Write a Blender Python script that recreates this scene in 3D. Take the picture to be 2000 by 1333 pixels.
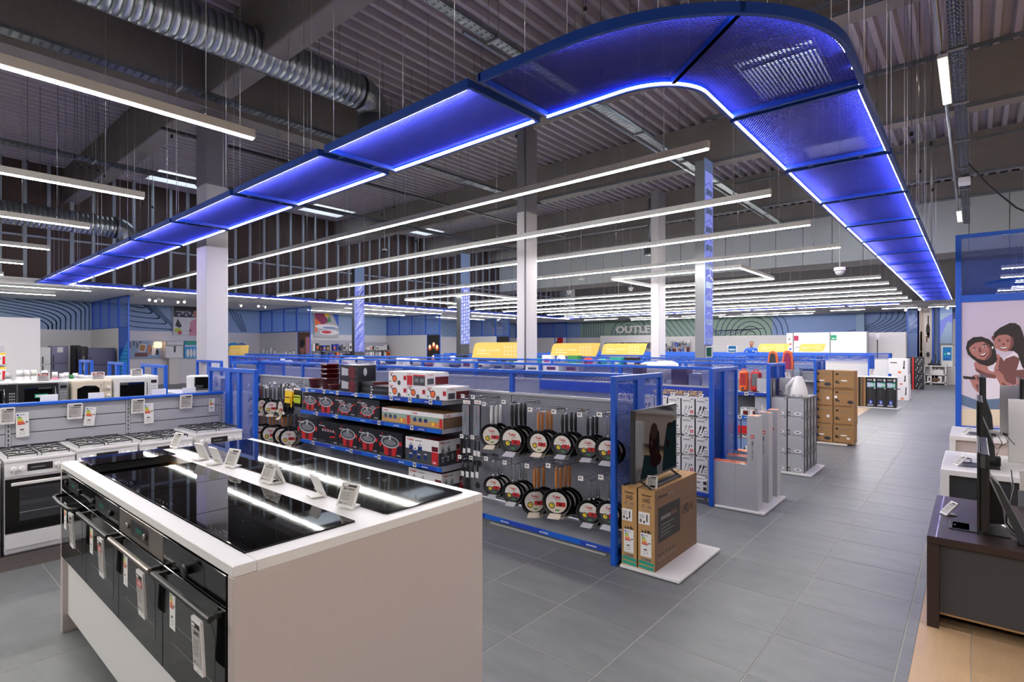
import bpy, math, random
from mathutils import Vector, Matrix
random.seed(7)
for o in list(bpy.data.objects): bpy.data.objects.remove(o)
S = bpy.context.scene
COL = S.collection
# ---------------------------------------------------------------- camera, world, exposure
CAM_H = 1.85; YAW = math.radians(44.0); FPX = 1076.0; CX = 862.0; YH = 678.0
cd = bpy.data.cameras.new('camera'); cam = bpy.data.objects.new('camera', cd); COL.objects.link(cam)
cam.location = (0, 0, CAM_H); cam.rotation_euler = (math.pi/2, 0, YAW)
cd.sensor_width = 36; cd.sensor_fit = 'HORIZONTAL'; cd.lens = 36*FPX/2000
cd.shift_x = (1000-CX)/2000; cd.shift_y = (YH-666.5)/2000
cd.clip_start = .05; cd.clip_end = 200
S.camera = cam
W = bpy.data.worlds.new('world'); S.world = W; W.use_nodes = True
bg = W.node_tree.nodes['Background']; bg.inputs[0].default_value = (.82, .9, 1, 1); bg.inputs[1].default_value = 6.0
S.view_settings.view_transform = 'Standard'; S.view_settings.look = 'None'
S.view_settings.gamma = 1; S.view_settings.use_curve_mapping = False
S.view_settings.exposure = 0.22
S.cycles.use_denoising = True
S.cycles.max_bounces = 7; S.cycles.diffuse_bounces = 4; S.cycles.glossy_bounces = 4; S.cycles.transmission_bounces = 6
S.cycles.transparent_max_bounces = 8; S.cycles.sample_clamp_indirect = 6; S.cycles.caustics_reflective = False; S.cycles.caustics_refractive = False
WHITE_LED = 125.0; BLUE_LED = 58.0
# ---------------------------------------------------------------- helpers: points on known planes, from picture directions
sA, cA = math.sin(YAW), math.cos(YAW)
def ray(px):
    k = (px-CX)/FPX
    return k*cA-sA, k*sA+cA
def atZ(px, py, z=0.0):
    zc = FPX*(CAM_H-z)/(py-YH); a, b = ray(px); return zc*a, zc*b
def atX(px, py, x):
    a, b = ray(px); zc = x/a; return zc*b, CAM_H-(py-YH)/FPX*zc
def atY(px, py, y):
    a, b = ray(px); zc = y/b; return zc*a, CAM_H-(py-YH)/FPX*zc
# ---------------------------------------------------------------- materials
def lin(h):
    h = h.lstrip('#'); c = [int(h[i:i+2], 16)/255 for i in (0, 2, 4)]
    return tuple(x/12.92 if x <= .04045 else ((x+.055)/1.055)**2.4 for x in c)
MATS = {}
def mat(name, col, rough=.5, metal=0, emit=None, es=0, noise=0, nscale=8, bump=0, coat=0, trans=0, alpha=1, rnd=0, ior=1.5, stretch=None, spec=.5):
    m = bpy.data.materials.new(name); m.use_nodes = True; nt = m.node_tree; N = nt.nodes; L = nt.links
    b = N['Principled BSDF']; c = lin(col) if isinstance(col, str) else col
    b.inputs['Base Color'].default_value = (*c, 1); b.inputs['Roughness'].default_value = rough; b.inputs['Metallic'].default_value = metal
    b.inputs['Coat Weight'].default_value = coat; b.inputs['Transmission Weight'].default_value = trans; b.inputs['Alpha'].default_value = alpha
    b.inputs['IOR'].default_value = ior; b.inputs['Specular IOR Level'].default_value = spec
    if emit:
        e = lin(emit) if isinstance(emit, str) else emit
        b.inputs['Emission Color'].default_value = (*e, 1); b.inputs['Emission Strength'].default_value = es
    if noise or bump or rnd:
        tc = N.new('ShaderNodeTexCoord'); src = tc.outputs['Object']
        oi = N.new('ShaderNodeObjectInfo')
        if rnd:
            ad = N.new('ShaderNodeVectorMath'); ad.operation = 'ADD'; mu = N.new('ShaderNodeMath'); mu.operation = 'MULTIPLY'; mu.inputs[1].default_value = 37
            L.new(oi.outputs['Random'], mu.inputs[0]); L.new(src, ad.inputs[0]); L.new(mu.outputs[0], ad.inputs[1]); src = ad.outputs[0]
        if stretch:
            mp = N.new('ShaderNodeMapping'); mp.inputs['Scale'].default_value = stretch; L.new(src, mp.inputs[0]); src = mp.outputs[0]
        nz = N.new('ShaderNodeTexNoise'); nz.inputs['Scale'].default_value = nscale; nz.inputs['Detail'].default_value = 6; nz.inputs['Roughness'].default_value = .62
        L.new(src, nz.inputs['Vector'])
        val = nz.outputs['Fac']
        mr = N.new('ShaderNodeMapRange'); mr.inputs[1].default_value = .25; mr.inputs[2].default_value = .75
        mr.inputs[3].default_value = 1-noise; mr.inputs[4].default_value = 1+noise; L.new(val, mr.inputs[0]); fac = mr.outputs[0]
        if rnd:
            m2 = N.new('ShaderNodeMapRange'); m2.inputs[3].default_value = 1-rnd; m2.inputs[4].default_value = 1+rnd; L.new(oi.outputs['Random'], m2.inputs[0])
            mm = N.new('ShaderNodeMath'); mm.operation = 'MULTIPLY'; L.new(fac, mm.inputs[0]); L.new(m2.outputs[0], mm.inputs[1]); fac = mm.outputs[0]
        vm = N.new('ShaderNodeVectorMath'); vm.operation = 'SCALE'; vm.inputs[0].default_value = c; L.new(fac, vm.inputs['Scale'])
        L.new(vm.outputs[0], b.inputs['Base Color'])
        if bump:
            bp = N.new('ShaderNodeBump'); bp.inputs['Strength'].default_value = bump; bp.inputs['Distance'].default_value = .01
            L.new(val, bp.inputs['Height']); L.new(bp.outputs[0], b.inputs['Normal'])
    MATS[name] = m; return m
def glow(name, col, s, vis=None):
    m = bpy.data.materials.new(name); m.use_nodes = True; nt = m.node_tree; nt.nodes.clear()
    e = nt.nodes.new('ShaderNodeEmission'); e.inputs[0].default_value = (*(lin(col) if isinstance(col, str) else col), 1); e.inputs[1].default_value = s
    o = nt.nodes.new('ShaderNodeOutputMaterial'); nt.links.new(e.outputs[0], o.inputs[0]); MATS[name] = m; return m
def thin_glass(name, col, op, rough=.05):
    m = bpy.data.materials.new(name); m.use_nodes = True; nt = m.node_tree; nt.nodes.clear()
    t = nt.nodes.new('ShaderNodeBsdfTransparent'); t.inputs[0].default_value = (*lin(col), 1)
    p = nt.nodes.new('ShaderNodeBsdfPrincipled'); p.inputs['Base Color'].default_value = (*lin(col), 1); p.inputs['Roughness'].default_value = rough
    x = nt.nodes.new('ShaderNodeMixShader'); x.inputs[0].default_value = op
    o = nt.nodes.new('ShaderNodeOutputMaterial'); nt.links.new(t.outputs[0], x.inputs[1]); nt.links.new(p.outputs[0], x.inputs[2]); nt.links.new(x.outputs[0], o.inputs[0])
    MATS[name] = m; return m
mat('white', '#E4E2E0', .45); mat('white_gloss', '#E9E8E8', .12, coat=.3); mat('white_matte', '#DAD7D4', .8); mat('offwhite', '#D9D3CC', .5)
mat('warm_laminate', '#C4B8B4', .42, noise=.02, nscale=30)
mat('cream', '#DED2BD', .35); mat('black', '#0C0C0D', .4); mat('black_gloss', '#050506', .08, spec=.35); mat('near_black', '#171719', .35)
mat('dark_grey', '#2C2E33', .5); mat('charcoal', '#3B3C40', .55); mat('mid_grey', '#77787C', .5); mat('light_grey', '#B0B0B4', .45); mat('grey_panel', '#A9A9B0', .45)
mat('shelf_metal', '#A6A9B0', .4, metal=.1); mat('kick', '#6A6C70', .4); mat('bumper', '#A8A8A6', .4)
mat('blue', '#0B53BE', .38); mat('blue_dark', '#083A8E', .4); mat('rail_blue', '#0E5AC4', .35); mat('rail_deep', '#1D3DA8', .35); mat('sky', '#35A0E0', .4)
mat('mesh_blue', '#5566D2', .5, spec=.3)
mat('canopy_blue', '#0A3F9C', .42)
mat('red', '#C01F22', .4); mat('dark_red', '#5E1318', .3); mat('orange', '#E8682A', .45); mat('yellow', '#F0C81E', .45); mat('sign_yellow', '#E9C25C', .5); mat('sign_pale', '#EFE0B4', .5); mat('green', '#3C8E4A', .5); mat('teal', '#1E9A86', .5)
mat('lime', '#B5C62B', .5); mat('pink', '#D98FA0', .5); mat('skin', '#B77E66', .55); mat('skin_dark', '#8A5548', .55); mat('hair', '#1E1513', .5); mat('grey_hair', '#6B5C50', .6); mat('denim', '#5C7392', .7)
mat('magenta', '#8E1850', .5)
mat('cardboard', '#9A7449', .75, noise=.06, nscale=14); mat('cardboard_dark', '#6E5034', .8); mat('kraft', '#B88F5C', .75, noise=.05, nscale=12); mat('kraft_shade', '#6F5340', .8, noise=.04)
mat('ink', '#26221F', .6); mat('ink_grey', '#6C6A68', .6); mat('paper', '#ECEAE8', .6); mat('eink', '#B9B4B0', .5)
mat('steel', '#B9BBBE', .28, metal=.9); mat('oven_steel', '#8E8780', .32, metal=.85); mat('chrome', '#D4D6D8', .12, metal=1); mat('alu', '#E4E3DF', .5); mat('galv', '#8D9499', .3, metal=.85, noise=.12, nscale=5)
mat('galv_dark', '#6C7176', .34, metal=.8, noise=.12, nscale=6)
mat('wood_handle', '#B4743E', .5, noise=.1, nscale=20, stretch=(1, 1, 6)); mat('wenge', '#2E1E1D', .42, noise=.15, nscale=18, stretch=(4, 4, 30), coat=.1)
mat('pan_dark', '#1B1C20', .42); mat('pan_inside', '#2B2C33', .5)
mat('floor_tile', '#747678', .42, noise=.16, nscale=2.6, bump=.06, rnd=.07, stretch=(1, 2.4, 1)); mat('grout', '#A8A69F', .8)
mat('wood_floor', '#C3A27C', .42, noise=.09, nscale=6, rnd=.09, stretch=(6, .8, 1)); mat('beige_floor', '#CDB596', .5)
mat('concrete', '#706A66', .8, noise=.14, nscale=1.6, bump=.12); mat('deck', '#A29CA2', .55, metal=.15, noise=.08, nscale=.8); mat('column_paint', '#BDBABE', .6); mat('column_grey', '#6E6C74', .7)
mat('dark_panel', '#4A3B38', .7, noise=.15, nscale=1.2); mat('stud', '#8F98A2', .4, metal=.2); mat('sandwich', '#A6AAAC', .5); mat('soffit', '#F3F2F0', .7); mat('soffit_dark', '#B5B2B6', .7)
mat('wall_white', '#DEDBDA', .6); mat('wall_blue', '#93AAC6', .6); mat('wall_deep', '#7F98C6', .6); mat('wall_green', '#8DA596', .6); mat('wall_line', '#44597A', .6); mat('hall_wall', '#6A6666', .8)
mat('diamond', '#8E8682', .35, metal=.6)
mat('glass_dark', '#0A0B0D', .03, coat=.6, spec=.8); mat('hob_glass', '#050506', .025, spec=.6, bump=.012, nscale=2.2); mat('hob_steelish', '#0B0B0A', .035, spec=.5, bump=.006, nscale=2.0); mat('oven_glass', '#1A1A16', .07, spec=.4)
mat('tv_screen', '#0B0E10', .06, spec=.7, coat=.3)
mat('panel_tint', '#4E78C8', .3)
thin_glass('blue_pane', '#C6D8F6', .14); thin_glass('clear_plastic', '#DDE2EA', .22, .1); thin_glass('skylight_glass', '#EEF3F6', .08)
glow('led_white', (1.0, .965, .92), WHITE_LED); glow('led_blue', (.58, .50, 1.0), BLUE_LED); glow('led_soft', (1.0, .965, .92), 52.0)
glow('batten', (1, .86, .68), 12); glow('spot', (1, .9, .75), 14)
glow('screen_blue', '#2E6FA8', .9); glow('screen_green', '#3E6E62', .45); glow('screen_white', '#D9E4EA', .9); glow('lcd_pink', '#E0567A', .8); glow('lcd_green', '#3CC486', .8); glow('backlit', '#8E95EE', .75); glow('backlit_pale', '#D8DCFF', .9); glow('warm_screen', '#FFD6A8', 1.6)
# ---------------------------------------------------------------- mesh builder
TXT = {}
def text_geo(s, bold=.012):
    if (s, bold) in TXT: return TXT[(s, bold)]
    cu = bpy.data.curves.new('lettering', 'FONT'); cu.body = s; cu.resolution_u = 2; cu.offset = bold
    ob = bpy.data.objects.new('lettering', cu); me = ob.to_mesh()
    v = [tuple(x.co)[:2] for x in me.vertices]; f = [tuple(p.vertices) for p in me.polygons]
    ob.to_mesh_clear(); bpy.data.objects.remove(ob); bpy.data.curves.remove(cu)
    TXT[(s, bold)] = (v, f, max((a[0] for a in v), default=0)); return TXT[(s, bold)]
class MB:
    def __init__(s, m='white'): s.v = []; s.f = []; s.mi = []; s.ms = []; s.sm = []; s.cur(m)
    def cur(s, m):
        if m not in s.ms: s.ms.append(m)
        s.k = s.ms.index(m); return s
    def face(s, idx, smooth=False): s.f.append(tuple(idx)); s.mi.append(s.k); s.sm.append(smooth)
    def poly(s, pts, m=None, smooth=False):
        if m: s.cur(m)
        n = len(s.v); s.v += [tuple(p) for p in pts]; s.face(range(n, n+len(pts)), smooth); return s
    def box(s, x0, y0, z0, x1, y1, z1, m=None, c=0):
        if m: s.cur(m)
        if x1 < x0: x0, x1 = x1, x0
        if y1 < y0: y0, y1 = y1, y0
        if z1 < z0: z0, z1 = z1, z0
        n = len(s.v)
        if c <= 0:
            s.v += [(x, y, z) for z in (z0, z1) for y in (y0, y1) for x in (x0, x1)]
            for q in ((0, 2, 3, 1), (4, 5, 7, 6), (0, 1, 5, 4), (2, 6, 7, 3), (0, 4, 6, 2), (1, 3, 7, 5)): s.face([n+i for i in q])
            return s
        c = min(c, (x1-x0)*.45, (y1-y0)*.45, (z1-z0)*.45)
        idx = {}
        for a, (xa, sx) in enumerate(((x0, 1), (x1, -1))):
            for b, (ya, sy) in enumerate(((y0, 1), (y1, -1))):
                for d, (za, sz) in enumerate(((z0, 1), (z1, -1))):
                    for ax in range(3):
                        idx[(a, b, d, ax)] = len(s.v)
                        s.v.append((xa+(sx*c if ax != 0 else 0), ya+(sy*c if ax != 1 else 0), za+(sz*c if ax != 2 else 0)))
        I = idx
        def q(*k): s.face([I[i] for i in k])
        q((0,0,0,0),(0,0,1,0),(0,1,1,0),(0,1,0,0)); q((1,0,0,0),(1,1,0,0),(1,1,1,0),(1,0,1,0))
        q((0,0,0,1),(1,0,0,1),(1,0,1,1),(0,0,1,1)); q((0,1,0,1),(0,1,1,1),(1,1,1,1),(1,1,0,1))
        q((0,0,0,2),(0,1,0,2),(1,1,0,2),(1,0,0,2)); q((0,0,1,2),(1,0,1,2),(1,1,1,2),(0,1,1,2))
        for d in (0, 1):
            q((0,0,d,0),(0,0,d,1),(1,0,d,1),(1,0,d,0)) if 0 else None
        for a in (0, 1):
            for b in (0, 1): q((a,b,0,0),(a,b,0,1),(a,b,1,1),(a,b,1,0))
            for d in (0, 1): q((a,0,d,0),(a,0,d,2),(a,1,d,2),(a,1,d,0))
        for b in (0, 1):
            for d in (0, 1): q((0,b,d,1),(0,b,d,2),(1,b,d,2),(1,b,d,1))
        for a in (0, 1):
            for b in (0, 1):
                for d in (0, 1): q((a,b,d,0),(a,b,d,1),(a,b,d,2))
        return s
    def cyl(s, p0, p1, r0, r1=None, n=12, m=None, caps=True, smooth=True):
        if m: s.cur(m)
        r1 = r0 if r1 is None else r1
        p0 = Vector(p0); p1 = Vector(p1); d = (p1-p0).normalized()
        u = d.orthogonal().normalized(); w = d.cross(u); b = len(s.v)
        for p, r in ((p0, r0), (p1, r1)):
            for i in range(n):
                t = 2*math.pi*i/n; s.v.append(tuple(p+u*(r*math.cos(t))+w*(r*math.sin(t))))
        for i in range(n):
            j = (i+1) % n; s.face((b+i, b+j, b+n+j, b+n+i), smooth)
        if caps: s.face([b+i for i in reversed(range(n))]); s.face([b+n+i for i in range(n)])
        return s
    def tube(s, pts, r, n=6, m=None):
        if m: s.cur(m)
        pts = [Vector(p) for p in pts]; b = len(s.v); up = Vector((.13, .31, .94)).normalized()
        for i, p in enumerate(pts):
            d = (pts[min(i+1, len(pts)-1)]-pts[max(i-1, 0)]).normalized()
            u = d.cross(up)
            if u.length < .05: u = d.orthogonal()
            u.normalize(); w = d.cross(u); rr = r[i] if isinstance(r, (list, tuple)) else r
            for k in range(n):
                t = 2*math.pi*k/n; s.v.append(tuple(p+u*(rr*math.cos(t))+w*(rr*math.sin(t))))
        for i in range(len(pts)-1):
            for k in range(n):
                j = (k+1) % n; s.face((b+i*n+k, b+i*n+j, b+(i+1)*n+j, b+(i+1)*n+k), True)
        s.face([b+k for k in reversed(range(n))]); e = b+(len(pts)-1)*n; s.face([e+k for k in range(n)])
        return s
    def lathe(s, prof, o=(0, 0, 0), ax=(0, 0, 1), n=20, m=None, sx=1, close=False):
        if m: s.cur(m)
        ax = Vector(ax).normalized(); u = Vector((1, 0, 0)) if abs(ax.x) < .9 else Vector((0, 1, 0)); u = (u-ax*u.dot(ax)).normalized(); w = ax.cross(u); o = Vector(o); b = len(s.v)
        for r, h in prof:
            for i in range(n):
                t = 2*math.pi*i/n; s.v.append(tuple(o+ax*h+u*(r*sx*math.cos(t))+w*(r*math.sin(t))))
        for k in range(len(prof)-1):
            for i in range(n):
                j = (i+1) % n; s.face((b+k*n+i, b+k*n+j, b+(k+1)*n+j, b+(k+1)*n+i), True)
        if prof[0][0] > 1e-4: s.face([b+i for i in reversed(range(n))])
        if prof[-1][0] > 1e-4: e = b+(len(prof)-1)*n; s.face([e+i for i in range(n)])
        return s
    def prism(s, pts, d, m=None):
        """closed outline pts (3-D, flat) pushed along vector d"""
        if m: s.cur(m)
        b = len(s.v); n = len(pts); d = Vector(d)
        s.v += [tuple(p) for p in pts]; s.v += [tuple(Vector(p)+d) for p in pts]
        s.face([b+i for i in reversed(range(n))]); s.face([b+n+i for i in range(n)])
        for i in range(n):
            j = (i+1) % n; s.face((b+i, b+j, b+n+j, b+n+i))
        return s
    def build(s, name, parent=None, world=False, loc=None):
        return link(name, s.mesh(name, parent.location if (world and parent) else None), parent, loc)
    def mesh(s, name, sub=None):
        me = bpy.data.meshes.new(name)
        v = s.v if sub is None else [(a-sub[0], b-sub[1], c-sub[2]) for a, b, c in s.v]
        me.from_pydata(v, [], s.f); me.polygons.foreach_set('material_index', s.mi); me.polygons.foreach_set('use_smooth', s.sm)
        for m in s.ms: me.materials.append(MATS[m])
        me.update(); return me
class Face:
    """flat print laid on a face: origin o, right u, up v"""
    def __init__(s, mb, o, u, v, d=.0012):
        s.mb = mb; s.o = Vector(o); s.u = Vector(u).normalized(); s.v = Vector(v).normalized(); s.n = s.u.cross(s.v); s.d = d
    def P(s, a, b, d=None): return tuple(s.o+s.u*a+s.v*b+s.n*(s.d if d is None else d))
    def rect(s, a, b, w, h, m, d=None): s.mb.poly([s.P(a, b, d), s.P(a+w, b, d), s.P(a+w, b+h, d), s.P(a, b+h, d)], m); return s
    def poly(s, pts, m, d=None): s.mb.poly([s.P(a, b, d) for a, b in pts], m); return s
    def disc(s, a, b, r, m, d=None, rb=None, n=14, rot=0):
        rb = r if rb is None else rb; c0, s0 = math.cos(rot), math.sin(rot); P = []
        for i in range(n):
            t = 2*math.pi*i/n; x, y = r*math.cos(t), rb*math.sin(t); P.append(s.P(a+x*c0-y*s0, b+x*s0+y*c0, d))
        s.mb.poly(P, m); return s
    def line(s, pts, w, m, d=None):
        for (a0, b0), (a1, b1) in zip(pts, pts[1:]):
            t = Vector((a1-a0, b1-b0)); l = t.length
            if l < 1e-6: continue
            t /= l; nx, ny = -t.y*w/2, t.x*w/2; e = t*w*.3
            s.poly([(a0+nx-e.x, b0+ny-e.y), (a0-nx-e.x, b0-ny-e.y), (a1-nx+e.x, b1-ny+e.y), (a1+nx+e.x, b1+ny+e.y)], m, d)
        return s
    def curve(s, pts, w, m, top=None, d=None, n=5):
        P = []
        for i in range(len(pts)-1):
            p0, p1, p2, p3 = pts[max(i-1, 0)], pts[i], pts[i+1], pts[min(i+2, len(pts)-1)]
            for k in range(n):
                t = k/n; P.append(tuple(.5*((2*p1[j])+(-p0[j]+p2[j])*t+(2*p0[j]-5*p1[j]+4*p2[j]-p3[j])*t*t+(-p0[j]+3*p1[j]-3*p2[j]+p3[j])*t**3) for j in (0, 1)))
        P.append(tuple(pts[-1])); Q = []
        for p in P:
            if top is not None and not (0 <= p[1] <= top): 
                if len(Q) > 1: s.line(Q, w, m, d)
                Q = []
            else: Q.append(p)
        if len(Q) > 1: s.line(Q, w, m, d)
        return s
    def text(s, t, a, b, size, m, w=None, d=None, bold=.012, align='l', rot=0):
        v, f, wid = text_geo(t, bold); sc = size/.72; sx = sc
        if w: sx = w/max(wid, 1e-3)
        off = {'l': 0, 'c': -wid*sx/2, 'r': -wid*sx}[align]; mb = s.mb; mb.cur(m); n = len(mb.v); c0, s0 = math.cos(rot), math.sin(rot)
        for x, y in v:
            x, y = x*sx+off, y*sc; mb.v.append(s.P(a+x*c0-y*s0, b+x*s0+y*c0, (s.d*1.6) if d is None else d))
        for q in f: mb.face([n+i for i in q])
        return s
# ---------------------------------------------------------------- objects
LABELS = {}
def link(name, me, parent=None, loc=None):
    o = bpy.data.objects.new(name, me); COL.objects.link(o)
    if parent: o.parent = parent
    if loc is not None: o.location = loc
    return o
def tag(o, label, cat, group=None):
    o['label'] = label; o['category'] = cat
    if group: o['group'] = group
    return o
def thing(name, label, cat, loc=(0, 0, 0), rz=0, group=None):
    o = bpy.data.objects.new(name, None); COL.objects.link(o); o.location = loc; o.rotation_euler = (0, 0, rz); o.empty_display_size = .1
    return tag(o, label, cat, group)
def struct(name, mb, parent=None):
    o = mb.build(name, parent)
    if not parent: o['kind'] = 'structure'
    return o
def stuff(o): o['kind'] = 'stuff'; return o
KIDS = {}
def kids(o): return [c for c in COL.objects if c.parent == o] if o.name not in KIDS else KIDS[o.name]
def freeze(root):
    """remember the parts of a finished thing so that copying it is quick"""
    allo = list(COL.objects)
    def rec(o):
        KIDS[o.name] = [c for c in o.children]; [rec(c) for c in KIDS[o.name]]
    rec(root); return root
def dup(root, loc, rz=None, label=None, group=None, sc=None):
    r = root.copy(); COL.objects.link(r); r.location = loc
    if rz is not None: r.rotation_euler = (0, 0, rz)
    if sc: r.scale = sc
    if label: r['label'] = label
    if group: r['group'] = group
    def rec(a, b):
        for ch in KIDS.get(a.name, []):
            c = ch.copy(); COL.objects.link(c); c.parent = b; rec(ch, c)
    rec(root, r); return r
NTH = ['first', 'second', 'third', 'fourth', 'fifth', 'sixth', 'seventh', 'eighth', 'ninth', 'tenth', 'eleventh', 'twelfth', 'thirteenth', 'fourteenth', 'fifteenth', 'sixteenth', 'seventeenth', 'eighteenth', 'nineteenth', 'twentieth']
def nth(i): return NTH[i] if i < len(NTH) else 'number %d' % (i+1)
def expanded(w, h, lw, sw, st, t, m='mesh_blue', inside=None, off=(0, 0)):
    """expanded metal sheet in the x-y plane: strands with a tilt, lw long way (x), sw short way (y)"""
    mb = MB(m); nx = int(w/lw)+1; ny = int(h/sw)+1
    for j in range(-1, 2*ny+1):
        for i in range(-1, nx+1):
            x = i*lw+(lw/2 if j % 2 else 0); y = j*sw/2
            for dx in (lw/2, -lw/2):
                a = (x, y); b = (x+dx, y+sw/2); cx, cy = (a[0]+b[0])/2, (a[1]+b[1])/2
                if not (0 <= cx <= w and 0 <= cy <= h): continue
                if inside and not inside(cx+off[0], cy+off[1]): continue
                n = len(mb.v)
                cl = lambda q, lo, hi: max(lo, min(hi, q))
                mb.v += [(cl(a[0], 0, w), cl(a[1]-st, 0, h), -t), (cl(b[0], 0, w), cl(b[1]-st, 0, h), -t), (cl(b[0], 0, w), cl(b[1]+st, 0, h), t), (cl(a[0], 0, w), cl(a[1]+st, 0, h), t)]
                mb.face((n, n+1, n+2, n+3))
    return mb
# ================================================================= SETTING
XW, YW = -28.9, 41.2          # back wall of the left zone, far end wall
XS, YS = -21.1, 33.6          # front edges of the low soffits
DZ = 7.7                      # underside of the roof deck
# ---- floor: slab, near tiles one by one, the rest joined
mb = MB('grout'); mb.box(XW-1, -8, -.2, 12, YW+1, -.0018); floor = struct('floor', mb)
TX0, TY0, TP = -.318, 2.83, .6055
tile_me = MB('floor_tile').box(-.3, -.3, -.012, .3, .3, 0, c=.002).mesh('tile')
tile_half = MB('floor_tile').box(-.026, -.3, -.012, .026, .3, 0, c=.002).mesh('tile_strip')
cells = []
for i in range(-47, 1):
    for j in range(-12, 62):
        x = TX0+(i-.5)*TP; y = TY0+(j+.5)*TP
        if x < XS+.5 and y > 6: pass
        if y > YW or x < XW: continue
        xc = x*cA+y*sA; zc = -x*sA+y*cA
        px = CX+FPX*xc/zc if zc > .3 else 9999; py = YH+FPX*CAM_H/zc if zc > .3 else 9999
        vis = zc > .3 and -40 < px < 1900 and py < 1390
        hid = (-4.4 < x < -1.8 and .8 < y < 2.3) or (-9.3 < x < -2.3 and 4.4 < y < 5.3) or (x < -6.2 and y < 3) or (x < -2.3 and y > 4.4)
        cells.append(((0 if vis and not hid else 1), zc if zc > 0 else 99-zc, x, y))
cells.sort()
rest = MB('floor_tile')
for k, (h, d, x, y) in enumerate(cells):
    if k < 290 and h == 0:
        o = link('tile', tile_me, floor, (x, y, 0))
    else:
        rest.box(x-.3, y-.3, -.012, x+.3, y+.3, 0)
stuff(rest.build('tile_field', floor))
for j in range(-6, 30):
    o = link('tile', tile_half, floor, (TX0+.03, TY0+(j+.5)*TP, 0))
mb = MB('floor_tile'); mb.box(-.29, TY0+30*TP, -.012, 12, YW, 0); stuff(mb.build('tile_field', floor))
# wood look planks beyond the tile edge (television zone)
pl = MB('wood_floor').box(-.124, -.6, -.011, .124, .6, .001, c=.002).mesh('plank')
for i in range(6):
    for j in range(-2, 5):
        link('plank', pl, floor, (-.262+.126+i*.2515, 3.1+j*1.203+(.4 if i % 2 else 0)+(.2 if i % 3 else 0), 0))
mb = MB('wood_floor'); mb.box(-.262, 8.4, -.011, 12, 17.2, 0); mb.box(1.26, -8, -.011, 12, 8.4, 0); stuff(mb.build('plank_field', floor))
mb = MB('beige_floor'); mb.poly([atZ(1600, 800)+(.001,), atZ(1660, 790)+(.001,), atZ(1702, 797)+(.001,), atZ(1655, 826)+(.001,), atZ(1590, 850)+(.001,)]); mb.build('carpet_inlay', floor)
# ---- outer walls
def wall(name, x0, y0, z0, x1, y1, z1, m):
    return struct(name, MB(m).box(x0, y0, z0, x1, y1, z1))
wl = wall('wall_left', XW-.2, -8, 0, XW, YW, 2.62, 'wall_white')
wlb = wall('wall_left_band', XW-.2, -8, 2.62, XW, YW, 3.9, 'wall_blue')
wf = wall('wall_far', XW, YW, 0, 12, YW+.2, 2.62, 'wall_white')
wfb = wall('wall_far_band', XW, YW, 2.62, 12, YW+.2, 3.9, 'wall_deep')
wall('wall_right', 12, -8, 0, 12.2, YW, DZ+.6, 'hall_wall'); wall('wall_near', XW, -8.2, 0, 12, -8, DZ+.6, 'hall_wall')
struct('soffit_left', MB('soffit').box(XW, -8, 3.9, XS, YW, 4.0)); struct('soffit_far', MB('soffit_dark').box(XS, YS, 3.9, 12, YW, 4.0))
# upper hall walls above the soffits
mb = MB('dark_panel'); mb.box(XS-.55, -8, 3.98, XS-.5, YW, DZ+.6); up = struct('wall_left_upper', mb)
st = MB('stud').box(-.03, -.05, 0, .03, .05, DZ-3.98); stm = st.mesh('stud')
for j in range(60):
    link('stud', stm, up, (XS-.2, -1+j*.62, 3.99))
for k, z in enumerate((5.35,)):
    link('stud_rail', MB('stud').box(-.03, -1, -.03, .03, 36.5, .03).mesh('stud_rail'), up, (XS-.26, 0, z))
mb = MB('hall_wall'); mb.box(XS, YS+2.4, 3.98, 12, YS+2.5, DZ+.6); struct('wall_far_upper', mb)
mb = MB('sandwich')
for i in range(34):
    mb.box(XS+i*1.0, 27.0, 5.25, XS+i*1.0+.985, 27.06, DZ+.3, c=.008)
struct('trim_1', mb)
mb = MB('hall_wall'); mb.box(XS, 27.07, 5.3, 12, 27.1, DZ+.3); mb.box(XS, 27.0, 5.05, 12, 27.2, 5.24); struct('trim_2', mb)
# flowing dark lines on the coloured wall bands
def band_lines(fc, curves, name, parent):
    for pts in curves: fc.curve(pts, .05, 'wall_line', 1.275)
    return fc.mb.build(name, parent)
def arcs(cx, r0, n, step, h, turn, skew=1):
    out = []
    for k in range(n):
        r = r0+k*step; P = []
        for t in range(0, 13):
            a = math.pi*t/12*turn; P.append((cx+r*math.cos(a)*skew, r*math.sin(a)))
        P = [(x, min(max(y, .02), h-.02)) for x, y in P]; out.append(P)
    return out
fc = Face(MB('wall_line'), (XW, -8, 2.62), (0, 1, 0), (0, 0, 1), .004)
C = []; BT = 1.275
def bp(px, py):
    y, z = atX(px, py, XW); return (y+8, z-2.62)
for k, px in enumerate((94, 102, 110, 118, 128, 138, 148, 158, 166, 174)):      # bay one: lines fall from the left and turn downwards
    yb = bp(px, 640)[0]; zc = .12+.10*k; C.append([(yb, 0), (yb, zc*.6), (yb, zc), (yb-.10, zc+.14), (yb-.38, zc+.30), (yb-1.0, zc+.46), (yb-2.2, zc+.66), (yb-3.6, zc+.88), (yb-5, zc+1.1)])
for k in range(6):                                                                # bay two: nested rounded points
    ax, ay = 282+14*k, 601+10.5*k; C.append([bp(246, 596+9*k), bp(262, 598.5+10*k), bp(ax-10, ay+.5), bp(ax-2, ay+.5), bp(ax+1, ay-1.8), bp(ax-2, ay-5), bp(ax-12-4*k, ay-12-5*k), bp(ax-24-7*k, ay-20-9*k)])
for k in range(4): C.append([bp(447+k*7, 603+4*k), bp(458+k*5, 626), bp(472+k*3, 648)])
for k in range(14): C.append([bp(800+5*k, 660), bp(800+5*k, 622)] if k < 6 else [bp(842+5*k, 664), bp(822+5*k, 622)])
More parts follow.
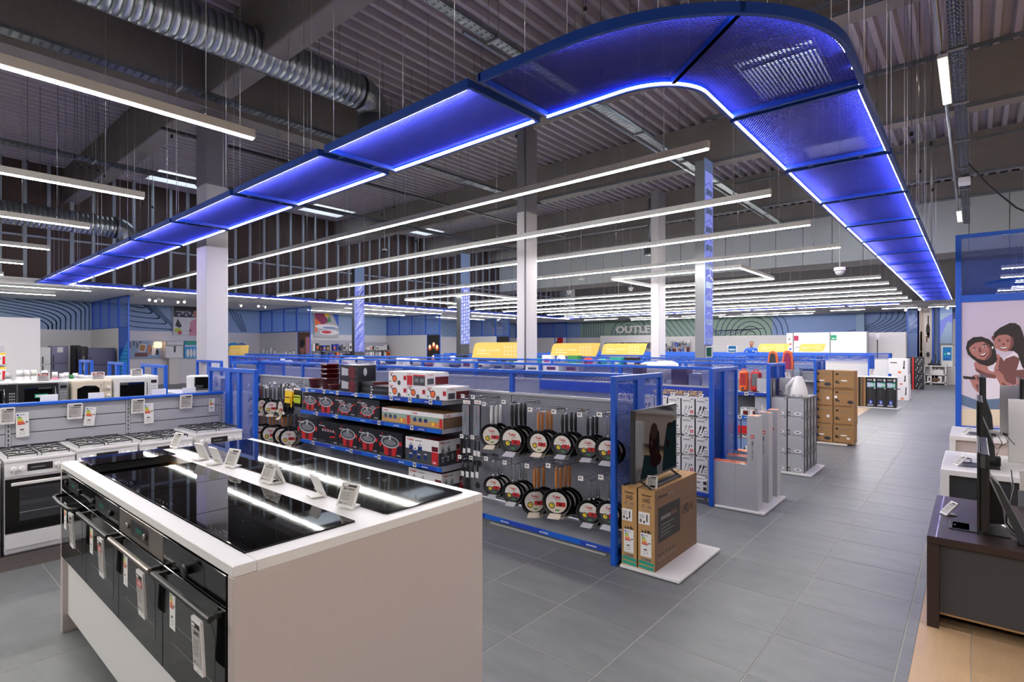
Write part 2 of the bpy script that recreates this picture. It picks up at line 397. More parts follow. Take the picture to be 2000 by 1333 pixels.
for k in range(9): C.append([bp(900+6*k, 662), bp(945+7*k, 626)])
band_lines(fc, C, 'wall_pattern', wlb)
mb = MB('wall_green'); mb.box(-23.6, YW-.02, 2.62, -9.5, YW, 3.9); gb = mb.build('green_band', wfb)
fc = Face(MB('wall_line'), (-23.6, YW-.02, 2.62), (1, 0, 0), (0, 0, 1), .004); C = []
for k in range(9): C.append([(.3+k*.22, 0), (.3+k*.22, 1.27)])
C += arcs(4.3, .35, 5, .3, 1.3, 1); 
for k in range(12): C.append([(5.2+k*.42, 1.27), (6.2+k*.42, 0)])
C += arcs(12.8, .3, 7, .32, 1.3, 1)
C += [[(9.5+k*.5, .02), (10.5+k*.5, .35), (12+k*.4, .38+.02*k)] for k in range(5)]
band_lines(fc, C, 'wall_pattern', wfb)
fc = Face(MB('wall_line'), (-8, YW, 2.62), (1, 0, 0), (0, 0, 1), .004); C = []
for k in range(9): C.append([(2.0+k*.42, 0), (3.4+k*.3, .45), (4.0+k*.27, .85), (4.1+k*.27, 1.27)])
band_lines(fc, C, 'wall_pattern', wfb)
# letters of the outlet wall (the last one stands behind the column)
fo = Face(MB('white'), (0, YW-.05, 0), (1, 0, 0), (0, 0, 1), 0)
xo, zo = atY(1203, 651, YW-.05); x1, _ = atY(1290, 651, YW)
fo.text('OUTLET', xo, zo, .56, 'white', w=(x1-xo)*.94, d=.0, bold=.035); fo.text('OUTLET', xo, zo, .56, 'white', w=(x1-xo)*.94, d=.06, bold=.035)
tag(fo.mb.build('wall_lettering'), 'white raised letters OUTLET on the green far wall', 'sign')
# ---- roof deck: trapezoidal sheet, with skylight openings
SKY = [(-3.4, 12.4, -2.25, 14.6), (-3.4, 18.0, -2.25, 20.2), (-3.4, 23.8, -2.25, 26.0), (-20.5, 6.6, -19.3, 8.6), (-20.5, 12.6, -19.3, 14.6), (-20.5, 18.2, -19.3, 20.2), (-20.5, 24, -19.3, 26)]
mb = MB('deck'); PIT = .275
def deck_strip(x, ya, yb):
    P = [(x, 0), (x+.085, 0), (x+.12, .13), (x+PIT-.035, .13), (x+PIT, 0)]
    for (xa, za), (xb, zb) in zip(P, P[1:]): mb.poly([(xa, ya, DZ+za), (xb, ya, DZ+zb), (xb, yb, DZ+zb), (xa, yb, DZ+za)])
for i in range(-80, 44):
    x = i*PIT; cuts = [(s[1], s[3]) for s in SKY if s[0]-.02 < x+PIT and x < s[2]-.02]
    y = -8.0
    for a, b in sorted(cuts): deck_strip(x, y, a); y = b
    deck_strip(x, y, 27.0 if x > XS-1 else 27.0)
for i in range(-80, 44):
    deck_strip(i*PIT, 27.0, YW)
ceil = struct('ceiling', mb)
for n, (xa, ya, xb, yb) in enumerate(SKY):
    xa = math.floor(xa/PIT)*PIT; xb = math.ceil(xb/PIT)*PIT
    mb = MB('white_matte')
    for (a, b, c, d) in ((xa-.03, ya-.03, xa, yb+.03), (xb, ya-.03, xb+.03, yb+.03), (xa, ya-.03, xb, ya), (xa, yb, xb, yb+.03)): mb.box(a, b, DZ-.02, c, d, DZ+.75)
    w = mb.build('window_%d' % (n+1)); w['kind'] = 'structure'
    mb = MB('skylight_glass'); mb.box(xa, ya, DZ+.70, xb, yb, DZ+.72); mb.build('pane', w)
    mb = MB('white_matte'); mb.box(xa, (ya+yb)/2-.02, DZ+.66, xb, (ya+yb)/2+.02, DZ+.7)
    mb.box(xa, ya+.25*(yb-ya), DZ+.1, xb, ya+.25*(yb-ya)+.12, DZ+.16, 'mid_grey') if n < 3 else None
    mb.tube([(xa+.1, ya+.2, DZ+.3), (xb-.2, yb-.6, DZ+.6)], .02, 6, 'mid_grey'); mb.build('glazing_bar', w)
# ---- concrete beams and columns
def beam_x(y, w=.42, zb=6.6, x0=XS-.5, x1=12):
    mb = MB('concrete'); mb.prism([(x0, y+.02, zb), (x0, y+w-.02, zb), (x0, y+w, zb+.02), (x0, y+w, DZ), (x0, y, DZ), (x0, y, zb+.02)], (x1-x0, 0, 0)); o = struct('concrete_beam', mb); return o
for y in (4.4, 9.6, 15.1, 20.8): beam_x(y)
beam_x(26.4, zb=7.1); beam_x(-1.2)
def beam_y(x, w=.44, zb=6.45, y0=-8, y1=27):
    mb = MB('concrete'); mb.prism([(x, y0, zb), (x-w, y0, zb), (x-w, y0, DZ-.15), (x, y0, DZ-.15)], (0, y1-y0, 0)); return struct('concrete_beam', mb)
beam_y(-10.55, y1=9.6)
def column(x, y, w, d, label=None, z1=6.6, zsplit=5.0, low='column_paint', up='column_grey'):
    mb = MB(low); mb.box(x-w, y, 0, x, y+d, zsplit, low, c=.012); mb.box(x-w, y, zsplit, x, y+d, z1, up, c=.012)
    o = mb.build('concrete_column'); o['kind'] = 'structure'; return o
column(-10.6, 4.47, .45, .44)
c = column(-6.87, 9.68, .22, .46, zsplit=4.75)
link('conduit', MB('column_grey').cyl((-6.87+.02, 9.66, 0), (-6.87+.02, 9.66, 6.5), .02, n=8).mesh('conduit'), c)
column(-6.83, 16.53, .25, .5, z1=6.6, zsplit=6.0)
mb = MB('column_paint'); mb.box(*atY(1672, 640, YW-.35)[:1], YW-.35, 0, atY(1688, 640, YW-.35)[0], YW, 3.9, 'wall_blue'); struct('pilaster', mb)
# columns dressed with printed boards
def dressed(x, y, w, d, zt, pattern, label, lit0, lit1, cm='dark_grey'):
    r = thing('printed_column', label, 'column', (x-w/2, y+d/2, 0)); r['kind'] = 'structure'
    mb = MB(cm); mb.box(x-w+.01, y+.01, 0, x-.01, y+d-.01, zt-.05); mb.build('core', r, world=True)
    mb = MB('wall_deep'); mb.box(x-.012, y, lit0, x+.012, y+d, zt); f = Face(mb, (x+.012, y, lit0), (0, 1, 0), (0, 0, 1)); random.seed(int(abs(x*10)))
    f.rect(0, 0, d, lit1-lit0, 'backlit'); H = lit1-lit0
    if pattern == 'lattice':
        for k in range(int(H/.13)):
            for q in range(4):
                f.poly([(d*(q+.1)/4, k*.13+.02*q), (d*(q+.62)/4, k*.13+.02*q), (d*(q+.95)/4, k*.13+.1+.02*q), (d*(q+.4)/4, k*.13+.1+.02*q)], 'backlit_pale' if (k+q) % 3 else 'wall_deep', .002)
    elif pattern == 'scribble':
        for k in range(90):
            a = random.random()*d*.6; b = random.random()*(H-.3); f.line([(a, b), (a+d*.38, b+.18+.1*random.random())], .012+.012*random.random(), 'backlit_pale' if random.random() < .6 else 'rail_deep', .002)
    else:
        for k in range(int(H/.22)):
            b = k*.22; f.line([(0, b), (d*.5, b+.12), (d, b+.02)], .014, 'rail_deep', .002); f.line([(d*(.2+.5*(k % 2)), b), (d*(.35+.3*(k % 2)), b+.24)], .012, 'rail_deep', .002)
            f.rect(d*.1, b+.03, d*.8, .14, 'backlit' if k % 2 else 'wall_deep', .0016)
    mb.build('printed_board', r, world=True); return r
dressed(-13.93, 15.49, .25, .5, 5.4, 'lattice', 'dark column with a lit lattice print, tall beside the plain grey column', 1.95, 4.1)
dressed(-18.68, 14.11, .22, .5, 5.35, 'scribble', 'column with white and blue scribbled print, left of the lattice column', 1.65, 4.6)
dressed(-4.54, 13.6, .23, .53, 6.3, 'net', 'slim grey column with a blue net print in front of the far counter', 1.9, 6.0, 'mid_grey')
# ================================================================= LED CANOPY RING
ZR = 3.80; RW = .93
ring = thing('light_canopy', 'large blue mesh canopy ring edged with blue LED strips under the ceiling', 'canopy', (-2.0, 4.5, ZR))
panel_near = expanded(2.0, RW-.06, .05, .024, .0023, .0045).mesh('mesh_panel')
panel_far = expanded(2.0, RW-.06, .10, .048, .0048, .009).mesh('mesh_panel_coarse')
wire_me = MB('steel').cyl((0, 0, 0), (0, 0, DZ-ZR-.06), .0035, n=5).mesh('wire')
def segment(px, py, ang, L, near=True, outer=-1):
    """straight piece starting at (px,py) on its centre line, running along ang"""
    mb = MB('canopy_blue'); w = RW/2
    for sy in (-1, 1): mb.box(.0, sy*w-(.03 if sy > 0 else 0), 0, L, sy*w+(.03 if sy < 0 else 0), .068)
    for x in (0, L-.03): mb.box(x, -w+.03, .01, x+.03, w-.03, .068)
    for y in (-.22, .22): mb.box(L, y-.02, .02, L+.11, y+.02, .05)
    fr = mb.build('frame', ring); fr.location = (px-ring.location.x, py-ring.location.y, 0); fr.rotation_euler = (0, 0, ang)
    mp = link('mesh_panel', panel_near if near else panel_far, fr, (.03, -w+.03, .055)); mp.scale = ((L-.06)/2.0, 1, 1); stuff(mp)
    for sy in (-1, 1):
        s = MB('led_blue').box(.04, sy*(w-.031)-(.006 if sy > 0 else 0), .004, L-.04, sy*(w-.031)+(.007 if sy < 0 else 0), .026).build('led_strip', fr)
    for x in (.15, L-.15):
        link('wire', wire_me, fr, (x, w-.015 if near else 0, .066))
        if near: link('wire', wire_me, fr, (x, -w+.015, .066))
    return fr
SK = .0213
xs = [-2.72, -4.78, -6.85, -9.04, -11.12, -13.34, -15.63, -17.7, -19.6]
for a, b in zip(xs, xs[1:]):
    y = 3.575+SK*(-a-2.72); segment(a, y, math.pi-SK, (a-b)-.11, a > -12)
ys = [5.2, 7.16, 9.1, 11.15, 12.95, 15.0, 17.0, 19.0, 21.0, 23.0, 25.0, 27.0, 29.0, 31.0]
for a, b in zip(ys, ys[1:]): segment(-1.06, a, math.pi/2, (b-a)-.11, a < 16)
yb = [4.4+i*2.15 for i in range(14)]
for a in yb: segment(-20.15, a, math.pi/2, 2.04, False)
segment(-19.7, 3.94, math.pi, .92, False)
for i in range(9): segment(-2.4-i*2.05, 32.3, math.pi, 1.94, False)
# the rounded corner: two pieces
cxr, cyr, r_i, r_o = -1.96, 4.49, .45, 1.38
def arc_pt(r, t): return (cxr+r*math.sin(t), cyr-r*math.cos(t))
def corner_piece(t0, t1, pre, post):
    pi_, po_ = [], []
    if pre: pi_.append((-2.62, cyr-r_i)); po_.append((-2.62, cyr-r_o))
    for k in range(15):
        t = t0+(t1-t0)*k/14; pi_.append(arc_pt(r_i, t)); po_.append(arc_pt(r_o, t))
    if post: pi_.append((cxr+r_i, 5.12)); po_.append((cxr+r_o, 5.12))
    rx, ry = ring.location.x, ring.location.y
    mb = MB('canopy_blue')
    def sweep(b, P, side, wd, z0, z1):
        Q = []
        for k, p in enumerate(P):
            a = Vector(P[max(k-1, 0)]); c = Vector(P[min(k+1, len(P)-1)]); d = (c-a).normalized(); n = Vector((-d.y, d.x))*side*wd
            Q.append((p[0]+n.x, p[1]+n.y))
        for k in range(len(P)-1):
            A, B_, C_, D_ = P[k], P[k+1], Q[k+1], Q[k]
            for z in (z0, z1): b.poly([(q[0]-rx, q[1]-ry, z) for q in (A, B_, C_, D_)])
            for (e, g) in ((A, B_), (D_, C_)): b.poly([(e[0]-rx, e[1]-ry, z0), (g[0]-rx, g[1]-ry, z0), (g[0]-rx, g[1]-ry, z1), (e[0]-rx, e[1]-ry, z1)])
        return Q
    qi = sweep(mb, pi_, -1, .03, 0, .068); qo = sweep(mb, po_, 1, .03, 0, .068)
    for a, b in ((pi_[0], po_[0]), (pi_[-1], po_[-1])):
        d = (Vector(b)-Vector(a)).normalized(); n = Vector((-d.y, d.x))*.015
        mb.prism([(a[0]+n.x-rx, a[1]+n.y-ry, .01), (a[0]-n.x-rx, a[1]-n.y-ry, .01), (b[0]-n.x-rx, b[1]-n.y-ry, .01), (b[0]+n.x-rx, b[1]+n.y-ry, .01)], (0, 0, .058))
    fr = mb.build('frame', ring)
    def inside(u, v):
        X, Y = u-2.62, v+3.11; dx, dy = X-cxr, cyr-Y
        if dx < 0: ok = r_i+.02 < dy < r_o-.02 and pre
        elif dy < 0: ok = r_i+.02 < dx < r_o-.02 and post
        else:
            r = math.hypot(dx, dy); t = math.atan2(dx, dy); ok = r_i+.02 < r < r_o-.02 and t0-.001 <= t <= t1+.001
        return ok
    m = expanded(2.06, 2.02, .05, .024, .0023, .0045, inside=inside); p = m.build('mesh_panel', fr); p.location = (-2.62-rx, 3.11-ry, .055); stuff(p)
    e = MB('led_blue'); sweep(e, [(q[0], q[1]) for q in qi], -1, .006, .008, .024); e.build('led_strip', fr)
    e = MB('led_blue')
    for k in range(len(qo)):
        for f_ in ((0, .5) if k < len(qo)-1 else (0,)):
            a = Vector(qo[k]); b = Vector(qo[min(k+1, len(qo)-1)]); c = a+(b-a)*f_
            e.box(c.x-rx-.007, c.y-ry-.007, .010, c.x-rx+.007, c.y-ry+.007, .024)
    e.build('led_strip', fr)
    for q in (po_[2], po_[9], pi_[6], po_[13]): link('wire', wire_me, fr, (q[0]-rx, q[1]-ry, .066))
corner_piece(0, math.radians(46), True, False); corner_piece(math.radians(46), math.radians(90), False, True)
# ================================================================= LINEAR LIGHTS
def linear(name, label, L, loc, rz, group, wires=4, long_wire=True, w=.062, h=.085):
    em = 'led_soft' if name == 'soffit_light' else 'led_white'
    r = thing(name, label, 'pendant light', loc, rz, group)
    mb = MB('alu'); mb.box(0, -w/2, .006, L, w/2, h, c=.004); mb.build('housing', r)
    MB(em).box(.012, -w/2+.013, -.006, L-.012, w/2-.013, .0065).build('diffuser', r)
    for k in range(wires):
        x = .45+(L-.9)*k/max(wires-1, 1); link('wire', MB('steel').cyl((x, 0, h), (x, 0, (DZ-loc[2]-.03) if long_wire else .12), .003, n=5).mesh('wire'), r)
        link('wire_grip', MB('chrome').cyl((x, 0, h), (x, 0, h+.05), .008, n=8).mesh('wire_grip'), r)
    return r
ZL = 3.80
for i, y in enumerate((5.73, 8.04, 10.44, 13.2, 19.75, 21.8, 24.2, 26.1, 28.6, 30.6)):
    ln = 17.3 if i < 4 else 16.9
    linear('linear_light', '%s long white linear pendant light across the shelves, counted from the island' % nth(i), ln, (-1.87, y, ZL), math.pi-SK*(1 if i < 4 else .5), 'long linear lights across the shelves', 5)
for i, x in enumerate((-4.86, -7.85, -10.45, -13.35, -16.1, -18.9)):
    linear('linear_light', '%s linear light pointing along the cooker row, counted from the island outwards' % nth(i), 6.2, (x, 2.5, ZL), -math.pi/2, 'linear lights over the cooker row', 3)
def rect_light(x0, y0, x1, y1, label):
    r = thing('frame_light', label, 'pendant light', (x0, y0, ZL), 0, 'rectangular frame lights'); W_, D_ = x1-x0, y1-y0; w = .065
    mb = MB('alu'); mb.box(0, 0, .006, W_, w, .085); mb.box(0, D_-w, .006, W_, D_, .085); mb.box(0, w, .006, w, D_-w, .085); mb.box(W_-w, w, .006, W_, D_-w, .085); mb.build('housing', r)
    mb = MB('led_white'); g = .013; mb.box(g, g, -.006, W_-g, w-g, .0065); mb.box(g, D_-w+g, -.006, W_-g, D_-g, .0065); mb.box(g, w, -.006, w-g, D_-w, .0065); mb.box(W_-w+g, w, -.006, W_-g, D_-w, .0065); mb.build('diffuser', r)
    for x in (.1, W_-.1):
        for y in (.1, D_-.1): link('wire', MB('steel').cyl((x, y, .085), (x, y, DZ-ZL), .003, n=5).mesh('wire'), r)
rect_light(-7.55, 14.9, -4.12, 18.1, 'rectangular white light frame above the yellow signs, right of the plain grey column')
rect_light(-17.05, 15.45, -13.3, 18.45, 'rectangular white light frame around the lattice column, left of the plain grey column')
# lights under the soffits of the side zones
k = 0
for x, ya, yb_ in ((-22.4, -3, 5.4), (-25.2, -3, 4.9), (-22.8, 16.6, 23.6), (-25.6, 16.2, 23.2), (-22.8, 26.4, 31), (-25.6, 26, 31)):
    linear('soffit_light', '%s slim white light under the white soffit, counted from the cooker side' % nth(k), yb_-ya, (x, ya, 3.815), math.pi/2, 'slim lights under the left soffit', 0); k += 1
for i, x in enumerate((-20.5, -17, -13.5, -10, -7.8, -5.6, -3.4, -1.6)):
    linear('soffit_light', '%s white tube light under the far soffit, counted from the left' % nth(i), 2.6 if i < 4 else 1.5, (x, 36.3, 3.815), 0, 'tube lights under the far soffit', 0)
for i, x in enumerate((-18, -12)): linear('soffit_light', '%s long tube light near the outlet lettering, counted from the left' % nth(i), 5.2, (x, 38.6, 3.815), 0, 'long tubes near the outlet lettering', 0)
# ================================================================= shared small things
def tag_print(mb, f, w, h, price, red=False):
    """electronic shelf label face: w x h, print in front"""
    f.rect(w*.09, h*.12, w*.82, h*.80, 'eink'); f.rect(w*.09, h*.83, w*.82, h*.09, 'ink', .0018)
    f.rect(w*.12, h*.85, w*.3, h*.05, 'paper', .0022)
    if red: f.rect(w*.09, h*.66, w*.82, h*.15, 'red', .0018); f.text(price, w*.5, h*.69, h*.095, 'paper', w=w*.62, align='c', d=.0022, bold=.03)
    else: f.text(price, w*.5, h*.70, h*.085, 'ink', w=w*.62, align='c', d=.0022, bold=.03)
    for k in range(6): f.rect(w*.13, h*(.60-.055*k), w*(.5 if k % 2 else .62), h*.018, 'ink_grey', .0018)
    f.rect(w*.13, h*.17, w*.2, h*.03, 'ink', .0018); f.rect(w*.4, h*.17, w*.25, h*.02, 'ink_grey', .0018)
    f.text('euronics', w*.5, h*.035, h*.035, 'ink', w=w*.3, align='c', d=.0018)
def price_tag(label, w, h, loc, rz=0, tilt=0, price='99.999', red=False, group=None, foot=False):
    """framed electronic price label; front looks towards -Y of its own frame"""
    r = thing('price_tag', label, 'price tag', loc, rz, group); t = math.sin(tilt), math.cos(tilt)
    u = Vector((1, 0, 0)); v = Vector((0, t[0], t[1])); n = u.cross(v); th = .010
    mb = MB('paper'); o = Vector((-w/2, 0, 0)); P = [o, o+u*w, o+u*w+v*h, o+v*h]
    ch = .06*w; Q = [o+u*ch, o+u*(w-ch), o+u*w+v*ch, o+u*w+v*(h-ch), o+u*(w-ch)+v*h, o+u*ch+v*h, o+v*(h-ch), o+v*ch]
    mb.prism([tuple(q) for q in Q], tuple(-n*th)); mb.build('frame', r)
    mb = MB('eink'); f = Face(mb, tuple(o), u, v, .0014); tag_print(mb, f, w, h, price, red); mb.build('display', r)
    if foot:
        mb = MB('paper'); b = v*(h*.35)-n*th; mb.box(-w*.32, .0, -.001, w*.32, .075, .005); mb.prism([(-w*.2, .012, .004), (w*.2, .012, .004), (w*.2, b.y+.012, b.z), (-w*.2, b.y+.012, b.z)], (0, .004, 0)); mb.build('foot', r)
    return r
def energy_label(label, w, h, loc, rz=0, tilt=0, roll=0, group=None):
    mb = MB('paper'); u = Vector((math.cos(roll), 0, math.sin(roll))); v0 = Vector((-math.sin(roll), 0, math.cos(roll))); v = Vector((v0.x, math.sin(tilt), v0.z*math.cos(tilt)))
    o = Vector((-w/2, 0, 0)); n = u.cross(v).normalized(); P = [o, o+u*w, o+u*w+v*h, o+v*h]; mb.prism([tuple(p) for p in P], tuple(-n*.0015))
    f = Face(mb, tuple(o), u, v, .0008); f.rect(w*.08, h*.88, w*.16, h*.06, 'rail_deep'); f.text('ENERG', w*.3, h*.89, h*.045, 'rail_deep', w=w*.4, d=.001)
    cols = ['green', 'lime', 'lime', 'yellow', 'orange', 'orange', 'red']
    for k, c in enumerate(cols):
        y = h*(.80-.048*k); L = w*(.26+.05*k); f.poly([(w*.12, y), (w*.12+L, y), (w*.12+L+w*.05, y+h*.02), (w*.12+L, y+h*.04), (w*.12, y+h*.04)], c)
    f.poly([(w*.72, h*.6), (w*.76, h*.625), (w*.92, h*.625), (w*.92, h*.575), (w*.76, h*.575)], 'ink'); f.rect(w*.3, h*.28, w*.3, h*.05, 'ink'); f.rect(w*.3, h*.12, w*.35, h*.1, 'ink_grey'); f.rect(w*.32, h*.13, w*.31, h*.08, 'paper', .0012)
    o_ = mb.build('energy_label'); o_.location = loc; o_.rotation_euler = (0, 0, rz)
    return tag(o_, label, 'label', group)
# ================================================================= HOB ISLAND
IX0, IX1, IY0, IY1, IZ = -4.27, -1.815, .858, 2.185, 1.098
isl = thing('display_island', 'white laminate island counter that carries glass hobs and built-in ovens', 'counter', ((IX0+IX1)/2, (IY0+IY1)/2, 0))
zo_b = .50; zp_b = .115
mb = MB('white'); HX0, HX1 = IX0+.06, IX1-.09
fy0, fy1, by0, by1 = .945, 1.445, 1.60, 2.115
T = .038
mb.box(IX0, IY0, IZ-T, IX1, fy0, IZ, c=.003); mb.box(IX0, by1, IZ-T, IX1, IY1, IZ, c=.003); mb.box(IX0, fy1, IZ-T, IX1, by0, IZ)
for y0, y1 in ((fy0, fy1), (by0, by1)):
    mb.box(IX0, y0, IZ-T, HX0, y1, IZ); mb.box(HX1, y0, IZ-T, IX1, y1, IZ)
mb.build('worktop', isl, world=True)
MB('warm_laminate').box(IX1-.042, IY0, 0, IX1, IY1, IZ-T-.001, c=.002).build('side_panel', isl, world=True)
MB('warm_laminate').box(IX0, IY0, 0, IX0+.042, IY1, IZ-T-.001, c=.002).build('side_panel', isl, world=True)
MB('white').box(IX0+.042, IY0+.03, zp_b, IX1-.042, IY0+.05, zo_b).build('front_panel', isl, world=True)
MB('white').box(IX0+.042, IY1-.05, .1, IX1-.042, IY1-.03, IZ-T).build('back_panel', isl, world=True)
MB('near_black').box(IX0+.06, IY0+.62, .1, IX1-.06, IY0+.66, IZ-T-.05).build('inner_panel', isl, world=True)
MB('kraft').box(HX0+.01, fy0+.02, IZ-T-.16, HX1-.01, fy0+.04, IZ-T-.005).build('inner_rail', isl, world=True)
MB('kraft').box(HX0-.001, fy1-.018, IZ-T-.06, HX1, fy1, IZ-T-.001).build('inner_rail', isl, world=True)
# ---- hobs
def hob(label, x0, x1, y0, y1, z, m, tilt=0, rot=0, marks=True):
    r = thing('glass_hob', label, 'hob', ((x0+x1)/2, (y0+y1)/2, z), rot, 'glass hobs in the island'); w, d = x1-x0, y1-y0
    mb = MB(m); mb.box(-w/2, -d/2, .001, w/2, d/2, .007, c=.0015); mb.build('glass_plate', r)
    MB('near_black').box(-w/2+.03, -d/2+.03, -.05, w/2-.03, d/2-.03, .0008).build('casing', r)
    mb = MB('ink_grey'); f = Face(mb, (-w/2, -d/2, .007), (1, 0, 0), (0, 1, 0), .0003)
    if marks:
        for (a, b, q) in ((.27, .7, .09), (.73, .7, .075), (.27, .32, .075), (.73, .32, .09)):
            for s_ in (-1, 1): f.rect(w*a+s_*q-.006, d*b, .012, .0012, 'ink_grey'); f.rect(w*a, d*b+s_*q-.006, .0012, .012, 'ink_grey')
        for k in range(9): f.rect(w*.32+k*.022, .022+.008*(k % 2), .006, .0022, 'light_grey')
        f.rect(w*.5, .045, .05, .0012, 'light_grey'); mb.build('touch_controls', r)
    r.rotation_euler = (tilt, 0, rot); return r
n = 4; ww = (HX1-HX0)/n
for i in range(1, 4): hob('black glass hob in the front row of the island, %s from the near white corner' % ['', 'third', 'second', 'first'][i], HX0+i*ww+.002, HX0+(i+1)*ww-.002, fy0+.002, fy1-.002, IZ, 'hob_glass')
hob('short black hob lifted over an open cut-out, far end of front row', HX0+.002, HX0+.30, fy0+.002, fy1-.002, IZ+.016, 'hob_glass', marks=False)
ww = (HX1-HX0+.04)/4
for i in range(4): hob('dark shiny hob, %s from the near end in the island back row' % ['fourth', 'third', 'second', 'first'][i], HX0-.02+i*ww+.003, HX0-.02+(i+1)*ww-.003, by0+.002, by1-.002, IZ, 'hob_steelish' if i > 1 else 'hob_glass', marks=False)
# ---- price stands along the middle strip
front = [(338, 876, 'leftmost'), (446, 914, 'second from the left'), (516, 945, 'third from the left'), (672, 994, 'largest and nearest')]
for i, (px, py, wd) in enumerate(front):
    x, y = atZ(px, py, IZ+.003); price_tag('white price label on foot facing the ovens, %s on island strip' % wd, .105, .118, (x, max(y-.0, fy1+.015), IZ+.005), math.radians(8+4*(i % 2)), math.radians(24), ['149.999', '119.999', '129.999', '89.999'][i], foot=True, group='price labels on the island strip')
for i, (px, py) in enumerate(((396, 897), (424, 906), (556, 940), (638, 966))):
    x, y = atZ(px, py, IZ+.003); price_tag('white price label turned towards the pans, %s along the island strip' % nth(i), .105, .118, (x, min(y+.02, by0-.012), IZ+.005), math.pi+math.radians(10-7*i), math.radians(24), '99.999', foot=True, group='price labels turned to the pans')
# ---- ovens
OW = (IX1-IX0-.084-.006)/4
def oven(i, steel, label, loop=False):
    x0 = IX0+.045+i*OW+.002; w = OW-.004; r = thing('built_in_oven', label, 'oven', (x0, IY0, zo_b), 0, 'ovens in the island'); h = IZ-T-zo_b-.004; hc = .115
    MB('near_black').box(.01, .012, .002, w-.01, .5, h-.004).build('body', r)
    mb = MB('oven_steel' if steel else 'black_gloss'); mb.box(0, -.004, h-hc, w, .012, h, c=.002); cp = mb.build('control_panel', r)
    mb = MB('oven_glass'); f = Face(mb, (0, -.004, h-hc), (1, 0, 0), (0, 0, 1), .0008); f.rect(w*.3, hc*.2, w*.4, hc*.62, 'near_black')
    f.rect(w*.42, hc*.45, w*.14, hc*.18, 'screen_green', .0012) if i != 3 else None
    for k in range(5): f.rect(w*.34+k*w*.07, hc*.27, .008, .004, 'ink_grey', .0012)
    mb.build('display', cp)
    kn = {0: (.24, .76), 1: (.25, .78), 2: (.24, .64), 3: (.5,)}[i]
    for a in kn:
        mb = MB('black' if i != 2 else 'oven_steel'); mb.lathe([(.015, 0), (.015, .008), (.013, .012), (0, .012)] if i != 3 else [(.017, 0), (.017, .022), (.026, .024), (.026, .032), (0, .032)], (w*a, -.004, h-hc*.5), (0, -1, 0), 18); mb.build('knob', cp)
    dh = h-hc-.006
    mb = MB('black_gloss'); mb.box(0, -.006, 0, w, .010, dh, c=.003); dr = mb.build('door', r)
    mb = MB('oven_glass'); f = Face(mb, (0, -.006, 0), (1, 0, 0), (0, 0, 1), .0008); a, b, g = w*.14, dh*.14, .03
    f.poly([(a+g, b), (w-a-g, b), (w-a, b+g), (w-a, dh*.80-g), (w-a-g, dh*.80), (a+g, dh*.80), (a, dh*.80-g), (a, b+g)], 'oven_glass')
    f.rect(w*.18, dh*.33, w*.64, .004, 'mid_grey', .001); f.rect(w*.18, dh*.52, w*.64, .003, 'mid_grey', .001); mb.build('window', dr)
    hm = 'oven_steel' if steel else 'black'
    mb = MB(hm); zc = dh-.022
    if loop:
        mb.tube([(w*.14, -.006, zc), (w*.13, -.045, zc), (w*.19, -.068, zc), (w*.5, -.074, zc), (w*.81, -.068, zc), (w*.87, -.045, zc), (w*.86, -.006, zc)], .012, 8)
    else:
        mb.box(w*.02, -.062, zc-.010, w*.98, -.040, zc+.012, hm, c=.005)
        for a in (.05, .92): mb.box(w*a, -.045, zc-.008, w*a+.02, -.005, zc+.008, 'near_black')
    mb.build('handle', dr)
    return x0, w, zc
specs = ['black oven with a rounded loop handle at the far end of the island', 'black oven with straight dark handle, second from the far end', 'oven with steel control panel and steel handle', 'black oven with one protruding knob, nearest the white corner']
pr_ = ['129.999', '114.999', '149.999', '139.999']
for i in range(4):
    x0, w, zc = oven(i, i == 2, specs[i], i == 0)
    price_tag('tall white price label hanging from the handle of the %s oven from the near corner' % ['fourth', 'third', 'second', 'first'][i], .082, .20, (x0+w*.80, IY0-.050, zo_b+zc-.225), 0, math.radians(-3), pr_[i], red=i in (1, 2), group='tall price labels on the oven doors')
    energy_label('energy label at the left of the %s oven door from near corner' % ['fourth', 'third', 'second', 'first'][i], .058, .165, (x0+w*.19, IY0-.0085, zo_b+zc-.21), 0, 0, 0, 'energy labels on the oven doors')
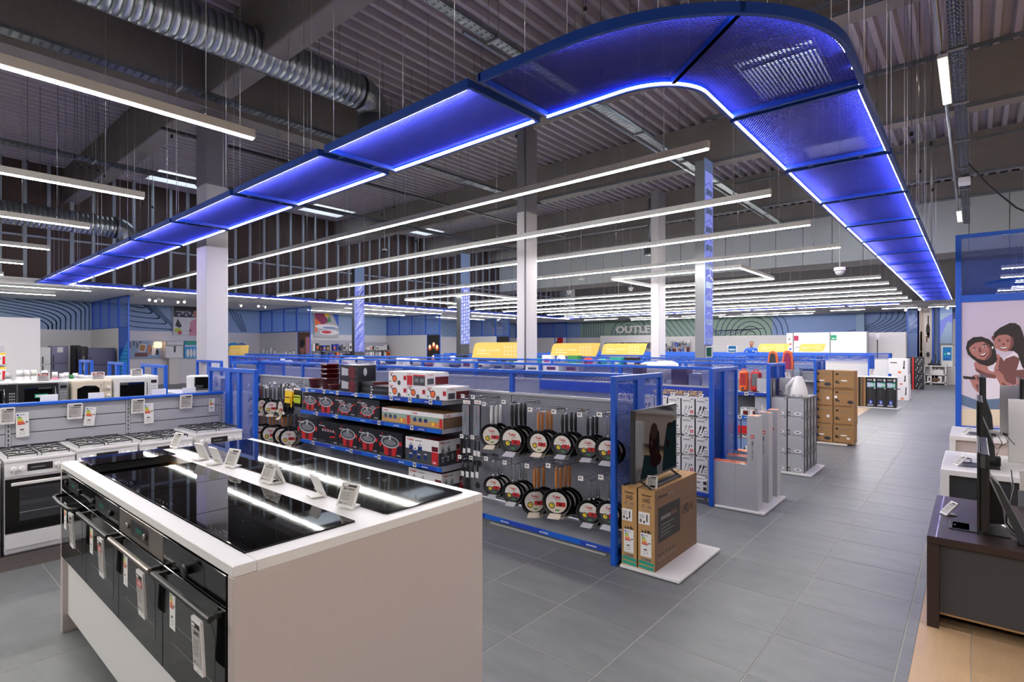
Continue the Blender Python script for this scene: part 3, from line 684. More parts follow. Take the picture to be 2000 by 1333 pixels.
# ================================================================= COOKER ROW
CXF = -5.70
pt = MB('diamond'); pt.box(-6.9, -2.0, 0, CXF-.02, 2.84, .122)
pth = thing('display_plinth', 'long low plinth of diamond plate under the white cookers', 'plinth', (-6.3, .4, 0))
pt.build('body', pth, world=True)
mb = MB('diamond')
for a in range(120):
    for b in range(3):
        y = -1.9+a*.042+(b % 2)*.02; z = .022+b*.036; s_ = 1 if (a+b) % 2 else -1
        mb.poly([(CXF-.0185, y-.011, z-.007*s_-.003), (CXF-.0185, y+.011, z+.007*s_-.003), (CXF-.0165, y+.011, z+.007*s_+.003), (CXF-.0165, y-.011, z-.007*s_+.003)])
stuff(mb.build('tread_pattern', pth, world=True))
def cooker(label, W_=.492, D_=.58, H_=.80, flat=False):
    """freestanding gas cooker, front towards -Y"""
    r = thing('gas_cooker', label, 'cooker', (0, 0, 0), math.pi/2, 'white gas cookers')
    mb = MB('white_gloss'); mb.box(0, 0, .02, W_, D_, H_-.02, c=.004); mb.box(.01, .04, 0, W_-.01, D_-.02, .03, 'light_grey'); mb.build('body', r)
    mb = MB('white_gloss'); mb.box(-.003, -.012, H_-.03, W_+.003, D_, H_-.004, c=.004); hp = mb.build('hob_plate', r)
    for sx in (0, 1):
        x0 = .03+sx*(W_/2-.015); x1 = x0+W_/2-.045; mb = MB('black'); z = H_+.022; y0, y1 = .05, D_-.06
        t = .006
        mb.tube([(x0, y0, z-.02), (x0, y0, z), (x1, y0, z), (x1, y0, z-.02)], t, 6); mb.tube([(x0, y1, z-.02), (x0, y1, z), (x1, y1, z), (x1, y1, z-.02)], t, 6)
        mb.tube([(x0, y0, z), (x0, y1, z)], t, 6); mb.tube([(x1, y0, z), (x1, y1, z)], t, 6); mb.tube([(x0, (y0+y1)/2, z), (x1, (y0+y1)/2, z)], t, 6)
        for yc in (y0+(y1-y0)*.25, y0+(y1-y0)*.75):
            xc = (x0+x1)/2
            for dx, dy in ((-1, 0), (1, 0), (0, -1), (0, 1)): mb.tube([(xc+dx*.03, yc+dy*.03, z), (xc+dx*(x1-x0)/2, yc+dy*(y1-y0)*.25, z)], t*.9, 5)
        mb.build('pan_support', hp)
        for q, yc in enumerate((y0+(y1-y0)*.25, y0+(y1-y0)*.75)):
            rr = (.045, .034)[(q+sx) % 2]; mb = MB('alu'); mb.lathe([(rr, H_-.004), (rr, H_+.006), (rr*.8, H_+.008)], ((x0+x1)/2, yc, 0), (0, 0, 1), 16); mb.lathe([(rr*.8, H_+.008), (rr*.8, H_+.014), (0, H_+.016)], ((x0+x1)/2, yc, 0), (0, 0, 1), 16, 'black'); mb.build('burner', hp)
    mb = MB('white_gloss'); mb.box(0, -.008, H_-.15, W_, .004, H_-.032, c=.003); cp = mb.build('control_panel', r)
    mb = MB('near_black'); f = Face(mb, (0, -.008, H_-.15), (1, 0, 0), (0, 0, 1), .001); f.rect(W_*.31, .035, W_*.36, .06, 'near_black'); f.rect(W_*.36, .058, W_*.2, .012, 'ink_grey', .0014); mb.build('display', cp)
    for a in (.12, .235, .735, .845, .94)[:5]:
        mb = MB('white'); mb.lathe([(.024, 0), (.024, .010), (.020, .024), (0, .026)], (W_*a, -.008, H_-.088), (0, -1, 0), 16); mb.box(W_*a-.004, -.036, H_-.108, W_*a+.004, -.026, H_-.068); mb.build('knob', cp)
    z0, z1 = .19, H_-.165
    mb = MB('black_gloss'); mb.box(.004, -.014, z0, W_-.004, .004, z1, c=.003); dr = mb.build('oven_door', r)
    mb = MB('oven_glass'); f = Face(mb, (0, -.014, z0), (1, 0, 0), (0, 0, 1), .001); f.rect(W_*.2, .09, W_*.6, (z1-z0)*.62, 'dark_grey'); f.rect(W_*.2, .16, W_*.6, .004, 'light_grey', .0014); f.rect(W_*.2, .22, W_*.6, .04, 'charcoal', .0013); mb.build('door_glass', dr)
    mb = MB('white'); mb.box(W_*.08, -.052, z1-.052, W_*.92, -.034, z1-.026, c=.004); mb.box(W_*.12, -.036, z1-.046, W_*.16, -.012, z1-.032); mb.box(W_*.84, -.036, z1-.046, W_*.88, -.012, z1-.032); mb.build('handle', dr)
    mb = MB('white_gloss'); mb.box(.003, -.012, .062, W_-.003, .004, z0-.006, c=.003); mb.build('drawer', r)
    return r
tops = [(.757, .925), (1.262, .945), (1.775, .935), (2.30, .965)]
ck = cooker('white gas cooker with a dark display, nearest whole cooker on the plinth'); ck.location = (CXF, tops[0][0], .124); freeze(ck)
for i, (y, zt) in enumerate(tops[1:]):
    s_ = (zt-.124)/.80; dup(ck, (CXF-.0, y, .124), None, ['second white gas cooker from the near end of the plinth, black grates', 'third white gas cooker from the near end, partly behind the island labels', 'white gas cooker at the far end, beside the blue mesh frame'][i], sc=(1, 1, s_))
dup(ck, (CXF, .24, .124), None, 'white gas cooker cut by the picture edge, standing beside the display cooker')
# ---- slat wall with the blue rail
RX = -6.36
sw = thing('slat_wall', 'grey slatted back wall with blue top rail behind the white cookers', 'display wall', (RX, 1.0, 0))
posts = [-1.2, atX(16, 820, RX)[0], atX(250, 800, RX)[0], atX(432, 780, RX)[0]]
for y in posts: 
    mb = MB('grey_panel'); mb.box(RX-.05, y-.02, .12, RX+.004, y+.02, 1.30)
    for k in range(22): mb.box(RX+.003, y-.004, .35+k*.042, RX+.0055, y+.004, .375+k*.042, 'near_black')
    mb.build('slotted_post', sw, world=True)
sl = [(.14, .44), (.447, .74), (.747, .93), (.937, 1.045), (1.052, 1.165), (1.172, 1.298)]
for a, b in zip(posts, posts[1:]):
    for z0, z1 in sl: MB('grey_panel').box(RX-.03, a+.022, z0, RX, b-.022, z1, c=.002).build('slat', sw, world=True)
MB('near_black').box(RX-.06, -1.2, .13, RX-.035, posts[-1], 1.30).build('backing', sw, world=True)
MB('blue').box(RX-.05, -1.4, 1.30, RX+.03, posts[-1]+.02, 1.328, c=.004).build('top_rail', sw, world=True)
wt = [((0, 29), (797, 840), '129.999'), ((131, 161), (789, 828), '124.999'), ((256, 282), (780, 817), '94.999'), ((351, 375), (772, 807), '89.999')]
for i, ((a, b), (t, u), p) in enumerate(wt):
    X = RX+.03; y0, zt = atX(a, t, X); y1, zb = atX(b, u, X); price_tag('white price label %s on the grey slat wall above the %s cooker' % (p, nth(i)), y1-y0, .155, (X, (y0+y1)/2, zt-.155), math.pi/2, math.radians(-6), p, group='price labels on the slat wall')
for i, ((a, b), (t, u)) in enumerate((((31, 58), (807, 853)), ((162, 184), (795, 830)), ((281, 301), (789, 827)), ((407, 419), (779, 804)))):
    X = RX+.02; y0, zt = atX(a, t, X); y1, zb = atX(b, u, X); energy_label('energy label on the slat wall, %s from the near end' % nth(i), (y1-y0)*.95, zt-zb, (X, (y0+y1)/2, zb), math.pi/2, math.radians(-5), math.radians((2, -6, 3, 0)[i]), 'energy labels on the slat wall')
# ================================================================= blue end frames with expanded metal
pan_me = {}
def mesh_panel(w, h, fine=True):
    key = (round(w, 2), round(h, 2), fine)
    if key not in pan_me:
        e = expanded(w, h, .034 if fine else .06, .017 if fine else .03, .0021 if fine else .004, .003, 'blue'); pan_me[key] = e.mesh('mesh_panel')
    return pan_me[key]
def put_mesh(w, h, loc, face, parent, fine=True):
    """upright panel; face 'x': lies along X (normal Y); 'y': lies along Y"""
    o = link('mesh_panel', mesh_panel(w, h, fine), parent); o.location = tuple(Vector(loc)-parent.location)
    o.rotation_euler = (math.pi/2, 0, 0) if face == 'x' else (math.pi/2, 0, math.pi/2); return stuff(o)
def end_frame(r, axis, a0, a1, c, zt, mids=(), t=.045, z0=0, mesh=True, fine=True, zb=.1):
    """frame standing along axis ('x' or 'y') between a0 and a1 at the other coordinate c"""
    def bx(p0, p1, z0_, z1_, name, m='blue', th=t):
        if axis == 'y': MB(m).box(c-th/2, p0, z0_, c+th/2, p1, z1_, c=.003).build(name, r, world=True)
        else: MB(m).box(p0, c-th/2, z0_, p1, c+th/2, z1_, c=.003).build(name, r, world=True)
    bx(a0, a0+t, z0, zt-t, 'post'); bx(a1-t, a1, z0, zt-t, 'post'); bx(a0, a1, zt-t, zt, 'top_bar'); bx(a0+t, a1-t, z0+.02, z0+.06, 'bottom_bar')
    cuts = [a0+t]
    for p, q in mids: bx(p, q, z0+.06, zt-t, 'middle_post'); cuts += [p, q]
    cuts.append(a1-t)
    if mesh:
        for k in range(0, len(cuts), 2):
            w = cuts[k+1]-cuts[k]
            if w > .06: put_mesh(w, zt-t-z0-.06, (cuts[k], c, z0+.06) if axis == 'x' else (c, cuts[k], z0+.06), axis, r, fine)
r = thing('mesh_end_frame', 'blue expanded-metal end frame between the last cooker and the pans', 'frame', (-6.2, 2.93, 0))
end_frame(r, 'x', -6.83, -5.64, 2.93, 1.60, [(-6.36, -6.24), (-6.06, -6.0)])
# ================================================================= GONDOLAS
def peg_material():
    m = bpy.data.materials.new('pegboard'); m.use_nodes = True; nt = m.node_tree; N = nt.nodes; L = nt.links; b = N['Principled BSDF']
    tc = N.new('ShaderNodeTexCoord'); sc = N.new('ShaderNodeVectorMath'); sc.operation = 'SCALE'; sc.inputs['Scale'].default_value = 1/.022; L.new(tc.outputs['Object'], sc.inputs[0])
    fr = N.new('ShaderNodeVectorMath'); fr.operation = 'FRACTION'; L.new(sc.outputs[0], fr.inputs[0])
    sb = N.new('ShaderNodeVectorMath'); sb.operation = 'SUBTRACT'; sb.inputs[1].default_value = (.5, 0, .5); L.new(fr.outputs[0], sb.inputs[0])
    ml = N.new('ShaderNodeVectorMath'); ml.operation = 'MULTIPLY'; ml.inputs[1].default_value = (1, 0, 1); L.new(sb.outputs[0], ml.inputs[0])
    ln = N.new('ShaderNodeVectorMath'); ln.operation = 'LENGTH'; L.new(ml.outputs[0], ln.inputs[0])
    lt = N.new('ShaderNodeMath'); lt.operation = 'LESS_THAN'; lt.inputs[1].default_value = .2; L.new(ln.outputs['Value'], lt.inputs[0])
    mx = N.new('ShaderNodeMix'); mx.data_type = 'RGBA'; mx.inputs[6].default_value = (*lin('#8E9098'), 1); mx.inputs[7].default_value = (*lin('#3A3B40'), 1); L.new(lt.outputs[0], mx.inputs[0]); L.new(mx.outputs[2], b.inputs['Base Color']); b.inputs['Roughness'].default_value = .5
    MATS['pegboard'] = m
peg_material()
def price_rail(r, x0, x1, y, z, n_tag=3, h=.046, words=2, seed=0, world=True):
    """blue shelf front strip with the shop name and small shelf tickets"""
    rnd = random.Random(seed); mb = MB('rail_blue'); mb.box(x0, y-.012, z-h, x1, y, z); rail = mb.build('price_rail', r, world=world)
    mb = MB('rail_deep'); f = Face(mb, (x0, y-.012, z-h), (1, 0, 0), (0, 0, 1), .001); L = x1-x0
    k = 0; a = 0
    while a < L-.05:
        w = .22+.25*rnd.random(); w = min(w, L-a)
        if k % 2: f.rect(a, .004, w, h-.008, 'rail_deep', .0008)
        a += w; k += 1
    n = max(1, int(L/.45))
    for i in range(n): f.text('euronics', L*(i+.3+.3*rnd.random())/n, h*.32, h*.4, 'paper', w=.10, bold=.03)
    mb.build('printed_strip', rail) if not world else link('printed_strip', mb.mesh('printed_strip', r.location), rail)
    for i in range(n_tag):
        a = x0+L*(i+.2+.5*rnd.random())/n_tag; t = MB('paper'); t.box(a, y-.017, z-h-.002, a+.05, y-.012, z+.003); g = Face(t, (a, y-.017, z-h), (1, 0, 0), (0, 0, 1), .0008); g.rect(.008, .012, .034, .026, 'ink'); g.rect(.012, .018, .015, .01, 'eink', .001)
        link('shelf_ticket', t.mesh('shelf_ticket', r.location), rail)
    return rail
def gondola(label, x0, x1, yf, yr, detail=True, zt=1.60, seed=0, ends=(True, True), deck=True, back='pegboard'):
    yc = (yf+yr)/2; r = thing('gondola_shelving', label, 'shelving', ((x0+x1)/2, yc, 0))
    m0, m1 = yc-.06, yc+.09
    for x, e in ((x1-.022, ends[1]), (x0+.022, ends[0])):
        if e: end_frame(r, 'y', yf, yr, x, zt, [(m0, m1)], fine=detail)
    MB('blue').box(x0+.045, yc-.025, zt-.035, x1-.045, yc+.025, zt, c=.003).build('top_rail', r, world=True)
    n = max(1, round((x1-x0)/1.33)); bw = (x1-x0-.09)/n
    for i in range(n):
        a = x1-.045-(i+1)*bw; b = a+bw
        put_mesh(bw-.045, .205, (a+.022, yc, 1.36), 'x', r, detail)
        if i < n-1: MB('blue').box(a-.024, yc-.02, 1.36, a+.024, yc+.02, zt-.035).build('mullion', r, world=True)
        mb = MB(back); mb.box(-bw/2+.004, -.012, 0, bw/2-.004, .012, 1.17); o = mb.build('back_panel', r); o.location = ((a+b)/2-r.location.x, 0, .16)
        if detail:
            mb = MB('near_black')
            for k in range(26): mb.box(a-.004, yc-.0135, .2+k*.044, a+.004, yc-.012, .226+k*.044)
            mb.build('slot_strip', r, world=True)
    MB('light_grey').box(x0+.045, yc-.03, 1.335, x1-.045, yc+.03, 1.358, c=.003).build('cap_strip', r, world=True)
    if deck:
        for i in range(n):
            a = x1-.045-(i+1)*bw; b = a+bw
            for s_, y0, y1 in ((0, yf+.03, yc-.012), (1, yc+.012, yr-.03)):
                if s_ and not detail: continue
                MB('shelf_metal').box(a+.002, y0, .10, b-.002, y1, .139, c=.003).build('base_deck', r, world=True)
                k = MB('kick'); k.box(a+.003, y0+.02 if not s_ else y1-.04, 0, b-.003, y0+.04 if not s_ else y1-.02, .10)
                if not s_: k.box(a+.06, y0+.008, .045, b-.06, y0+.02, .068, 'bumper', c=.005)
                k.build('kick_plate', r, world=True)
            price_rail(r, a+.004, b-.004, yf+.03, .139, 0, seed=seed+i)
    return r
G1 = gondola('long blue mesh-topped pan shelving with grey pegboard, nearest behind the island', -9.22, -2.167, 4.35, 5.335, seed=1)
G2 = gondola('blue mesh shelving with white cable packs and yellow header lettering, second row', -15.4, -2.165, 6.758, 7.70, seed=11)
G3 = gondola('blue mesh shelving with orange and red heaters, third row from the island', -19.6, -2.165, 9.23, 10.17, seed=21, ends=(False, True))
G4 = gondola('blue shelving row behind the brown fan cartons', -13.0, -2.165, 12.6, 13.5, False, seed=31, ends=(False, True), back='grey_panel')
for i, (y, x0, x1) in enumerate(((16.2, -15.5, -4.6), (18.6, -13.5, -3.2), (21.4, -13.5, -2.3), (24.6, -16.0, -2.6), (28.2, -17, -2.4))):
    gondola('far blue shelving row with open frames, %s beyond the brown cartons' % nth(i), x0, x1, y, y+.9, False, seed=41+i*7, ends=(True, True), back='white_matte' if i != 1 else 'wall_blue', deck=False)
# ---- flat-pack boxes
def carton(name, label, cat, w, d, h, m, loc, prints=None, group=None, rz=0, c=.002):
    mb = MB(m); mb.box(0, 0, 0, w, d, h, c=c)
    F_ = {'front': Face(mb, (0, 0, 0), (1, 0, 0), (0, 0, 1)), 'right': Face(mb, (w, 0, 0), (0, 1, 0), (0, 0, 1)), 'top': Face(mb, (0, 0, h), (1, 0, 0), (0, 1, 0)), 'left': Face(mb, (0, d, 0), (0, -1, 0), (0, 0, 1))}
    if prints: prints(F_, w, d, h)
    o = mb.build(name); o.location = loc; o.rotation_euler = (0, 0, rz); return tag(o, label, cat, group)
def pot(f, cx, cy, s_, deep=1.0, handles=True):
    f.poly([(cx-s_*.5, cy), (cx+s_*.5, cy), (cx+s_*.36, cy-s_*.75*deep), (cx-s_*.36, cy-s_*.75*deep)], 'red', .0013)
    f.poly([(cx-s_*.14, cy-.01), (cx+s_*.14, cy-.01), (cx+s_*.12, cy-s_*.75*deep), (cx-s_*.12, cy-s_*.75*deep)], 'dark_red', .0015)
    f.disc(cx, cy+s_*.04, s_*.62, 'light_grey', .0017, rb=s_*.27); f.disc(cx, cy+s_*.05, s_*.55, 'charcoal', .0019, rb=s_*.22); f.disc(cx, cy+s_*.02, s_*.42, 'mid_grey', .002, rb=s_*.13)
    f.rect(cx-s_*.07, cy+s_*.12, s_*.14, s_*.22, 'light_grey', .0022)
    if handles: f.disc(cx-s_*.66, cy-s_*.12, s_*.10, 'red', .0014); f.disc(cx+s_*.68, cy+s_*.02, s_*.10, 'red', .0014)
def print_black(kind):
    def fn(F, w, d, h):
        f = F['front']; f.poly([(w*.14, h*.88), (w*.17, h*.82), (w*.20, h*.88), (w*.17, h*.94)], 'red', .0013); f.text('Berlinger', w*.06, h*.75, h*.055, 'paper', w=w*.3, bold=.02)
        if kind == 'set':
            pot(f, w*.35, h*.68, w*.20, .6); pot(f, w*.72, h*.56, w*.2, .6); f.line([(w*.82, h*.58), (w*1.0, h*.66)], .012, 'red'); pot(f, w*.48, h*.33, w*.42, .45)
        elif kind == 'utensil':
            for a in range(5): f.line([(w*(.25+.13*a), h*.62), (w*(.40+.12*a), h*(.72-.06*a))], .012, 'red'); f.disc(w*(.25+.13*a), h*.58, w*.04, 'light_grey')
            f.line([(w*.6, h*.3), (w*.85, h*.34)], .02, 'red')
        else: pot(f, w*.5, h*.54, w*.62, .75)
        f.rect(w*.06, h*.08, w*.28, h*.02, 'ink_grey'); f.rect(w*.06, h*.05, w*.2, h*.015, 'ink_grey'); f.rect(w*.78, h*.06, w*.16, h*.05, 'light_grey')
        F['right'].rect(d*.1, h*.2, d*.7, h*.5, 'charcoal'); F['right'].text('Berlinger', d*.15, h*.78, h*.06, 'ink_grey', w=d*.5)
    return fn
def print_tefal_green(F, w, d, h):
    f = F['front']; f.text('Tefal', w*.05, h*.80, h*.11, 'red', w=w*.17, bold=.03); f.rect(0, 0, w, h*.42, 'kraft'); f.rect(0, h*.42, w, h*.28, 'wall_green')
    for k in range(3):
        a = w*(.14+.17*k); f.rect(a-w*.05, h*.28, w*.10, h*.2, 'chrome', .0015); f.disc(a, h*.48, w*.055, 'ink', .0018, rb=h*.05); f.rect(a-w*.012, h*.5, w*.024, h*.1, 'ink', .0018)
    f.disc(w*.70, h*.24, w*.04, 'yellow', .0015); f.disc(w*.80, h*.22, w*.055, 'orange', .0015, rb=h*.08); f.rect(w*.89, h*.05, w*.09, h*.6, 'red', .0016)
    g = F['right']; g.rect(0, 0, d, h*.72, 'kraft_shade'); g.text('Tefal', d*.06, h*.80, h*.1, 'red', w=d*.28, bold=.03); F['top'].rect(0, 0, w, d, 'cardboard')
def print_tefal_pots(F, w, d, h):
    for q, L in (('front', w), ('right', d)):
        f = F[q]; f.text('Tefal', L*.05, h*.86, h*.08, 'red', w=L*.2, bold=.03); f.rect(L*.3, h*.87, L*.2, h*.03, 'ink_grey'); f.rect(0, 0, L, h*.52, 'charcoal')
        for a, b, s_ in ((.18, .6, .1), (.45, .6, .1), (.3, .42, .11), (.17, .24, .08), (.42, .25, .08), (.62, .3, .07)):
            f.rect(L*(a-s_*.6), h*(b-.12), L*s_*1.2, h*.2, 'chrome', .0015); f.disc(L*a, h*(b+.08), L*s_*.7, 'light_grey', .0017, rb=h*.035); f.rect(L*(a-.012), h*(b+.1), L*.024, h*.07, 'ink', .0018)
        f.rect(L*.80, h*.03, L*.18, h*.5, 'red', .0016); f.rect(L*.80, h*.55, L*.18, h*.2, 'dark_red', .0016); f.text('10', L*.82, h*.06, h*.09, 'paper', w=L*.1, bold=.03, d=.0022)
    F['top'].rect(0, 0, w*.55, d, 'charcoal'); F['top'].rect(w*.55, 0, w*.45, d, 'dark_red')
def print_tefal_pan(red_side=False):
    def fn(F, w, d, h):
        f = F['front']
        if red_side:
            f.rect(0, 0, w*.3, h*.75, 'red'); f.rect(w*.34, 0, w*.62, h*.72, 'charcoal'); f.rect(w*.34, h*.72, w*.62, h*.1, 'red'); f.text('Tefal', w*.05, h*.84, h*.1, 'red', w=w*.2)
            for k in range(2): f.rect(w*(.42+.28*k), h*.25, w*.2, h*.3, 'mid_grey', .0016)
        else:
            f.text('Tefal', w*.05, h*.82, h*.11, 'red', w=w*.22, bold=.03); f.disc(w*.34, h*.42, w*.13, 'ink'); f.disc(w*.34, h*.42, w*.10, 'yellow' if w < .2 else 'orange', .0016); f.line([(w*.25, h*.55), (w*.12, h*.78)], .014, 'ink')
            f.disc(w*.58, h*.12, w*.09, 'charcoal'); f.rect(w*.82, h*.35, w*.15, h*.35, 'red'); f.rect(w*.84, h*.5, w*.11, h*.08, 'dark_red', .0016); f.rect(w*.06, h*.15, w*.08, h*.12, 'green')
        g = F['right']; g.rect(d*.4, h*.05, d*.58, h*.6, 'dark_red'); g.rect(d*.06, h*.1, d*.28, h*.45, 'charcoal'); g.text('Tefal', d*.08, h*.78, h*.1, 'red', w=d*.22)
    return fn
# ---- shelves between the pans
SX0, SX1 = -7.04, -4.19; SF = 4.35; YB = 4.825
for z in (1.256, .939, .518):
    xm = -5.86 if z == .939 else -5.6
    for a, b in ((SX0, xm), (xm, SX1)):
        mb = MB('shelf_metal'); mb.box(a+.003, SF, z-.03, b-.003, YB, z-.004); mb.box(b-.012, SF, z-.05, b-.004, YB, z-.002, 'light_grey'); mb.build('shelf', G1, world=True)
        price_rail(G1, a+.003, b-.003, SF, z, 4 if z > 1 else 2, seed=int(z*100)+int(b*10))
def sx(px, y=SF+.03): return atY(px, 800, y)[0]
# top shelf, left to right
def bowl(label, x, y, z, r0, h, m, group=None, n=1):
    t = thing('casserole_dish', label, 'dish', (x, y, z), 0, group)
    for k in range(n):
        o = k*h*.42; mb = MB(m); mb.lathe([(0, o+.004), (r0*.78, o), (r0, o+h), (r0*1.06, o+h), (r0*1.06, o+h-.008), (r0*.95, o+h-.008), (r0*.74, o+.008), (0, o+.008)], n=20); mb.build('dish', t)
        if n > 1: MB('light_grey').box(-r0*.15, -r0*1.02, o+h-.012, r0*.85, -r0*.99, o+h+.004).build('paper_band', t)
    return t
z = 1.258
bowl('dark red flared dish at the left end of the top shelf', sx(600), SF+.17, z, .10, .13, 'dark_red')
bowl('tall nest of four dark red dishes with paper bands on the top shelf', sx(625), SF+.2, z, .135, .155, 'dark_red', n=4)
bowl('low dark red dish in front of the glass-lidded stack on the top shelf', sx(644), SF+.12, z, .095, .075, 'dark_red')
t = thing('storage_jar_stack', 'stack of three clear jars with dark red lids beside the black boxes', 'jar', (sx(661), SF+.2, z))
for k in range(3):
    MB('dark_red').lathe([(.05, .072*k), (.058, .072*k+.03), (.05, .072*k+.045), (0, .072*k+.045)], n=14).build('jar', t); MB('clear_plastic').lathe([(.056, .072*k+.045), (.058, .072*k+.07), (0, .072*k+.07)], n=14).build('lid', t)
def print_ovenpot(F, w, d, h):
    f = F['front']; f.poly([(w*.1, h*.82), (w*.5, h*.7), (w*.5, h*.2), (w*.1, h*.2)], 'light_grey'); f.disc(w*.68, h*.45, w*.22, 'dark_red'); f.rect(w*.86, h*.15, w*.03, h*.65, 'mid_grey'); F['right'].disc(d*.4, h*.5, d*.1, 'light_grey', rb=h*.3)
x0, x1 = sx(664, SF+.05), sx(699, SF+.05)
for k in range(2): carton('cookware_box', ['lower', 'upper'][k]+' black box with grey and red print, stacked left on the top shelf', 'box', x1-x0, .30, .175, 'near_black', (x0, SF+.05, z+k*.176), print_ovenpot)
for i, (a, b, n, yy) in enumerate(((700, 728, 3, .10), (722, 757, 3, .06))):
    x0, x1 = sx(a, SF+yy), sx(b, SF+yy)
    for k in range(n if i else 4): carton('flat_box', '%s flat black box from the bottom, %s pile on the top shelf' % (nth(k), ['left', 'right'][i]), 'box', x1-x0, .26, .034, 'near_black' if k % 2 == 0 else 'charcoal', (x0, SF+yy+.01*(k % 2), z+k*.0345), (lambda F, w, d, h: (F['front'].rect(.02, .008, .03, .015, 'red' if w < .25 else 'paper'), F['right'].rect(0, 0, d, h, 'dark_red'))), 'flat black boxes on the top shelf')
tx = [sx(759), sx(795), sx(832), sx(873)]
for k in range(3): carton('pan_box', 'white box with a pan picture, %s in the lower row on the top shelf' % ['left', 'middle', 'right'][k], 'box', tx[k+1]-tx[k]-.003, .38, .145, 'white', (tx[k], SF+.03, z), print_tefal_pan(), 'white pan boxes')
carton('pan_box', 'upper white box with a yellow pan picture on the top shelf', 'box', tx[1]-tx[0]-.003, .38, .15, 'white', (tx[0], SF+.03, z+.146), print_tefal_pan(), 'white pan boxes')
carton('pan_box', 'upper box with red band and black pots on the top shelf', 'box', tx[2]-tx[1]-.003, .38, .15, 'white', (tx[1], SF+.03, z+.146), print_tefal_pan(True), 'white pan boxes')
# second shelf
z = .941; e = [sx(592), sx(620.3), sx(653), sx(695.6), sx(741.5)]
for k, kd in enumerate(('pot', 'pot', 'set', 'set')): carton('pot_box', 'black box with a red pot picture, %s from the left on the second shelf' % nth(k), 'box', e[k+1]-e[k]-.004, .30, .245, 'near_black', (e[k], SF+.03, z), print_black(kd), 'black pot boxes')
e = [sx(746), sx(802), sx(866)]
for k in range(2): carton('pot_set_box', '%s wide box with green band and pots on the second shelf' % ['left', 'right'][k], 'box', e[k+1]-e[k]-.004, .36, .165, 'white', (e[k], SF+.03, z), print_tefal_green, 'green pot set boxes')
# third shelf
z = .520; e = [sx(580), sx(621), sx(661), sx(699), sx(739), sx(786)]
for k, kd in enumerate(('pot', 'utensil', 'pot', 'pot', 'pot')): carton('pot_box', 'black box with %s, %s from the left on the third shelf' % ('red utensils' if kd == 'utensil' else 'a large red pot', nth(k)), 'box', e[k+1]-e[k]-.004, .32, .30, 'near_black', (e[k], SF+.03, z), print_black(kd), 'large black pot boxes')
x0, x1 = sx(792), sx(857)
carton('pot_set_box', 'large white box with steel pots and red stripe at the end of the third shelf', 'box', x1-x0, .36, .28, 'white', (x0, SF+.03, z), print_tefal_pots)
carton('pot_set_box', 'white box with red corner lettering low on the base shelf', 'box', x1-x0, .36, .29, 'white', (x0+.02, SF+.06, .141), print_tefal_pots)
# ---- pans on hooks
def pan(kind, R=.118):
    r = thing('frying_pan', 'pan', 'pan', (0, 0, 0)); hl = .185; cz = -(hl+R)
    mb = MB('pan_dark'); mb.lathe([(0, .0), (R*.80, .0), (R, .046), (R+.003, .046), (R*.82, -.004), (0, -.004)], (0, .046, cz), (0, -1, 0), 26); mb.build('pan_body', r)
    hm = {'wood': 'wood_handle', 'steel': 'alu', 'black': 'near_black', 'wire': 'steel', 'red': 'dark_red', 'grey': 'charcoal'}[kind]; mb = MB(hm)
    if kind == 'wire': mb.tube([(-.010, .02, cz+R-.01), (-.012, .012, -.08), (-.008, .01, -.01), (0, .01, 0), (.008, .01, -.01), (.012, .012, -.08), (.010, .02, cz+R-.01)], .004, 6)
    else: mb.tube([(0, .022, cz+R-.012), (0, .016, cz+R+.02), (0, .012, -.09), (0, .016, -.02), (0, .02, 0)], [.008, .013, .0155, .014, .010], 8)
    mb.build('handle', r); MB('chrome').cyl((0, .022, cz+R-.02), (0, .018, cz+R+.022), .0105, n=10).build('ferrule', r)
    q = R*.76; mb = MB('paper'); f = Face(mb, (0, .010, cz), (1, 0, 0), (0, 0, 1), .001); dark = kind in ('black', 'wire')
    f.disc(0, 0, q, 'offwhite', n=24); lo = 'charcoal' if dark else 'cream'
    f.poly([(q*math.cos(t), q*math.sin(t)) for t in [math.pi*1.02+math.pi*.96*k/14 for k in range(15)]], lo, .0014)
    f.text('Tefal', 0, q*.42, q*.24, 'red', w=q*.72, align='c', bold=.03); f.rect(-q*.1, q*.26, q*.5, q*.05, 'ink_grey', .0016)
    f.rect(-q*.02, -q*.34, q*.88, q*.42, 'red', .0018); f.rect(q*.26, -q*.26, q*.26, q*.26, 'dark_red', .002); f.disc(-q*.42, -q*.30, q*.3, 'charcoal', .0018); f.disc(-q*.42, -q*.30, q*.22, 'yellow', .002, rb=q*.2); f.disc(-q*.36, -q*.26, q*.08, 'green', .0022)
    f.rect(-q*.1, -q*.78, q*.4, q*.14, 'green', .0018)
    b = [(-.055, -R*.80), (.045, -R*.80), (.03, -R*1.13), (-.075, -R*1.13)]; mb.poly([f.P(*b[0], .0016), f.P(*b[1], .0016), f.P(*b[2], .035), f.P(*b[3], .035)], 'cream' if not dark else 'light_grey')
    mb.build('card_sleeve', r); return r
proto = {k: pan(k) for k in ('wood', 'steel', 'black', 'wire', 'red', 'grey')}
used_proto = set()
for k in proto.values(): freeze(k)
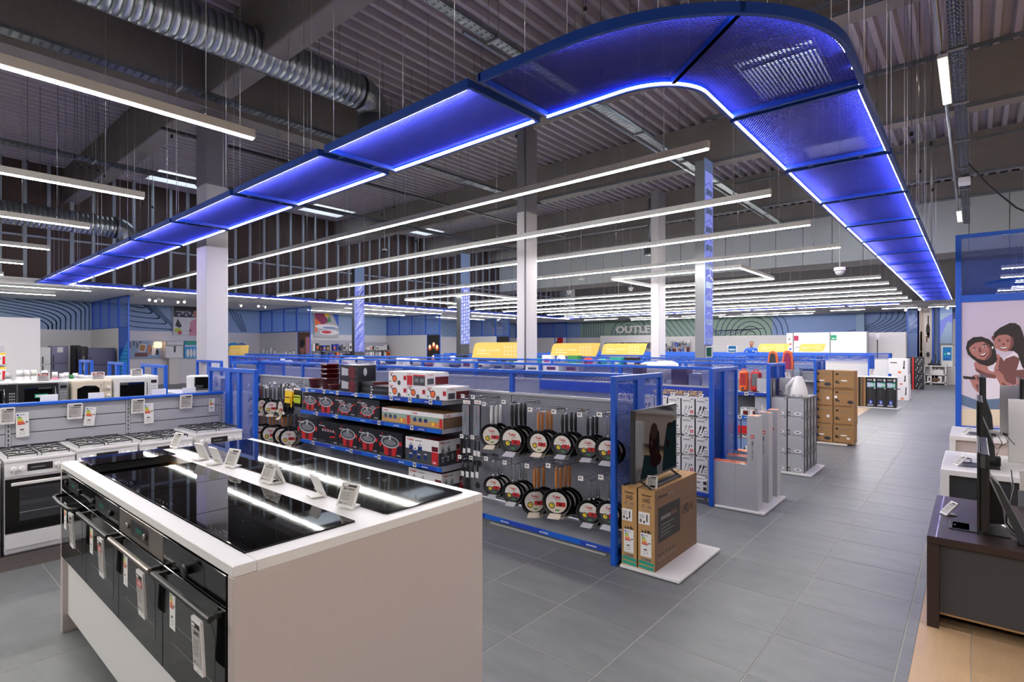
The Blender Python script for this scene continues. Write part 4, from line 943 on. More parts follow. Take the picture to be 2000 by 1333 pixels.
def hook(label, x, z, y0, y1, group='wall hooks', tag_dx=-.05):
    r = thing('display_hook', label, 'hook', (x, y1, z), 0, group); L = y1-y0
    mb = MB('chrome'); mb.tube([(-.012, 0, 0), (-.012, -L, 0), (-.012, -L-.01, .012)], .003, 5); mb.tube([(.012, 0, 0), (.012, -L, 0)], .003, 5); mb.box(-.04, -.004, -.012, .04, 0, .014); mb.tube([(0, 0, .02), (tag_dx*.6, -L*.6, .034), (tag_dx, -L-.02, .02)], .0022, 5); mb.build('wire', r)
    mb = MB('paper'); mb.box(tag_dx-.024, -L-.026, .004, tag_dx+.024, -L-.02, .044); f = Face(mb, (tag_dx-.024, -L-.026, .004), (1, 0, 0), (0, 0, 1), .0008); f.rect(.008, .014, .03, .018, 'eink'); f.rect(.011, .018, .018, .008, 'ink', .001); mb.build('ticket', r)
    return r
kname = {'wood': 'wooden', 'steel': 'steel grey', 'black': 'black', 'wire': 'wire', 'red': 'dark red', 'grey': 'grey'}
def stack(px, py, rpx, kind, n, row, k, yf=4.40, yaw=0.0, place=''):
    b = ray(px)[1]; x, zc_ = atY(px, py, yf); R = rpx/FPX*(yf/b); s_ = R/.118
    zt = zc_+.303*s_
    lab = '%s stack, %s row%s' % (nth(k), row, place)
    hook('ticketed wire hook of pan '+lab, x, zt-.006, yf-.03, YB, 'hooks '+place)
    for j in range(n):
        a = proto[kind]; loc = (x+.012*j+.004*math.sin(3*j+k), yf+.058*j, zt-.008*(j % 2)); l = '%s pan with %s handle, %s' % (['front', 'second', 'third', 'rear', 'hidden rear'][j], kname[kind], lab)
        if kind not in used_proto:
            used_proto.add(kind); a.location = loc; a.scale = (s_, s_, s_); a.rotation_euler = (0, 0, yaw); a['label'] = l; a['group'] = 'hanging pans'
        else: dup(a, loc, yaw+.04*math.sin(5*j+k), l, 'hanging pans', (s_, s_, s_))
U = [(959, 852, 23, 'steel', 3, .32), (998, 861, 28, 'black', 4, .1), (1050, 866, 24, 'wood', 4, .12), (1097, 870, 24, 'black', 4, .08), (1148, 876, 24, 'black', 3, .25), (1187, 881, 26, 'wire', 2, .05)]
for k, (px, py, rp, kd, n, yw) in enumerate(U): stack(px, py, rp, kd, n, 'upper', k, yaw=yw, place=', right bay')
Lw = [(963, 951, 20, 'wire', 3, .3), (1000, 964, 22, 'wire', 4, .15), (1044, 981, 26, 'wood', 3, .75), (1086, 983, 27, 'wood', 4, .35), (1150, 1003, 25, 'wire', 3, .2), (1190, 1006, 27, 'wire', 2, .05)]
for k, (px, py, rp, kd, n, yw) in enumerate(Lw): stack(px, py, rp, kd, n, 'lower', k, yaw=yw, place=', right bay')
Lu = [(494, 793, 15, 'red', 3, .5), (511, 794, 16, 'grey', 3, .3), (529, 797, 15, 'grey', 3, .9), (546, 799, 19, 'grey', 3, -.2)]
for k, (px, py, rp, kd, n, yw) in enumerate(Lu): stack(px, py, rp, kd, n, 'upper', k, yaw=yw, place=', left bay')
Ll = [(504, 844, 15, 'wood', 3, .9), (527, 849, 18, 'wood', 3, .9), (551, 852, 18, 'wood', 3, .9), (563, 856, 18, 'grey', 3, .9)]
for k, (px, py, rp, kd, n, yw) in enumerate(Ll): stack(px, py, rp, kd, n, 'lower', k, yaw=yw, place=', left bay')
# ---- blister packs, knives, utensils
def blister(label, px0, px1, py0, py1, y, card, body):
    x0, zt = atY(px0, py0, y); x1, zb = atY(px1, py1, y); w, h = x1-x0, zt-zb; r = thing('blister_pack', label, 'pack', ((x0+x1)/2, y, zb), 0, 'blister packs on hooks')
    mb = MB(card); mb.box(-w/2, 0, 0, w/2, .003, h); mb.box(-w/2, -.001, h*.88, w/2, 0, h*.99, 'paper'); f = Face(mb, (-w/2, -.001, 0), (1, 0, 0), (0, 0, 1), .001); f.text('Tefal', w*.5, h*.91, h*.035, 'red', w=w*.6, align='c'); mb.build('card', r); body(r, w, h); return r
def knife_body(r, w, h):
    mb = MB('near_black'); mb.tube([(-w*.1, -.012, h*.35), (-w*.12, -.012, h*.55), (w*.0, -.012, h*.84)], [.006, .009, .007], 6); mb.box(w*.12, -.014, h*.58, w*.32, -.006, h*.83, 'red'); mb.box(-w*.28, -.014, h*.27, w*.0, -.006, h*.37, 'red'); mb.prism([(-w*.3, -.008, h*.02), (-w*.02, -.008, h*.02), (-w*.02, -.008, h*.28), (-w*.22, -.008, h*.28)], (0, -.002, 0), 'steel'); mb.build('kitchen_knife', r); MB('clear_plastic').box(-w*.46, -.02, h*.01, w*.46, -.016, h*.86).build('cover', r)
blister('left knife pack with red sheath hanging beside the shelves', 904.5, 918.5, 781, 851, 4.5, 'charcoal', knife_body)
blister('right knife pack with red sheath hanging beside the shelves', 926.5, 939.5, 781, 853, 4.5, 'charcoal', knife_body)
def brush_body(c):
    def fn(r, w, h):
        mb = MB(c); mb.box(-w*.4, -.02, h*.2, w*.4, -.004, h*.62, c=.006); mb.box(-w*.3, -.026, h*.5, w*.3, -.018, h*.55, 'near_black')
        for k in range(4): mb.box(-w*.4+k*w*.2, -.014, h*.02, -w*.4+k*w*.2+w*.12, -.006, h*.2, 'near_black')
        mb.build('scraper', r)
    return fn
blister('yellow card pack hanging left of the shelves', 556.5, 570, 759, 796, 4.42, 'yellow', brush_body('yellow'))
blister('second yellow pack behind the yellow card pack', 566, 577, 763, 790, 4.5, 'yellow', brush_body('yellow'))
blister('black and yellow pack next to the shelf end', 574, 590, 757, 797, 4.46, 'near_black', brush_body('lime'))
def utensil(kind, label, px, py0, py1, y=4.56):
    x, zt = atY(px, py0, y); _, zb = atY(px, py1, y); h = zt-zb; r = thing('kitchen_utensil', label, 'utensil', (x, y, zb), 0, 'hanging utensils')
    MB('near_black').tube([(0, 0, h), (0, -.004, h*.75), (0, 0, h*.42)], [.008, .010, .007], 7).build('handle', r)
    mb = MB('near_black')
    if kind == 'spatula': mb.prism([(-.035, 0, 0), (.035, 0, 0), (.028, 0, h*.34), (.006, 0, h*.42), (-.006, 0, h*.42), (-.028, 0, h*.34)], (0, .004, 0))
    elif kind == 'spoon': mb.lathe([(0, -.012), (.028, -.004), (.034, .0)], (0, 0, h*.16), (0, -1, 0), 14)
    else:
        for a in range(4): mb.tube([(0, 0, h*.42), (.03*math.cos(a*.8), .03*math.sin(a*.8), h*.22), (0, 0, .0), (-.03*math.cos(a*.8), -.03*math.sin(a*.8), h*.22), (0, 0, h*.42)], .002, 4, 'steel')
    mb.build('head', r); MB('paper').box(-.02, -.014, h*.42, .02, -.011, h*.62).build('card', r); return r
for i, (kd, px, a, b) in enumerate((('spatula', 908, 859, 904), ('spatula', 917, 859, 903), ('spoon', 929, 861, 912), ('spoon', 936, 862, 914), ('whisk', 905, 902, 950), ('spatula', 914, 900, 956), ('whisk', 924, 902, 955), ('spoon', 933, 900, 958))):
    utensil(kd, 'black kitchen %s with white card, %s in the utensil column' % (kd, nth(i)), px, a, b)
for i, (px, py) in enumerate(((914, 778), (934, 780), (912, 856), (933, 858), (908, 896), (930, 898))):
    x, z_ = atY(px, py, 4.5); hook('wire hook with ticket, %s in the knife and utensil column' % nth(i), x, z_, 4.46, YB, 'hooks of the utensil column', tag_dx=-.02)
for i, (px, py) in enumerate(((563, 756), (581, 754))):
    x, z_ = atY(px, py, 4.45); hook('wire hook with ticket above the yellow packs, %s from the left' % nth(i), x, z_, 4.42, YB, 'hooks above yellow packs')
# ================================================================= GOODS OF THE SECOND ROW (cable packs)
YP2 = 6.86
def pack(label, w, h, loc, short=False):
    r = thing('cable_pack', label, 'pack', loc, 0, 'white cable packs'); d = .05
    mb = MB('white'); mb.box(-w/2, 0, 0, w/2, d, h*.93, c=.002); mb.box(-w/2, d*.5, h*.93, w/2, d*.5+.004, h); f = Face(mb, (-w/2, 0, 0), (1, 0, 0), (0, 0, 1))
    f.rect(w*.1, h*.80, w*.5, h*.018, 'ink_grey'); f.rect(w*.1, h*.76, w*.62, h*.022, 'ink'); f.rect(w*.72, h*.87, w*.18, h*.035, 'ink')
    t = .010 if not short else .006
    for a in (.18, .44): f.line([(w*a, h*.08), (w*(a+.2), h*.48)], t, 'ink' if not short else 'mid_grey'); f.line([(w*(a+.14), h*.36), (w*(a+.2), h*.5)], t*1.9, 'ink' if not short else 'mid_grey')
    f.disc(w*.78, h*.45, w*.06, 'ink'); f.rect(w*.66, h*.12, w*.26, h*.16, 'red' if short else 'ink_grey'); f.rect(w*.69, h*.15, w*.2, h*.1, 'paper' if not short else 'pink', .0016)
    MB('near_black').box(w/2-.001, .004, h*.02, w/2+.012, d, h*.9).build('side_sleeve', r); mb.build('box', r); return r
cx_ = [atY(p, 800, YP2)[0] for p in (1387, 1358.5, 1330.8)]; pw = cx_[0]-cx_[1]
rows = [atY(1345, p, YP2)[1] for p in (776, 814, 851.5, 888.5, 925)]; ph = rows[0]-rows[1]
pa = pack('pk', pw*.90, ph*.93, (0, 0, 0)); pb = pack('pk', pw*.90, ph*.93, (0, 0, 0), True); freeze(pa); freeze(pb)
used = [False, False]
for c in range(7):
    x = cx_[0]-(c+.5)*pw-.006
    for q, zt in enumerate(rows):
        for dpt in range(2 if c < 3 else 1):
            k = c % 2; l = 'white cable pack, column %s from the blue post, %s row%s' % (nth(c), nth(q), ', rear' if dpt else ''); loc = (x+.008*dpt, YP2+.07*dpt, zt-ph*.93+.003*dpt)
            if not used[k]: a = (pa, pb)[k]; a.location = loc; a['label'] = l; used[k] = True
            else: dup((pa, pb)[k], loc, 0, l)
        if c < 4 and q < 4: hook('ticketed hook above cable pack column %s, %s row' % (nth(c), nth(q)), x, zt+.006, YP2-.02, 7.21, 'hooks of the cable packs', tag_dx=.0)
# header board
zb0, zb1 = atY(1345, 775, 7.19)[1], atY(1345, 759.5, 7.19)[1]
hb = MB('rail_deep'); hb.box(cx_[0]-2.6, 7.185, zb0-.02, cx_[0]+.06, 7.215, zb1+.02); f = Face(hb, (cx_[0]-2.6, 7.185, zb0-.02), (1, 0, 0), (0, 0, 1), .002)
xt0, _ = atY(1296, 765, 7.185); xt1, _ = atY(1373.5, 768, 7.185)
wfull = (xt1-xt0); f.text('HÍRADÁSTECHNIKAI KÁBELEK', xt0-(cx_[0]-2.6)-wfull*.27, .035, .062, 'sign_yellow', w=wfull*1.27, bold=.03)
tag(hb.build('header_board'), 'deep blue header board with yellow letters above the cable packs', 'sign')
# things behind the mesh and on the base
for i, (a, b, t, m) in enumerate(((1311, 1341, 719, 'kraft_shade'), (1345, 1366, 730, 'light_grey'), (1371, 1388, 720, 'white'), (1236, 1255, 712, 'kraft_shade'))):
    y = 7.3; x0, zt = atY(a, t, y); x1, _ = atY(b, t, y); carton('shelf_box', ['brown', 'grey', 'white', 'narrow brown'][i]+' box behind the mesh on top of the cable pack row', 'box', x1-x0, .22, max(zt-1.36, .1), m, (x0, y, 1.358))
for i, (px, py) in enumerate(((1273, 708), (1300, 706))):
    y = 7.6; x, z = atY(px, py, y); t = thing('round_fan', '%s round white fan top behind the blue rails' % ['left', 'right'][i], 'fan', (x, y, 1.2)); MB('white').lathe([(.0, 0), (.14, .0), (.14, .03), (.02, .05), (.02, .2), (.10, .21), (.17, .26), (.16, z-1.2-.03), (.10, z-1.2), (0, z-1.2+.01)], n=20).build('housing', t)
    MB('shelf_metal').box(x-.2, 7.25, 1.18, x+.2, 7.69, 1.2).build('shelf', G2, world=True)
for i in range(2):
    x0, zt = atY(1358, 939+9*i, 6.85); x1, _ = atY(1382, 945, 6.85); carton('shelf_box', '%s flat white box on the base shelf under the cable packs' % ['upper', 'lower'][i], 'box', x1-x0, .28, .065, 'white', (x0, 6.83, .141+(.067 if i == 0 else 0)), lambda F, w, d, h: (F['front'].rect(w*.7, h*.2, w*.25, h*.6, 'ink'), F['front'].rect(w*.05, h*.4, w*.4, h*.2, 'ink_grey')))
# ================================================================= PLATFORMS AT THE AISLE ENDS
def platform(label, x0, x1, y0, y1, h=.03):
    mb = MB('white'); mb.box(x0, y0, .006, x1, y1, h, c=.004); mb.box(x0+.04, y0+.04, 0, x1-.04, y1-.04, .006, 'near_black'); return tag(mb.build('platform'), label, 'platform')
platform('low white platform under the television cartons', -2.13, -1.643, 4.355, 5.33)
platform('low white platform under the orange-topped slim cartons', -2.15, -1.643, 6.757, 7.74)
platform('low white platform under the grey appliance cartons', -2.15, -1.645, 9.22, 10.2)
platform('low white platform under the brown fan cartons', -2.42, -1.69, 12.58, 13.6)
# ---- television cartons
def tv_carton(name, label, x0, x1, hand):
    r = thing(name, label, 'box', ((x0+x1)/2, 4.385, .0305), 0, 'television cartons'); w = x1-x0; d = .93; h = .655
    mb = MB('kraft'); mb.box(-w/2, 0, 0, w/2, d, h, 'kraft', c=.002); f = Face(mb, (-w/2, 0, 0), (1, 0, 0), (0, 0, 1))
    f.text('Hisense', w*.5, h*.915, .020, 'ink', w=w*.56, align='c', bold=.02); f.text('UHD', w*.5, h*.84, .036, 'ink', w=w*.46, align='c'); f.text('43" A6', w*.5, h*.765, .034, 'ink_grey', w=w*.6, align='c', bold=.0); f.rect(w*.3, h*.735, w*.4, h*.008, 'ink_grey')
    for k, c in enumerate(('ink', 'ink', 'ink')): f.rect(w*(.22+.17*k), h*.455+.004*k, w*.11, h*.03, 'ink'); 
    f.text('43"', w*.6, h*.445, .026, 'ink', w=w*.2, bold=.02)
    f.rect(w*.22, h*.115, w*.56, h*.03, 'ink_grey'); f.rect(w*.3, h*.125, w*.1, h*.012, 'kraft', .0014)
    for a in (.0, .055): f.poly([(w*.06, h*(.02+a)), (w*.95, h*(.005+a)), (w*.95, h*(.045+a)), (w*.06, h*(.055+a))], 'teal')
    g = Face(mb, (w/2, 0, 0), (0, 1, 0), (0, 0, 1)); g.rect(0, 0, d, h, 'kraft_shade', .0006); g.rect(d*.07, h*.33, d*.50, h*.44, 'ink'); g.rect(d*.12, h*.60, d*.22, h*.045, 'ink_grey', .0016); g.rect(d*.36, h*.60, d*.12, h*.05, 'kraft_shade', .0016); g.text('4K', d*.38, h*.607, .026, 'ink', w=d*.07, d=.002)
    for k in range(4): g.rect(d*.12, h*(.53-.045*k), d*(.22 if k % 2 else .3), h*.012, 'ink_grey', .0016)
    g.text('UHD', d*.62, h*.52, .085, 'ink', w=d*.17, bold=.02); g.text('4K', d*.82, h*.53, .07, 'ink', w=d*.08, bold=.0); g.text('Hisense', d*.07, h*.88, .032, 'ink', w=d*.2); g.rect(d*.29, h*.885, d*.12, h*.02, 'ink_grey')
    g.line([(d*.6, h*.72), (d, h*.72)], .003, 'ink'); g.line([(d*.6, h*.36), (d, h*.36)], .003, 'ink'); g.line([(d*.6, h*.36), (d*.6, h*.72)], .003, 'ink')
    for k in range(5): g.rect(d*(.06+.09*k), h*.11, d*.06, h*.02, 'ink_grey'); g.rect(d*(.06+.08*k), h*.17, d*.05, h*.02, 'ink')
    mb.build('carton', r)
    mb = MB('kraft'); mb.box(-w/2+.002, .002, h, w/2-.002, d*.5-.001, h+.003); mb.box(-w/2+.002, d*.5+.001, h, w/2-.002, d-.002, h+.003); mb.build('top_flap', r)
    mb = MB('black' if hand else 'kraft_shade'); f = Face(mb, (-w/2, 0, 0), (1, 0, 0), (0, 0, 1), .0014); a, b, q = w*.3, w*.7, h*.028; f.poly([(a, h*.385-q), (b, h*.385-q)]+[(b+q*math.cos(t), h*.385+q*math.sin(t)) for t in (-.8, 0, .8)]+[(b, h*.385+q), (a, h*.385+q)]+[(a-q*math.cos(t), h*.385+q*math.sin(t)) for t in (.8, 0, -.8)], 'black' if hand else 'kraft_shade'); mb.build('hand_hole', r)
    mb = MB('paper'); f = Face(mb, (-w/2, 0, 0), (1, 0, 0), (0, 0, 1), .0016); f.rect(w*.04, h*.565, w*.66, h*.15, 'paper'); f.rect(w*.5, h*.60, w*.08, h*.09, 'ink', .002); f.rect(w*.1, h*.585, w*.14, h*.04, 'ink_grey', .002); f.rect(w*.32, h*.58, w*.1, h*.03, 'ink', .002); [f.rect(w*.09, h*(.64+.018*k), w*.3, h*.006, 'ink_grey', .002) for k in range(3)]; mb.build('shipping_label', r)
    energy_label('energy label on the %s kraft television carton' % label.split()[0], w*.64, h*.29, (r.location.x-w*.02, 4.385-.002, .0305+h*.165)); return r
tv_carton('television_carton', 'left kraft television carton against the blue post', -2.128, -1.995, False); tv_carton('television_carton', 'right kraft television carton with dark printed panel on its long side', -1.985, -1.845, True)
# ---- television standing on the cartons
X0 = -1.965; zt_ = .0305+.658
tv = thing('television', 'small black television standing on the two kraft cartons', 'television', (X0, 4.86, zt_))
def onx(px, py, x=X0+.02):
    return atX(px, py, x)
yA, zA = onx(1240, 806); yB, zB = onx(1321, 790); yC, zC = onx(1325, 918); 
y0t, y1t, z0t, z1t = yA, yB+.01, zt_+.06, .5*(zA+zB)+.01
mb = MB('near_black'); mb.box(X0-.02, y0t, z0t, X0+.02, y1t, z1t, c=.004); mb.box(X0-.05, y0t+.15, z0t+.03, X0-.02, y1t-.15, z0t+.3); mb.build('housing', tv, world=True)
mb = MB('tv_screen'); f = Face(mb, (X0+.02, y0t, z0t), (0, 1, 0), (0, 0, 1), .001); Wt, Ht = y1t-y0t, z1t-z0t
f.rect(.008, .014, Wt-.016, Ht-.022, 'tv_screen'); mb.build('screen', tv, world=True)
glow('tv_pic_a', '#2E1A1E', .22); glow('tv_pic_b', '#33241C', .22); glow('tv_pic_c', '#1E2822', .22); glow('tv_pic_d', '#25343A', .22); glow('tv_pic_e', '#43302E', .25)
mb = MB('tv_pic_d'); f = Face(mb, (X0+.02, y0t, z0t), (0, 1, 0), (0, 0, 1), .0016)
f.poly([(Wt*.62, .02), (Wt*.97, .02), (Wt*.97, Ht*.75), (Wt*.74, Ht*.7), (Wt*.66, Ht*.4)], 'tv_pic_d'); f.poly([(Wt*.12, .02), (Wt*.5, .02), (Wt*.46, Ht*.3), (Wt*.2, Ht*.36)], 'tv_pic_d')
f.disc(Wt*.42, Ht*.50, .10, 'tv_pic_a', .002, rb=.16); f.disc(Wt*.46, Ht*.24, .12, 'tv_pic_a', .0022, rb=.06); f.disc(Wt*.42, Ht*.66, .07, 'tv_pic_e', .0024); f.disc(Wt*.36, Ht*.5, .03, 'tv_pic_e', .0026); f.disc(Wt*.52, Ht*.5, .025, 'tv_pic_c', .0026, rb=.09); f.disc(Wt*.48, Ht*.34, .06, 'tv_pic_b', .0026, rb=.03); f.disc(Wt*.75, Ht*.42, .035, 'tv_pic_a', .0026); f.disc(Wt*.8, Ht*.7, .04, 'tv_pic_b', .0026, rb=.02); mb.build('picture', tv, world=True)
for y in (y0t+.12, y1t-.12):
    mb = MB('near_black'); mb.tube([(X0-.13, y, zt_+.012), (X0-.02, y, zt_+.06), (X0, y, z0t+.02), (X0+.02, y, zt_+.06), (X0+.105, y, zt_+.012)], .010, 6); mb.build('foot', tv, world=True)
mb = MB('near_black'); mb.box(X0+.035, y0t+.2, zt_+.003, X0+.095, y1t-.1, zt_+.026, c=.008); tag(mb.build('sound_bar'), 'short black bar lying in front of the small television', 'sound bar')
price_tag('white price label on a foot on the right television carton', .085, .105, (-1.895, 4.44, zt_+.004), math.radians(18), math.radians(28), '99.999', foot=True)
# ---- slim L-shaped cartons
Y3 = [6.80, atX(1503.4, 815, -1.70)[0], atX(1519.8, 815, -1.70)[0]]
for i, y in enumerate(Y3):
    r = thing('soundbar_carton', ['nearest', 'middle', 'rear'][i]+' grey L-shaped carton with orange top and red mark', 'box', (-2.24, y, .0305), 0, 'L-shaped cartons with orange tops'); d = .17; xw = .53; xt = .42; hl, hh = .50, 1.05
    mb = MB('light_grey'); P = [(0, 0, 0), (xw, 0, 0), (xw, 0, hh), (xt, 0, hh), (xt, 0, hl), (0, 0, hl)]; mb.prism(P, (0, d, 0), 'light_grey')
    f = Face(mb, (0, 0, 0), (1, 0, 0), (0, 0, 1)); g = Face(mb, (0, 0, hl), (1, 0, 0), (0, 1, 0), .001); g.rect(.004, .008, xt-.008, d-.016, 'white'); g.rect(.012, .02, xt-.02, d-.04, 'orange', .0016); g.rect(xt*.55, d*.4, .05, .02, 'ink', .002); g.rect(xt*.80, d*.35, .05, .04, 'sign_pale', .002)
    g = Face(mb, (xt, 0, hh), (1, 0, 0), (0, 1, 0), .001); g.rect(.006, .01, .098, d-.02, 'orange'); g.rect(.015, d*.4, .08, .03, 'sign_pale', .0016)
    f.line([(xw*.57, 0), (xw*.57, hl)], .002, 'mid_grey'); f.line([(xt, hl), (xw, hl)], .002, 'mid_grey')
    f.rect(xt+.038, .80, .034, .038, 'red'); f.text('JBL', xt+.043, .812, .014, 'paper', w=.024, bold=.03)
    f.text('BAR 2.1 DEEP BASS', xt+.048, .77, .016, 'ink_grey', w=.21, rot=-math.pi/2, bold=.02); f.text('BAR', xt+.048, .77, .017, 'ink', w=.05, rot=-math.pi/2, bold=.035, d=.0024)
    mb.build('carton', r)
price_tag('small white price label seen from its edge on the middle orange-topped carton', .05, .075, (-1.76, Y3[1]+.06, 1.082), math.radians(70), math.radians(18), '59.999', foot=True)
# ---- grey appliance cartons
bw_ = .205; bh_ = .268
def grey_print(F, w, d, h):
    f = F['front']; f.rect(.004, .004, w-.008, h-.008, 'light_grey', .0006); f.disc(w*.62, h*.16, w*.22, 'paper', rb=h*.085); f.disc(w*.62, h*.16, w*.12, 'mid_grey', .0016, rb=h*.04); f.rect(0, h*.02, w*.16, h*.24, 'ink', .0014); f.rect(w*.03, h*.06, w*.1, h*.05, 'paper', .0018); f.rect(w*.03, h*.15, w*.1, h*.05, 'paper', .0018)
    for k in range(7): f.rect(w*(.2+.1*k), h*(.35+.08*(k*3 % 5)), w*.07, h*.16, 'grey_panel', .001)
    f.rect(w*.84, h*.9, w*.1, h*.05, 'ink_grey')
    g = F['right']; g.rect(d*.0, 0, d*.16, h, 'ink'); g.rect(d*.2, h*.1, d*.5, h*.8, 'mid_grey'); g.rect(d*.75, h*.05, d*.2, h*.9, 'charcoal'); g.disc(d*.45, h*.55, d*.16, 'light_grey', .0016, rb=h*.28)
gc = None; x1 = -1.737
for c in range(3):
    for rrow in range(4):
        for dp in range(4 if c == 0 else 1):
            l = 'grey appliance carton, column %s from the aisle, %s layer from floor%s' % (nth(c), nth(rrow), '' if dp == 0 else ', %s behind' % nth(dp-1)); loc = (x1-(c+1)*(bw_+.010), 9.30+dp*.222, .0305+rrow*(bh_+.0015))
            if gc is None: gc = carton('appliance_carton', l, 'box', bw_, .215, bh_, 'mid_grey', loc, grey_print, 'grey appliance cartons')
            else: o = gc.copy(); COL.objects.link(o); o.location = loc; o['label'] = l
for i in range(2):
    o = gc.copy(); COL.objects.link(o); o.location = (x1-3*(bw_+.01)+.02+i*.24, 9.33+.26*i, .0305+4*(bh_+.0015)); o['label'] = 'grey printed appliance carton on top of the stack, %s one' % ['left', 'right'][i]; o.rotation_euler = (0, 0, .12 if i else -.05)
xk, zk = atY(1564, 776, 9.42)
kt = thing('white_iron', 'white upright steam appliance standing on the grey cartons', 'appliance', (xk+.0, 9.42, .0305+4*(bh_+.0015)))
kt.location.x = -1.835
mb = MB('white'); prof = [(.105, 0), (.115, .03), (.105, .12), (.075, .22), (.05, .29), (.042, .31), (0, .315)]; mb.lathe(prof, (0, 0, 0), (0, 0, 1), 24); mb.build('tank', kt)
MB('white').tube([(-.10, 0, .03), (-.165, 0, .05), (-.15, 0, .16), (-.075, 0, .25), (-.05, 0, .29)], [.02, .024, .026, .024, .02], 8).build('handle', kt)
MB('light_grey').box(-.07, -.112, .02, .07, -.09, .05, c=.004).build('panel', kt)
price_tag('leaning white price label on top of the grey cartons', .06, .10, (-2.02, 9.68, .0305+5*(bh_+.0015)+.002), math.radians(30), math.radians(35), '29.999', foot=True)
# ---- goods of the third row
for k, z in enumerate((1.16, .80)):
    MB('shelf_metal').box(-4.9, 9.26, z-.03, -2.22, 9.68, z-.002).build('shelf', G3, world=True); price_rail(G3, -4.9, -2.22, 9.26, z, 3, seed=90+k)
for i, (a, b, t, m, m2) in enumerate(((1443, 1458.5, 725, 'orange', 'red'), (1465, 1484, 726, 'red', 'mid_grey'))):
    y = 9.36; x0, zt = atY(a, t, y); x1_, _ = atY(b, t, y); w = x1_-x0; h = max(zt-1.162, .15); r = thing('fan_heater', ['orange', 'red'][i]+' small upright heater on the third row shelf', 'heater', ((x0+x1_)/2, y, 1.16))
    mb = MB(m); mb.box(-w/2, 0, .012, w/2, .13, h, m, c=.02); mb.box(-w*.3, .03, 0, w*.3, .1, .014, 'near_black'); mb.build('housing', r)
    mb = MB('charcoal'); mb.box(-w*.34, -.004, h*.3, w*.34, .002, h*.9, m2); [mb.box(-w*.34, -.006, h*(.34+.055*k), w*.34, -.004, h*(.355+.055*k), 'charcoal') for k in range(10)]; mb.build('grille', r)
    MB('near_black' if i == 0 else 'red').lathe([(.02, 0), (.018, .012), (0, .014)], (0, 0, h*.17), (0, -1, 0), 14).build('knob', r); MB(m).tube([(-w*.25, .06, h), (-w*.2, .06, h+.03), (w*.2, .06, h+.03), (w*.25, .06, h)], .008, 6).build('carry_handle', r)
for i, (a, b, t) in enumerate(((1446, 1463, 796), (1464, 1484, 797))):
    y = 9.34; x0, zt = atY(a, t, y); x1_, _ = atY(b, t, y); carton('radio_box', 'white box with a brown radio picture, %s one under the heaters' % ['left', 'right'][i], 'box', x1_-x0, .2, max(zt-.802, .12), 'white', (x0, y, .801), lambda F, w, d, h: (F['front'].rect(w*.3, h*.05, w*.6, h*.55, 'kraft_shade'), F['front'].rect(w*.34, h*.1, w*.5, h*.42, 'dark_red', .0016), F['front'].rect(w*.05, h*.8, w*.4, h*.08, 'ink_grey'), F['front'].rect(w*.75, h*.78, w*.15, h*.15, 'ink')))
y = 9.28
for i, (a, b) in enumerate(((1424, 1447), (1448, 1470))):
    x0, zt = atY(a, 826, y); x1_, zb = atY(b, 890, y)
    carton('fan_box', 'tall box lettered Metal Fan with red band and sky picture, %s one' % ['left', 'right'][i], 'box', x1_-x0-.006, .3, .615, 'wall_deep', (x0, y+.02, .141) if False else (x0, y, .141), lambda F, w, d, h: (F['front'].rect(0, h*.62, w, h*.2, 'red'), F['front'].rect(0, h*.5, w, h*.12, 'ink_grey'), F['front'].text('Metal Fan', w*.08, h*.525, h*.06, 'paper', w=w*.8, bold=.02), F['front'].disc(w*.5, h*.2, w*.35, 'charcoal', rb=h*.12), F['front'].disc(w*.55, h*.28, w*.2, 'paper', .0016, rb=h*.06)))
# ---- brown fan cartons
xs4 = [atY(1592, 800, 12.72)[0], atY(1628.5, 800, 12.72)[0], atY(1670, 800, 12.72)[0]]; hz = (atY(1650, 724.7, 12.72)[1]-.03)/4
def fan_print(v):
    def fn(F, w, d, h):
        f = F['front']; f.rect(w*.11, h*.76, w*.14, h*.11, 'ink'); f.rect(w*.33, h*.79, w*.52, h*.03, 'ink_grey'); f.rect(w*.1, h*.3, w*.12, h*.16, 'ink'); f.rect(w*.22, h*.3, w*.09, h*.07, 'ink'); f.rect(w*.04, h*.03, w*.86, h*.06, 'cardboard_dark')
        if v in (0, 2): f.disc(w*.52, h*.46, w*.17, 'paper', rb=h*.035)
        if v == 1: f.rect(w*.06, h*.48, w*.12, h*.14, 'paper'); f.disc(w*.83, h*.29, w*.15, 'dark_grey', rb=h*.1)
        if v == 3: f.poly([(w*.7, h*.3), (w*.82, h*.28), (w*.86, h*.4), (w*.74, h*.43)], 'paper')
        if v in (2,): f.rect(w*.66, h*.26, w*.15, h*.1, 'paper')
        if v in (4, 5): f.rect(w*.66, h*.4, w*.16, h*.14, 'paper')
        if v == 6: f.disc(w*.72, h*.24, w*.2, 'dark_grey', rb=h*.1); f.disc(w*.4, h*.44, w*.16, 'paper', rb=h*.035)
        F['right'].rect(d*.1, h*.1, d*.3, h*.1, 'ink_grey')
    return fn
vv = [[6, 4, 5, 6], [2, 3, 1, 0]]
for c in range(2):
    for q in range(4):
        carton('fan_carton', 'brown fan carton, %s column, %s from the floor' % (['left', 'right'][c], nth(q)), 'box', xs4[c+1]-xs4[c]-.012, .42, hz-.002, 'cardboard', (xs4[c]+.004*(q % 2), 12.66+.01*(q % 3), .0305+q*hz), fan_print(vv[c][q]), 'brown fan cartons')
